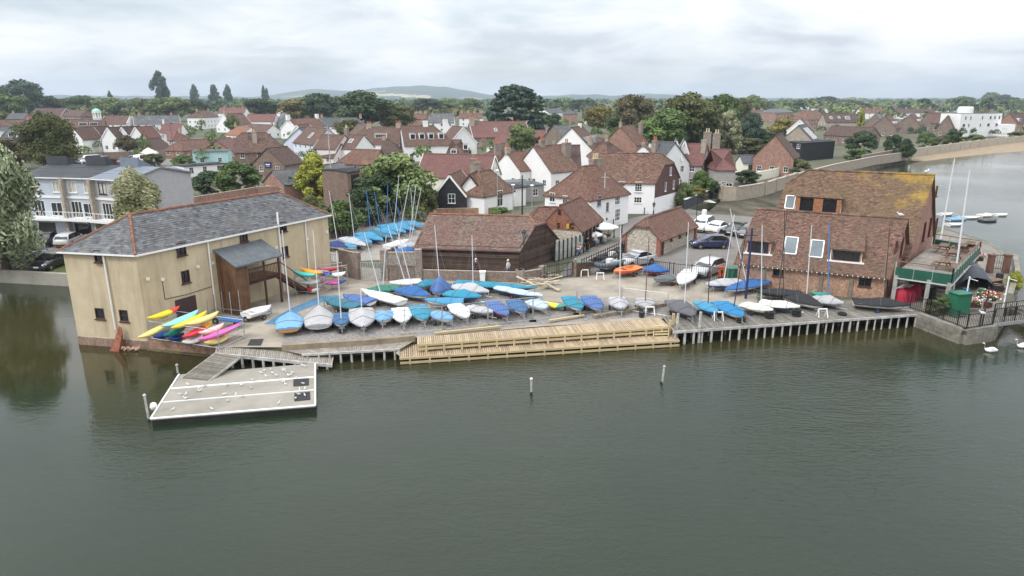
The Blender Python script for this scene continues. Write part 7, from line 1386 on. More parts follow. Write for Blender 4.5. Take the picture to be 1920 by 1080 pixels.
# ---------------------------------------------------------------- cars
CARGL = mat('car_glass', (.012, .014, .017), .05, .1, spec=.8); LAMPW = mat('car_lamp', (.75, .76, .78), .15, .05); LAMPR = mat('car_tail', (.35, .01, .01), .25, .05); PLW = mat('plate_white', (.75, .75, .72), .5, .03); PLY = mat('plate_yellow', (.70, .50, .05), .5, .03); TRIM = mat('car_trim', (.02, .02, .022), .7, .1)
def paint(n, c): return mat('paint_' + n, c, .32, .04, coat=.6, spec=.6)
def car(label, pf, pr, body, kind='hatch', group=None):
    a, c = G(*pf, LAND + .4), G(*pr, LAND + .4); d = (a - c).to_2d(); ctr = ((a + c) / 2).to_2d(); L, W, H = {'hatch': (4.15, 1.76, 1.47), 'saloon': (4.5, 1.8, 1.43), 'suv': (4.6, 1.88, 1.68), 'van': (5.2, 1.98, 2.2)}[kind]
    root = thing('van' if kind == 'van' else 'car', V3(ctr, LAND + .012), label, 'van' if kind == 'van' else 'car', group, math.atan2(d.y, d.x))
    h = L / 2
    prof = {'hatch': ([(-h, .55), (-h + .05, .95), (-h + .35, .98), (h - 1.15, .98), (h - .25, .78), (h, .60)], [(-h + .12, .98), (-h + .55, H - .06), (-h + 1.1, H), (.1, H - .02), (h - 2.0 + .25, H - .12), (h - 1.0, .97)]),
            'saloon': ([(-h, .60), (-h + .05, .97), (-h + .9, 1.0), (h - 1.3, .96), (h - .3, .78), (h, .60)], [(-h + .55, 1.0), (-h + 1.35, H - .05), (-h + 1.9, H), (.2, H - .03), (h - 2.2, H - .15), (h - 1.25, .96)]),
            'suv': ([(-h, .65), (-h + .05, 1.05), (-h + .3, 1.1), (h - 1.2, 1.08), (h - .25, .95), (h, .70)], [(-h + .12, 1.1), (-h + .45, H - .06), (-h + 1.1, H), (.3, H - .02), (h - 1.9, H - .12), (h - 1.1, 1.07)]),
            'van': ([(-h, .6), (-h + .02, 1.2), (-h + .2, 1.25), (h - 1.1, 1.22), (h - .2, 1.0), (h, .65)], [(-h + .03, 1.2), (-h + .1, H - .06), (-h + .6, H), (.8, H), (h - 1.65, H - .12), (h - .95, 1.2)])}[kind]
    lo, up = prof
    def sec(x, z):  # lower body section
        w2 = W / 2 * (1 - .10 * max(0, abs(x) / h - .72) / .28); return [(x, -w2 * .94, .24), (x, -w2, .45), (x, -w2, z * .82), (x, -w2 * .93, z), (x, -w2 * .4, z + .03), (x, w2 * .4, z + .03), (x, w2 * .93, z), (x, w2, z * .82), (x, w2, .45), (x, w2 * .94, .24)]
    b = MB(); rows = [sec(x, z) for x, z in lo]; b.grid(rows); b.poly(*rows[0]); b.poly(*rows[-1][::-1])
    urow = []
    for i, (x, z) in enumerate(up):
        zb = 1.0 if i in (0, len(up) - 1) else 1.0; k = (z - .98) / (H - .98); w2 = W / 2 * (.93 - .17 * max(0, k)); urow.append([(x, -w2, z), (x, -w2 * .86, z + .03 * k), (x, 0, z + .05 * k), (x, w2 * .86, z + .03 * k), (x, w2, z)])
    b.grid(urow)
    bo = b.build('body', body, root, smooth=True, local=True)
    b = MB()     # side glass, set just proud of the cabin sides
    xs0, xs1 = up[0][0], up[-1][0]; belt = lo[3][1] - .02
    for sg in (-1, 1):
        P = [(xs1 - .08, sg * W / 2 * .925, belt)] + [(x * .985, sg * (W / 2 * (.93 - .17 * max(0, (z - .98) / (H - .98))) + .004), z - .05) for x, z in up[-2:0:-1]] + [(xs0 + .12, sg * W / 2 * .925, belt)]
        b.poly(*(P if sg < 0 else P[::-1]))
    b.build('side_window', CARGL, root, local=True)
    for nm, i, j in (('windscreen', -1, -2), ('rear_window', 0, 1)):
        A, B = urow[i], urow[j]; sg = 1 if i == -1 else -1; off = .012; b = MB(); b.poly((A[0][0] + sg * off, A[0][1] * .86, A[0][2] + .03), (A[4][0] + sg * off, A[4][1] * .86, A[4][2] + .03), (B[4][0] + sg * off, B[4][1] * .86, B[4][2] - .02 + off), (B[0][0] + sg * off, B[0][1] * .86, B[0][2] - .02 + off))
        if kind != 'van' or nm == 'windscreen': b.build(nm, CARGL, root, local=True)
    for sx_ in (-1, 1):
        for sg in (-1, 1):
            wheel(root, (sx_ * L * .305, sg * (W / 2 - .08), .31), .31, .2, 'g')
            b = MB(); b.lathe([(.36, -.02), (.36, .02)], 12); inst('wheel_arch', b.mesh('wheel_arch', TRIM), root, (sx_ * L * .305, sg * (W / 2 - .01), .34), (math.pi / 2, 0, 0))
            b = MB(); x0 = sx_ * (h - .09); b.add([(x0 - sx_ * .22, sg * W * .485, .64), (x0 + sx_ * .06, sg * W * .36, .62), (x0 + sx_ * .05, sg * W * .30, .76), (x0 - sx_ * .2, sg * W * .47, .84)] if sx_ > 0 else [(x0 + .02, sg * W * .46, .68), (x0 - .06, sg * W * .34, .68), (x0 - .03, sg * W * .36, .95), (x0 + .05, sg * W * .46, .98)], [(0, 1, 2, 3)]); b.build('headlight' if sx_ > 0 else 'tail_light', LAMPW if sx_ > 0 else LAMPR, root, local=True)
        b = MB(); b.box(sx_ * (h + .008), 0, .5, .02, .5, .12); b.build('number_plate', PLW if sx_ > 0 else PLY, root, local=True)
        b = MB(); b.box(sx_ * (h - .02), 0, .36, .1, W * .86, .14); b.build('bumper', TRIM, root, local=True)
    for sg in (-1, 1): b = MB(); b.box(h - 1.55 if kind != 'van' else h - 1.1, sg * (W / 2 + .08), belt + .1, .16, .18, .13); b.build('mirror', body, root, local=True)
P_NAVY = paint('navy', (.012, .022, .075)); P_WHT = paint('white', (.74, .74, .75)); P_BLK = paint('black', (.012, .012, .014)); P_SLV = paint('silver', (.42, .43, .45)); P_GRY = paint('grey', (.10, .105, .115)); P_RED = paint('red', (.35, .03, .03))
GC = 'cars in the waterside car park'; GL = 'vehicles by the town houses'; GF = 'vehicles before the old brick wall'
for a in (('dark blue hatchback parked across the car park', (1298, 458), (1364, 458), P_NAVY, 'hatch', GC), ('white estate car nose out beside the flint hut', (1304, 431), (1330, 420), P_WHT, 'suv', GC), ('white saloon seen from behind in the car park', (1366, 424), (1330, 435), P_WHT, 'saloon', GC), ('black car parked beside the white saloon', (1366, 437), (1399, 428), P_BLK, 'saloon', GC), ('dark grey car half hidden by the boathouse roof', (1394, 441), (1420, 434), P_GRY, 'hatch', GC), ('silver car right behind the black railings', (1308, 513), (1345, 500), P_SLV, 'hatch', GC), ('silver blue car behind the orange rescue boat', (1170, 494), (1212, 486), P_SLV, 'saloon', GC),
          ('dark hatchback nearest the pond wall', (73, 502), (118, 487), P_BLK, 'hatch', GL), ('grey panel van under the near willow', (83, 486), (34, 474), P_GRY, 'van', GL), ('black car parked by the garages', (110, 444), (72, 460), P_BLK, 'saloon', GL), ('silver hatchback reversed beside the black car', (150, 446), (115, 459), P_SLV, 'hatch', GL),
          ('dark car left of the far white van', (146, 306), (158, 304), P_BLK, 'hatch', GF), ('white van with dark windows by the old brick wall', (160, 305), (176, 304), P_WHT, 'van', GF), ('silver car right of the far white van', (180, 303), (196, 302), P_SLV, 'suv', GF), ('big white van nearest the grey town houses', (232, 318), (262, 306), P_WHT, 'van', GF), ('second white van behind the nearest one', (252, 306), (268, 302), P_WHT, 'van', GF), ('pale car beside the tent', (232, 300), (258, 299), P_SLV, 'saloon', GF)): car(*a)
# ---------------------------------------------------------------- people
def skin_mesh(name, V, E, Rr, m, parent, sub=1):
    me = bpy.data.meshes.new(name); me.from_pydata([tuple(v) for v in V], E, []); me.materials.append(m); o = bpy.data.objects.new(name, me); COL.objects.link(o); o.parent = parent
    md = o.modifiers.new('skin', 'SKIN'); md.use_smooth_shade = True; me.skin_vertices
    sv = me.skin_vertices[0].data if me.skin_vertices else None
    for i, r in enumerate(Rr): sv[i].radius = (r, r)
    sv[0].use_root = True; s = o.modifiers.new('sub', 'SUBSURF'); s.levels = sub; s.render_levels = sub; return o
SKINM = mat('skin', (.55, .33, .24), .6, .08)
PC = {k: mat('cloth_' + k, c, .85, .12, 6) for k, c in dict(dark=(.03, .032, .04), cream=(.62, .58, .52), blue=(.12, .22, .42), pale=(.55, .62, .70), grey=(.22, .22, .23), white=(.72, .72, .72), pink=(.62, .38, .40), black=(.014, .014, .016), denim=(.08, .13, .24), tan=(.36, .27, .18), olive=(.12, .12, .07)).items()}
HAIR = {k: mat('hair_' + k, c, .7, .2, 12) for k, c in dict(grey=(.42, .41, .40), brown=(.09, .05, .03), blond=(.45, .32, .15), black=(.015, .012, .012), white=(.65, .64, .62)).items()}
def person(label, p, face, top, leg, hair, pose='stand', group=None, z=LAND, lean=0.0):
    root = thing('person', (p[0], p[1], z + .012), label, 'person', group, face); sit = pose == 'sit'; pz = .50 if sit else .92; st = .16 if pose == 'walk' else 0
    V = [(0, 0, pz), (.02 + lean * .3, 0, pz + .20), (.03 + lean * .7, 0, pz + .42), (.04 + lean * .9, 0, pz + .55), (.06 + lean, 0, pz + .62), (.07 + lean, 0, pz + .72), (.05 + lean, 0, pz + .80), (.155 + lean, 0, pz + .675)]
    Rr = [.125, .115, .125, .055, .07, .098, .06, .018]; E = [(0, 1), (1, 2), (2, 3), (3, 4), (4, 5), (5, 6), (5, 7)]
    TV = [(0, 0, pz - .02), (.02 + lean * .3, 0, pz + .20), (.03 + lean * .7, 0, pz + .42), (.035 + lean * .8, 0, pz + .50)]; TR = [.15, .145, .155, .08]; TE = [(0, 1), (1, 2), (2, 3)]
    LV = [(0, 0, pz + .02)]; LR = [.15]; LE = []
    for s in (-1, 1):
        sh = (.03 + lean * .8, s * .19, pz + .45); el = (.10 if sit else -.02 + s * st * .5, s * .25, pz + .20); wr = (.34 if sit else .12 - s * st, s * .20, pz + .16 if sit else pz - .03); hd = (wr[0] + .06, wr[1] * .95, wr[2] - (.01 if sit else .06))
        i = len(V); V += [sh, el, wr, hd]; Rr += [.06, .045, .032, .035]; E += [(2, i), (i, i + 1), (i + 1, i + 2), (i + 2, i + 3)]
        for k, (fl_, dy) in enumerate(((.075, -.03), (.085, -.01), (.08, .01), (.065, .03), (.05, -.055))): j = len(V); V.append((hd[0] + fl_ * .7, hd[1] + dy * s, hd[2] - fl_ * (.35 if sit else .7))); Rr.append(.010); E.append((i + 3, j))
        j = len(TV); TV += [sh, el, wr]; TR += [.085, .068, .052]; TE += [(2, j), (j, j + 1), (j + 1, j + 2)]
        hp = (.02, s * .095, pz - .04); kn = (.44, s * .12, .50) if sit else (.04 + s * st, s * .10, .49); an = (.42, s * .12, .09) if sit else (-.02 + s * st * 1.3, s * .10, .09); to = (an[0] + .20, an[1] * 1.05, .045)
        i = len(V); V += [hp, kn, an, to]; Rr += [.085, .060, .042, .045]; E += [(0, i), (i, i + 1), (i + 1, i + 2), (i + 2, i + 3)]
        j = len(LV); LV += [hp, kn, (an[0], an[1], an[2] + .05)]; LR += [.105, .082, .068]; LE += [(0, j), (j, j + 1), (j + 1, j + 2)]
    skin_mesh('body', V, E, Rr, SKINM, root); skin_mesh('top', TV, TE, TR, PC[top], root); skin_mesh('trousers', LV, LE, LR, PC[leg], root)
    b = MB(); b.lathe([(.07, -.07), (.092, -.01), (.10, .04), (.08, .085), (.03, .105)], 10, (.012 + lean, 0, pz + .752)); b.build('hair', HAIR[hair], root, smooth=True, local=True)
    for s in (-1, 1): b = MB(); f_ = (.44, s * .126) if sit else (.02 + s * st * 1.3, s * .10); b.box(f_[0] + .06, f_[1], .04, .27, .10, .08); b.build('shoe', PC['black'], root, local=True)
    return root
PP = 'people at the cafe tables'
person('walker in dark coat behind the low yard wall', G(893, 519), math.pi, 'dark', 'dark', 'white', 'walk'); person('walker in cream top beside the barn', G(953, 521), 2.8, 'cream', 'denim', 'white', 'walk')
person('seated person in pink top at the nearest cafe table', G(1086, 478), 3.9, 'pink', 'blue', 'white', 'sit', PP); person('seated person in dark clothes next to the pink top', G(1092, 472), 3.6, 'black', 'black', 'brown', 'sit', PP); person('standing person in dark coat in front of the cafe', G(1101, 472), 1.2, 'black', 'black', 'black', 'stand', PP)
for x, y, f_, t_, l_, h_, lb in ((1108, 459, 3.4, 'dark', 'tan', 'brown', 'seated person with brown hair under the lower parasol'), (1117, 462, 2.2, 'white', 'denim', 'blond', 'fair haired seated person in white'), (1126, 452, .5, 'grey', 'dark', 'grey', 'seated person in grey between the parasols'), (1133, 458, 1.8, 'pale', 'pale', 'brown', 'seated person in pale blue under the upper parasol'), (1141, 449, 3.3, 'cream', 'dark', 'white', 'seated person in cream beneath the upper parasol'), (1120, 448, 5.2, 'olive', 'dark', 'black', 'seated person in olive at the back table')): person(lb, G(x, y), f_, t_, l_, h_, 'sit', PP)
person('worker in yellow vest behind the barn roof', G(816, 415), 4.5, 'tan', 'dark', 'black', 'stand')
def lathe_thing(name, label, cat, p, prof, m, n=10, group=None): b = MB(); b.lathe(prof, n, p); return tag(b.build(name, m), label, cat, group)
def cafe_set(x, y, lb):
    p = G(x, y); root = thing('cafe_table', p, lb, 'table', 'cafe tables'); b = MB(); b.lathe([(.42, .70), (.44, .72), (.42, .75)], 14, p); b.build('table_top', WHITEP, root); b = MB(); b.lathe([(.25, 0), (.22, .03), (.03, .06), (.03, .7)], 8, p); b.build('pedestal', DARKM, root)
for x, y, lb in ((1079, 478, 'white cafe table nearest the barn'), (1113, 455, 'white cafe table under the lower parasol'), (1134, 449, 'white cafe table under the upper parasol')): cafe_set(x, y, lb)
for x, y, a_, lb in ((1087, 477, 3.9, 'cafe chair of the pink top sitter'), (1093, 471, 3.6, 'cafe chair beside the barn end'), (1108, 459, 3.4, 'cafe chair under the lower parasol'), (1118, 462, 2.2, 'cafe chair of the sitter in white'), (1126, 452, .5, 'cafe chair between the parasols'), (1133, 458, 1.8, 'cafe chair of the sitter in pale blue'), (1141, 449, 3.3, 'cafe chair of the sitter in cream'), (1120, 448, 5.2, 'cafe chair at the back table')):
    p = G(x, y); root = thing('cafe_chair', p, lb, 'chair', 'cafe chairs', a_); b = MB(); b.box(0, 0, .42, .44, .44, .04); b.build('seat', GALV, root, local=True); b = MB(); b.box(-.22, 0, .66, .04, .42, .34); b.build('backrest', GALV, root, local=True)
    for sx_ in (-1, 1):
        for sy_ in (-1, 1): b = MB(); b.tube((sx_ * .2, sy_ * .2, 0), (sx_ * .2, sy_ * .2, .42), .015, n=5); b.build('leg', GALV, root, local=True)
for x, y, top, w_, lb in ((1107, 458, 431, 1.35, 'white cafe parasol nearer the barn'), (1133, 452, 417, 1.6, 'white cafe parasol nearer the white house')):
    p = G(x, y); h = ZA(p, top) - LAND; root = thing('parasol', p, lb, 'parasol', 'white parasols'); b = MB(); b.tube(p, p + Vector((0, 0, h)), .03, n=6); b.lathe([(.25, 0), (.25, .1), (.05, .15)], 8, p); b.build('pole', GALV, root); b = MB(); rows = [[(p.x + r * math.cos(t), p.y + r * math.sin(t), p.z + h - dz - (.03 if k % 2 else 0) * (r > .2)) for k, t in enumerate([2 * math.pi * i / 16 for i in range(16)])] for r, dz in ((.02, 0), (w_ * .5, .2), (w_, .45), (w_ * 1.0, .6))]; b.grid(rows, closed=True); b.build('canopy', C_WH, root)
for x, y, lb in ((1151, 446, 'black bollard by the cafe'), (1165, 441, 'black bollard near the hut corner'), (1150, 425, 'black bollard outside the white house'), (1166, 436, 'black bollard between lane and cafe'), (1208, 402, 'small bollard left of the flint hut lamp'), (1218, 401, 'small bollard right of the flint hut lamp')): lathe_thing('bollard', lb, 'bollard', G(x, y), [(.1, 0), (.1, .1), (.07, .15), (.06, .8), (.1, .85), (.08, .95), (.02, 1.0)], DARKM, 8, 'black bollards')
# ---------------------------------------------------------------- lamps and poles
def lamp(label, base, top, style='lantern', group='street lamps'):
    p = G(*base); h = ZA(p, top) - LAND; root = thing('street_lamp', p, label, 'lamp', group); b = MB(); b.lathe([(.10, 0), (.10, .5), (.06, .7), (.04, h - .6)], 8, p)
    if style == 'lantern':
        b.build('column', DARKM, root); b = MB(); b.lathe([(.12, 0), (.19, .4), (.2, .42)], 6, p + Vector((0, 0, h - .65))); b.build('lantern_glass', GLASSL, root); b = MB(); b.lathe([(.26, 0), (.2, .12), (.06, .28), (.03, .4)], 6, p + Vector((0, 0, h - .24))); b.build('cap', DARKM, root)
    else:
        b.build('column', GALV if style == 'disc' else DARKM, root); b = MB()
        if style == 'disc': b.lathe([(.03, -.5), (.05, -.15), (.28, -.05), (.26, .03), (.05, .1)], 10, p + Vector((0, 0, h - .1)))
        else: b.tube(p + Vector((0, 0, h - .65)), p + Vector((0, 0, h - .05)), .04, n=6); b.box(p.x + .3, p.y, p.z + h, .8, .2, .12)
        b.build('lamp_head', WHITEP if style == 'disc' else DARKM, root)
for a in (('black lantern lamp in front of the barn gable', (982, 522), 432), ('black lantern lamp on the left of the mill roof', (172, 452), 411), ('black lantern lamp against the large white house', (1225, 404), 380), ('tall dark street light over the brick inn', (473, 322), 250, 'arm'), ('street light with bracket before the white gables', (198, 312), 250, 'arm'), ('tall street light over the far parked cars', (246, 302), 232, 'arm'), ('dark street light beside the low red roof', (328, 300), 231, 'arm'), ('white disc lamp left of the white cottage window', (933, 410), 318, 'disc'), ('white disc lamp by the steel steps', (962, 412), 345, 'disc'), ('white disc lamp in front of the flat link building', (997, 415), 346, 'disc'), ('dark lamp column beside the flint hut', (1304, 432), 364, 'arm')): lamp(*a)
for base, top, m, lb in (((624, 372), 237, PILE, 'tall weathered pole behind the yellow conifer'), ((979, 412), 330, DARKM, 'slim dark pole by the steel steps'), ((1131, 424), 325, PILE, 'leaning weathered post before the white hipped house'), ((1398, 560), 430, M_NAV, 'navy flag pole at the boathouse corner'), ((768, 412), 340, PILE, 'pale timber post in the dark shrubs')):
    p = G(*base); b = MB(); z1 = ZA(p, top); b.tube(p, V3(p, z1), .11, .08, 8); b.lathe([(.10, 0), (.05, .12), (.01, .15)], 8, V3(p, z1)); b.tube(V3(p, z1 - .5) - Vector((.5, 0, 0)), V3(p, z1 - .5) + Vector((.5, 0, 0)), .04, n=5); tag(b.build('pole', m), lb, 'pole')
# ---------------------------------------------------------------- railings and gates
def railing(name, label, pts, h, sp, m, cat='railing', bar=.012, post_every=8, z0=LAND, rails=(.12, 1.0)):
    P = [Vector(p) for p in pts]; root = thing(name, V3(P[0], z0), label, cat); bm_ = MB(); bm_.box(0, 0, 0, bar * 2, bar * 2, h, base=True); me = bm_.mesh('bar', m); pm = MB(); pm.box(0, 0, 0, .07, .07, h + .1, base=True); pme = pm.mesh('post', m)
    for a, c in zip(P, P[1:]):
        k = max(1, int((c - a).length / sp))
        for i in range(k + 1): q = a.lerp(c, i / k); post = i % post_every == 0 or i == k; inst('post' if post else 'bar', pme if post else me, root, V3(q, q.z) - root.location)
        for f_ in rails: b = MB(); b.beam(a + Vector((0, 0, h * f_ - .04)), c + Vector((0, 0, h * f_ - .04)), .05, .05); b.build('rail', m, root)
    return root
railing('railings', 'black iron railings between the yard and the car park', px_pts([(1165, 506), (1262, 520), (1352, 530)]), 1.35, .2, DARKM)
railing('yard_gate', 'black double iron gate by the timber pile', px_pts([(1020, 528), (1046, 524), (1072, 518)]), 1.5, .17, DARKM, 'gate', .018, 7, rails=(.1, .5, .95))
railing('yard_gate', 'grey iron gate in the flint panelled wall', px_pts([(678, 526), (720, 527)]), 1.75, .15, GALV, 'gate', .02, 14, rails=(.05, .55, .98))
railing('yard_gate', 'pale barred gate at the mill end of the wall', px_pts([(622, 505), (646, 505)]), 1.5, .15, GALV, 'gate', .02, 14)
railing('quay_railing', 'black railing around the stone quay corner', px_pts([(1706, 578), (1742, 590), (1812, 617), (1860, 609)], 1.12), 1.1, .16, DARKM, z0=1.12)
railing('quay_railing', 'black railing along the back of the quay terrace', px_pts([(1858, 505), (1888, 508)], 1.1), 1.5, .16, DARKM)
railing('steel_rail', 'steel railing beside the cottage steps', px_pts([(975, 404), (1030, 398)]), 1.1, .25, GALV, 'railing')
railing('lane_fence', 'black post fence along the lane edge', px_pts([(1090, 507), (1170, 470)], LAND + .9), 1.0, .5, DARKM, 'fence', .04, 1)
# wire panels before the boats
WIRE = GALV
for (x0, y0, x1, y1), lb in (((760, 627, 829, 622), 'leftmost wire fence panel along the boardwalk'), ((831, 621, 914, 612), 'second wire fence panel along the boardwalk'), ((916, 611, 998, 603), 'third wire fence panel from the left'), ((1000, 603, 1080, 590), 'fourth wire fence panel from the left'), ((1082, 590, 1163, 583), 'fifth wire fence panel by the timber baulk'), ((1165, 583, 1250, 595), 'rightmost wire fence panel by the boardwalk steps')):
    a, c = G(x0, y0), G(x1, y1); root = thing('fence_panel', a, lb, 'fence', 'temporary wire fence panels')
    for q in (a, c): b = MB(); b.tube(q, q + Vector((0, 0, 1.9)), .022, n=6); b.build('upright', WIRE, root); b = MB(); b.box(q.x, q.y, LAND, .6, .22, .12, base=True); b.build('foot_block', CONCW, root)
    for z in (.15, 1.88): b = MB(); b.tube(a + Vector((0, 0, z)), c + Vector((0, 0, z)), .018, n=5); b.build('rail', WIRE, root)
    b = MB()
    for i in range(1, 16): q = a.lerp(c, i / 16); b.tube(q + Vector((0, 0, .15)), q + Vector((0, 0, 1.88)), .0035, n=3, cap=False)
    tag(b.build('mesh_wires', WIRE, root), kind='stuff')
# ---------------------------------------------------------------- stone quay on the right
QC = mat('quay_stone', (.13, .122, .10), .9, .3, .9, col2=(.27, .255, .215), bump=.4, detail=11)
sheet('quay_paving', px_pts([(1640, 566), (1727, 589), (1808, 621), (1858, 614), (1889, 571), (1904, 526), (1899, 493), (1850, 453), (1770, 430), (1700, 470)], LAND + .012), LAND + .012, mat('quay_paving', (.13, .118, .10), .9, .25, .8, col2=(.24, .22, .19), bump=.3, detail=11))
qp = px_pts([(1722, 588), (1808, 620), (1859, 613), (1890, 570), (1905, 525), (1900, 492), (1850, 452)], LAND)
q_ = wall_run('stone_quay', 'stone faced quay corner with black railing', qp[:4], .12, .5, QC, cat='quay'); b = MB()
for a, c in zip(qp[:4], qp[1:4]): b.beam(V3(a, .3), V3(c, .3), .56, 1.4)
b.build('face', QC, q_)
for i, (a, c) in enumerate(zip(qp, qp[1:])):
    k = int((c - a).length / .75)
    for j in range(k):
        for r_i in range(3): b = MB(); A, B = a.lerp(c, (j + .04 + .5 * (r_i % 2)) / (k + .5)), a.lerp(c, (j + .96 + .5 * (r_i % 2)) / (k + .5)); b.beam(V3(A, .08 + r_i * .34), V3(B, .08 + r_i * .34), .62 + random.uniform(-.03, .03), .31, c=random.random()); b.build('stone', QC, q_)
wall_run('quay_parapet', 'low stone parapet down the right side of the quay', qp[3:6], .9, .4, QC)
fbr = thing('footbridge', V3(qp[2], 0), 'grey railed footbridge leaving the quay to the right', 'footbridge'); f0, f1, f2, f3 = G(1862, 596, 1.2), G(1990, 580, 1.2), G(1862, 606, 1.2), G(1990, 590, 1.2)
planks(fbr, f0, f1, f2, f3, 44, OLDW); beam_part(fbr, 'side_beam', f2 - Vector((0, 0, .15)), f3 - Vector((0, 0, .15)), .12, .25, GALV)
for a, c in ((f0, f1), (f2, f3)):
    beam_part(fbr, 'rail', a + Vector((0, 0, 1.1)), c + Vector((0, 0, 1.1)), .05, .05, DARKM)
    for i in range(34): post_part(fbr, 'bar', a.lerp(c, i / 33), .012 if i % 5 else .03, 1.2, 2.3, DARKM, True)
b = MB(); p = G(1925, 608, 0); b.prism([(p.x - .8, p.y - 1), (p.x + 3, p.y - 1.5), (p.x + 4, p.y + 4), (p.x - .3, p.y + 2.5)], -.5, .9); b.box(p.x + 1.5, p.y + 1, .9, 3.5, 3.5, .15, base=True); tag(b.build('bridge_abutment', QC), 'dark stone bridge abutment at the right edge', 'abutment')
# fuel cabinet, tent, planters
p = G(1794, 590, 1.1); cb = thing('cabinet', p, 'tall dark green metal cabinet on the quay', 'cabinet'); GCAB = mat('cabinet_green', (.02, .13, .075), .45, .12)
b = MB(); b.box(p.x, p.y, p.z + .1, 1.25, .9, 1.6, base=True, rz=.25); b.build('body', GCAB, cb); b = MB(); b.box(p.x, p.y, p.z + 1.7, 1.4, 1.05, .08, base=True, rz=.25); b.build('lid', GCAB, cb); b = MB(); b.box(p.x - .1, p.y - .47, p.z + 1.25, .16, .03, .3, rz=.25); b.build('label_plate', WHITEP, cb); b = MB(); b.box(p.x, p.y, p.z, 1.1, .8, .1, base=True, rz=.25); b.build('plinth', CONCW, cb)
p = G(1822, 545, LAND); tn = thing('dome_shelter', p, 'dark grey fabric dome shelter on the quay', 'tent'); b = MB(); rows = []
for i in range(7):
    t_ = math.pi * i / 6; rows.append([(p.x - .1 + 1.75 * math.cos(t_), p.y + 1.5 + (2.0 * math.cos(s_)), LAND + 2.5 * math.sin(t_) * (.25 + .75 * math.sin(s_)) ** .7) for s_ in [math.pi * (.06 + .88 * j / 8) for j in range(9)]])
b.grid(rows); b.build('canopy', cloth('tent_fabric', (.07, .075, .09)), tn, smooth=True)
for j in (0, 3, 6): b = MB(); R_ = [Vector(r[min(8, j)]) for r in rows]; [b.tube(x_ * 1.0 + Vector((0, 0, .02)), y_ + Vector((0, 0, .02)), .03, n=5) for x_, y_ in zip(R_, R_[1:])]; b.build('hoop', LEAD, tn)
for i, (x, y) in enumerate(((1687, 566), (1701, 564), (1711, 557))):
    p = G(x, y, LAND); b = MB(); b.grid([[(p.x + r * math.cos(t) * (1 + .1 * math.sin(3 * t + i)), p.y + r * math.sin(t), p.z + z) for t in [2 * math.pi * k / 12 for k in range(12)]] for r, z in ((.62, 0), (.60, .5), (.52, .95), (.3, 1.08), (.02, 1.1))], closed=True); tag(b.build('covered_stack', cloth('red_tarp', (.40, .02, .05)), smooth=True), ('red tarpaulin heap nearest the jetty under the terrace', 'middle red tarpaulin heap under the terrace', 'red tarpaulin heap furthest under the terrace')[i], 'tarpaulin', 'red tarpaulin heaps')
b = MB(); a, c = G(1680, 545, 1.9), G(1706, 533, 2.1); b.beam(a, c, .6, .1); b.beam(a + Vector((.4, 0, -.4)), a + Vector((.4, 0, 0)), .06, .06); b.beam(c + Vector((-.3, 0, -.9)), c + Vector((-.3, 0, 0)), .06, .06); tag(b.build('paddle_board', H_WH), 'white board propped under the terrace', 'board')
FLW = {k: mat('flower_' + k, c, .8, .3, 8) for k, c in dict(red=(.5, .02, .03), pink=(.65, .15, .22), white=(.75, .73, .70)).items()}
def planter(label, px, py, z, w_, cols, seed):
    np.random.seed(seed); p = G(px, py, z); root = thing('planter', p, label, 'planter', 'flower planters on the quay'); b = MB(); b.box(p.x, p.y, p.z - .35, w_, .4, .35, base=True); b.build('trough', BROWNF, root); n = 260; C = np.random.normal(size=(n, 3)) * [w_ * .3, .2, .16] + [0, 0, .12]
    me = quads_mesh('foliage', C, sph(n), np.full(n, .07), np.random.random(n), None, LM['light']); inst('foliage', me, root); 
    for k in cols: C = np.random.normal(size=(46, 3)) * [w_ * .3, .22, .12] + [np.random.uniform(-.2, .2) * w_, -.05, .26]; tag(inst('flowers', quads_mesh('flowers', C, sph(46) + [0, -1, 1], np.full(46, .08), np.random.random(46), None, FLW[k]), root), kind='stuff')
planter('planter of pink and white flowers right of the green cabinet', 1826, 568, 1.7, 1.3, ('pink', 'white'), 1); planter('planter of red flowers behind the dome shelter', 1852, 556, 1.9, 1.2, ('red', 'white'), 2); planter('hanging basket of red flowers at the terrace corner', 1794, 512, 3.0, .8, ('red', 'white'), 3); planter('hanging basket of red flowers under the terrace edge', 1833, 482, 3.0, .9, ('red', 'white'), 4)
for x, y, lb in ((1854, 512, 'left brick gate pier at the back of the quay'), (1884, 512, 'right brick gate pier at the back of the quay')): p = G(x, y, LAND); b = MB(); b.box(p.x, p.y, p.z, .45, .45, 1.7, base=True); b.box(p.x, p.y, p.z + 1.7, .56, .56, .12, base=True); tag(b.build('gate_pier', mat('pier_red', (.15, .08, .062), .9, .3, 6)), lb, 'pier', 'gate piers of the quay')
tree('bush', 'green', 1770, 553, 588, 40, 'green weed bush left of the dark green cabinet'); tree('bush', 'lime', 1898, 506, 548, 26, 'yellow green creeper hanging over the quay wall'); tree('bush', 'olive', 1748, 562, 590, 34, 'rough weeds on the quay slope')
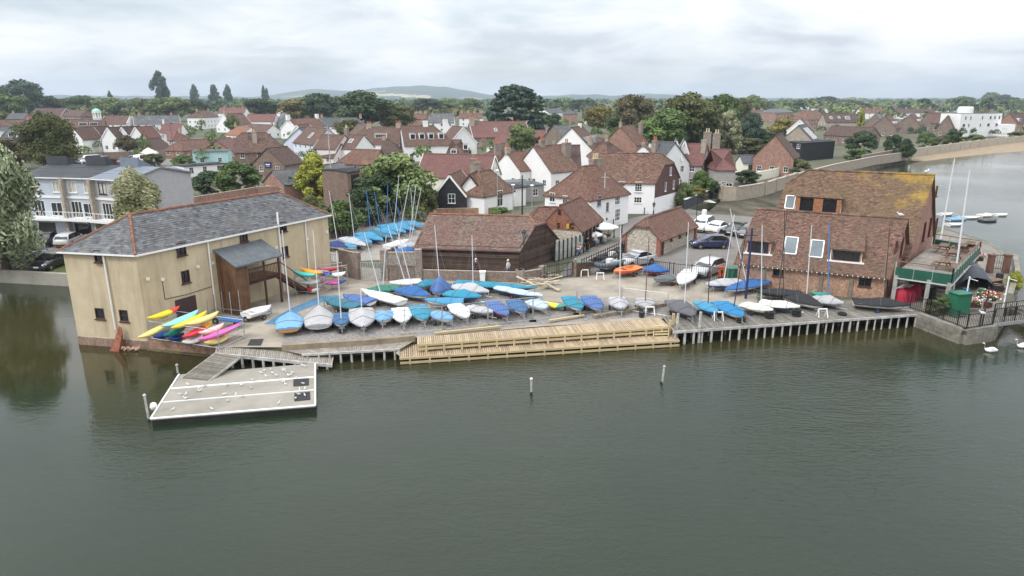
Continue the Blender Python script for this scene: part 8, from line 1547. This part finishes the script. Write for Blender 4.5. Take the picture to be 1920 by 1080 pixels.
# masts, flag and seats of the terrace
def big_mast(label, base, z, top, m, r=.09):
    p = G(*base, z); zt_ = ZA(p, top[1]); dep = p.y * CP - (zt_ - CAMZ) * SP; q = Vector(((top[0] - 960) / F_PX * dep, p.y, zt_)); root = thing('flag_mast', p, label, 'mast', 'white masts by the terrace'); b = MB(); b.tube(p, q, r, r * .55, 8); b.build('pole', m, root); a = p.lerp(q, .62); b = MB(); b.tube(a - Vector((1.2, .3, -.5)), a + Vector((.35, .1, -.15)), .035, n=6); b.build('yard_arm', m, root); return a
big_mast('tall white mast in front of the green terrace', (1787, 545), 1.1, (1818, 320), M_WH); a = big_mast('white mast behind the brick clubhouse gable', (1764, 448), 1.1, (1790, 297), M_WH)
p = G(1738, 400, 6.2); b = MB(); b.grid([[(p.x + .12 * i + .05 * math.sin(j * 1.3 + i), p.y - .25 - .06 * math.sin(i * 1.7 + j), p.z + .55 - .28 * j - .10 * (4 - i)) for i in range(5)] for j in range(5)]); b.tube((p.x + .5, p.y - .2, p.z - .9), (p.x + .5, p.y - .2, p.z + .9), .025, n=5, m=1); b.box(p.x + .28, p.y - .32, p.z - .3, .28, .02, .2, m=2); tag(b.build('flag', [mat('flag_red', (.45, .015, .03), .7, .1), M_WH, WHITEP]), 'red flag hanging on the brick clubhouse gable', 'flag')
def picnic(label, px, py, z, rz):
    p = G(px, py, z); root = thing('picnic_table', p, label, 'picnic table', 'picnic tables on the terrace', rz); TW = mat('picnic_wood', (.16, .10, .07), .85, .25, 3, attr=.2)
    for i in range(4): b = MB(); b.box(0, -.27 + .18 * i, .74, 1.7, .16, .04, c=random.random()); b.build('table_slat', TW, root, local=True)
    for s in (-1, 1):
        b = MB(); b.box(0, s * .7, .45, 1.7, .26, .04); b.build('bench', TW, root, local=True)
        for t_ in (-1, 1): b = MB(); b.beam((t_ * .6, s * .55, 0), (t_ * .6, s * .15, .74), .05, .1); b.build('leg', TW, root, local=True)
        b = MB(); b.beam((s * .6, -.75, .42), (s * .6, .75, .42), .05, .1); b.build('cross_brace', TW, root, local=True)
for x, y, a_, lb in ((1768, 505, .9, 'picnic table nearest the front of the terrace'), (1786, 487, .9, 'picnic table second from the front of the terrace'), (1802, 474, .9, 'picnic table towards the harbour rail'), (1768, 474, .9, 'picnic table beside the clubhouse wall'), (1818, 470, .9, 'picnic table in the far terrace corner')): picnic(lb, x, y, TZ + .05, a_)
# clutter of the yard
for x, y, n_, lb in ((1389, 604, 2, 'stack of two tyres under the bright blue dinghy'), (1442, 596, 3, 'stack of tyres under the cream dinghy'), (1493, 592, 3, 'stack of tyres under the white and blue dinghy'), (1579, 590, 1, 'single tyre under the grey wrapped dinghy'), (641, 622, 1, 'flat tyre under the small dark blue dinghy')):
    p = G(x, y, LAND + .1); root = thing('tyre_stack', p, lb, 'tyre', 'tyres propping the dinghies')
    for i in range(n_): b = MB(); rows = [[(p.x + (.26 + .09 * math.cos(s_)) * math.cos(t_), p.y + (.26 + .09 * math.cos(s_)) * math.sin(t_), p.z + .09 + .17 * i + .085 * math.sin(s_)) for s_ in [2 * math.pi * k / 8 for k in range(8)]] for t_ in [2 * math.pi * k / 16 for k in range(17)]]; b.grid(rows, closed=True); b.build('tyre', TYRE, root, smooth=True)
for x, y, lb in ((1346, 600, 'white trestle before the turquoise dinghy'), (1218, 590, 'white trestle before the small open grey dinghy'), (1541, 594, 'pale trestle before the black covered dinghy'), (1096, 518, 'pale trestle by the bin store'), (1125, 524, 'wooden trestle below the grey inflatable')):
    p = G(x, y, LAND + .1); root = thing('trestle', p, lb, 'trestle', 'trestles in the yard'); b = MB(); b.beam(p + Vector((-.35, 0, .62)), p + Vector((.35, 0, .62)), .08, .08); b.build('top_bar', WHITEP, root)
    for s in (-1, 1):
        for t_ in (-1, 1): b = MB(); b.beam(p + Vector((s * .3, 0, .6)), p + Vector((s * .34, t_ * .25, 0)), .05, .05); b.build('leg', WHITEP, root)
lathe_thing('bucket', 'black bucket by the wire fence', 'bucket', G(1203, 595, LAND), [(.18, 0), (.24, .4), (.25, .42), (.22, .41)], DARKM)
def bin_(label, px, py, m, w_=.6, h=1.0, z=LAND): p = G(px, py, z); root = thing('wheeled_bin', p, label, 'bin', 'bins'); b = MB(); b.add([(p.x + sx_ * w_ / 2 * k, p.y + sy_ * w_ / 2 * k, p.z + zz) for k, zz in ((.85, .08), (1, h)) for sx_, sy_ in ((-1, -1), (1, -1), (1, 1), (-1, 1))], [(0, 1, 5, 4), (1, 2, 6, 5), (2, 3, 7, 6), (3, 0, 4, 7), (3, 2, 1, 0)]); b.build('body', m, root); b = MB(); b.box(p.x, p.y, p.z + h, w_ + .08, w_ + .1, .08, base=True); b.build('lid', m, root); [wheel(root, (s * w_ * .35, w_ * .4, .1), .1, .06, rot=(0, math.pi / 2, 0)) for s in (-1, 1)]
bin_('white water butt against the low yard wall', 905, 529, WHITEP, .5, .95); bin_('dark green wheeled bin beside the boathouse', 1371, 528, GCAB, .95, 1.25); bin_('grey wheeled bin beside the boathouse', 1412, 531, H_GY, .8, 1.1)
p = G(1090, 517); root = thing('bin_store', p, 'brown timber bin store with flat green lid by the gate', 'bin store'); b = MB(); b.box(p.x, p.y + .4, p.z, 1.5, 1.0, 1.25, base=True, rz=.35); b.build('box', mat('store_wood', (.12, .075, .05), .85, .25, 3), root); b = MB(); b.box(p.x, p.y + .4, p.z + 1.25, 1.65, 1.15, .08, base=True, rz=.35); b.build('lid', mat('store_lid', (.12, .15, .12), .8, .2), root)
p = G(1357, 521); root = thing('barrier', p, 'orange plastic barrier between the car and the green bin', 'barrier'); b = MB(); b.box(p.x, p.y, p.z + .25, 1.0, .12, .28); b.box(p.x, p.y, p.z + .95, 1.0, .12, .28); b.box(p.x - .43, p.y, p.z + .6, .14, .12, .45); b.box(p.x + .43, p.y, p.z + .6, .14, .12, .45); b.box(p.x, p.y, p.z + .6, .14, .12, .45); b.build('panel', H_OR, root); b = MB(); b.box(p.x, p.y, p.z + .05, 1.0, .5, .1); b.build('foot', TRIM, root)
p = G(1338, 462); b = MB(); [b.box(p.x + 3.3, p.y - 1 + .02 * i, p.z + .1 + .16 * i, .5, .05, .12, m=i % 2) for i in range(5)]; tag(b.build('road_sign', [H_RD, WHITEP]), 'small red and white chevron board behind the dark blue hatchback', 'sign')
p = G(1320, 408); lathe_thing('white_post', 'short white marker post behind the white estate car', 'post', p, [(.35, 0), (.35, 1.0), (.3, 1.1), (.05, 1.15)], WHITEP, 8)
p = G(1330, 379); b = MB(); b.add([(p.x - 1.0, p.y, .95), (p.x + 1.1, p.y - .2, .92), (p.x + .9, p.y + .9, 1.0), (p.x - .9, p.y + .9, 1.05), (p.x, p.y + .3, 1.35)], [(0, 1, 4), (1, 2, 4), (2, 3, 4), (3, 0, 4)]); tag(b.build('upturned_tender', CREAM), 'pale upturned tender on the mud below the sea wall', 'boat')
p = G(281, 303); b = MB(); b.grid([[(p.x + r * math.cos(t), p.y + r * math.sin(t), p.z + z) for t in [math.pi / 4 + math.pi / 2 * k for k in range(4)]] for r, z in ((2.4, 2.2), (2.5, 2.0), (2.4, 2.3), (.1, 3.6))], closed=True); [b.tube((p.x + 1.7 * s, p.y + 1.7 * q, p.z), (p.x + 1.7 * s, p.y + 1.7 * q, p.z + 2.2), .05, n=5) for s in (-1, 1) for q in (-1, 1)]; tag(b.build('gazebo', CREAM), 'cream pointed gazebo among the far parked vans', 'gazebo')
# stair and gear under the terrace
st_ = thing('timber_stair', G(1770, 566, LAND), 'weathered timber stair climbing to the terrace', 'stair'); a, c = G(1752, 560, LAND), G(1788, 566, LAND); up_ = Vector((.5, 2.6, 2.45))
for i in range(9): beam_part(st_, 'tread', a + up_ * (i / 9) + Vector((0, 0, .15)), c + up_ * (i / 9) + Vector((0, 0, .15)), .28, .06, PILE)
for p in (a, c): beam_part(st_, 'stringer', p, p + up_, .07, .28, PILE)
for i, (x, y, m, lb) in enumerate(((1728, 556, BROWNF, 'brown crate under the terrace front'), (1740, 548, MATD, 'dark crate behind the brown one'), (1722, 546, H_GY, 'grey crate beside the terrace support'), (1846, 575, BROWNF, 'brown crate among the quay flowers'), (1868, 545, MATD, 'dark crate by the quay parapet'), (1862, 560, H_WD, 'wooden crate by the quay parapet'))):
    p = G(x, y, LAND + .012); root = thing('crate', p, lb, 'crate', 'crates on the quay', i * .7)
    for k in range(3): b = MB(); b.box(0, -.3, .1 + .17 * k, .8, .03, .14); b.box(0, .3, .1 + .17 * k, .8, .03, .14); b.box(-.4, 0, .1 + .17 * k, .03, .57, .14); b.box(.4, 0, .1 + .17 * k, .03, .57, .14); b.build('slat_ring', m, root, local=True)
    b = MB(); b.box(0, 0, .04, .76, .56, .04); b.build('base', m, root, local=True)
for x, y, m, lb in ((1746, 560, MATD, 'black barrel beside the timber stair'), (1808, 560, C_BL, 'blue barrel left of the dome shelter'), (1872, 530, MATD, 'black barrel by the gate pier'), (1838, 560, GCAB, 'green barrel right of the dome shelter')): lathe_thing('barrel', lb, 'barrel', G(x, y, LAND + .012), [(.27, 0), (.29, .05), (.30, .3), (.28, .32), (.30, .6), (.29, .85), (.25, .88)], m, 12, 'barrels on the quay')
for x, y, t_, m, lb in ((1841, 612, 540, REDF, 'rusty red post at the quay corner'), (1835, 610, 560, GALV, 'grey steel post beside the rusty red one'), (1808, 575, 520, WHITEP, 'thin white post with arm before the dome shelter'), (1880, 580, 520, WHITEP, 'white depth pole on the quay parapet')):
    p = G(x, y, LAND); z1 = ZA(p, t_); b = MB(); b.tube(p, V3(p, z1), .06, .05, 7); b.tube(V3(p, z1 - .1), V3(p, z1 - .3) + Vector((.7, 0, 0)), .03, n=5); b.lathe([(.07, 0), (.05, .05), (.01, .07)], 7, V3(p, z1)); tag(b.build('quay_post', m), lb, 'post', 'posts on the quay')
picnic('picnic table on the quay behind the dome shelter', 1862, 540, LAND + .012, .4); picnic('picnic bench under the terrace', 1735, 540, LAND + .012, .2)
for i, (x, y) in enumerate(((1700, 548), (1715, 540), (1690, 552))): p = G(x, y, LAND); b = MB(); b.box(p.x, p.y, LAND, .9, .5, .7 + .2 * i, base=True, rz=.3 * i); b.box(p.x, p.y, LAND + .7 + .2 * i, 1.0, .6, .05, base=True, rz=.3 * i); tag(b.build('locker', (DARKM, BROWNF, H_GY)[i]), ('black locker in the terrace undercroft', 'brown locker at the back of the terrace undercroft', 'grey locker against the boathouse end wall')[i], 'locker', 'lockers under the terrace')
# ---------------------------------------------------------------- birds
GW = mat('gull_white', (.80, .80, .79), .7, .03); GG = mat('gull_grey', (.52, .53, .54), .7, .08); GB = mat('gull_bill', (.35, .10, .03), .6, .1)
def gull_mesh():
    b = MB(); st = [(-.20, .005, .10), (-.16, .03, .105), (-.08, .07, .115), (0, .085, .12), (.07, .07, .125), (.11, .04, .15), (.135, .03, .19), (.155, .042, .225), (.185, .036, .23), (.205, .012, .225)]
    rows = [[(x, r * math.cos(t), z + r * math.sin(t)) for t in [2 * math.pi * k / 8 for k in range(8)]] for x, r, z in st]; b.grid(rows, closed=True)
    for i in range(len(st) - 1):
        for k in range(8):
            if i < 4 and k in (0, 1, 2, 3): b.m[i * 8 + k] = 1
    b.tube((.2, 0, .225), (.25, 0, .215), .010, .003, 5, m=2); b.tube((.0, .03, .05), (.02, .03, 0), .007, n=4, m=2); b.tube((.0, -.03, .05), (.02, -.03, 0), .007, n=4, m=2); return b.mesh('gull', [GW, GG, GB], smooth=True)
GM = gull_mesh(); k = 0
for i in range(52):
    t_, u_ = random.random(), random.random() ** .8; p = pf0.lerp(pf1, .06 + .9 * t_).lerp(pb0.lerp(pb1, .06 + .9 * t_), .05 + .9 * u_)
    if t_ < .45 and u_ > .75: continue
    tag(inst('gull', GM, None, (p.x, p.y, PZ + .01), (0, 0, random.random() * 6.28), (.62,) * 3), 'small white gull resting on the concrete pontoon', 'gull', 'gulls on the pontoon')
for q, lb in ((Vector((0, 0, 0)), 'gull perched on the dormer of the brick clubhouse'),):
    p_, d_ = bon(0, .22, .66); tag(inst('gull', GM, None, V3(p_, p_.z + .35), (0, 0, 2.5), (1.6,) * 3), lb, 'gull')
p_, d_ = fon(0, .97, 1.0); tag(inst('gull', GM, None, V3(p_, p_.z + .12), (0, 0, 3.0), (1.6,) * 3), 'gull standing on the boathouse ridge end', 'gull'); p_, d_ = bon(0, .96, 1.0); tag(inst('gull', GM, None, V3(p_, p_.z + .12), (0, 0, .4), (1.5,) * 3), 'gull standing on the tall clubhouse ridge end', 'gull')
p = G(1842, 590, 2.3); tag(inst('gull', GM, None, p, (0, 0, 2.8), (1.2,) * 3), 'gull on the black quay railing', 'gull')
def swan(label, px, py, rz):
    p = G(px, py, 0); root = thing('swan', (p.x, p.y, 0), label, 'swan', 'swans on the pond', rz); root.scale = (.8,) * 3; b = MB(); st = [(-.55, .02, .30), (-.45, .09, .26), (-.25, .20, .20), (0, .25, .17), (.22, .22, .16), (.36, .13, .18), (.42, .075, .28), (.44, .055, .42), (.43, .05, .56), (.46, .05, .68), (.52, .06, .73), (.58, .05, .72), (.63, .025, .69)]
    rows = [[(x, r * math.cos(t), z + r * math.sin(t) * .8) for t in [2 * math.pi * k / 10 for k in range(10)]] for x, r, z in st]; b.grid(rows, closed=True); b.build('body', GW, root, smooth=True, local=True); b = MB(); b.tube((.62, 0, .695), (.72, 0, .66), .03, .012, 6); b.build('bill', GB, root, local=True)
    for s in (-1, 1): b = MB(); b.grid([[(-.5 + .75 * u, s * (.12 + .13 * math.sin(math.pi * min(1, u + .1)) + .02 * v), .22 + .20 * v * math.sin(math.pi * (.15 + .8 * u))) for v in (0, .5, 1)] for u in (0, .25, .5, .75, 1)]); b.build('wing', GW, root, smooth=True, local=True)
swan('white swan swimming left of the other by the quay corner', 1856, 660, 2.6); swan('white swan at the right edge of the picture', 1916, 652, 2.9)
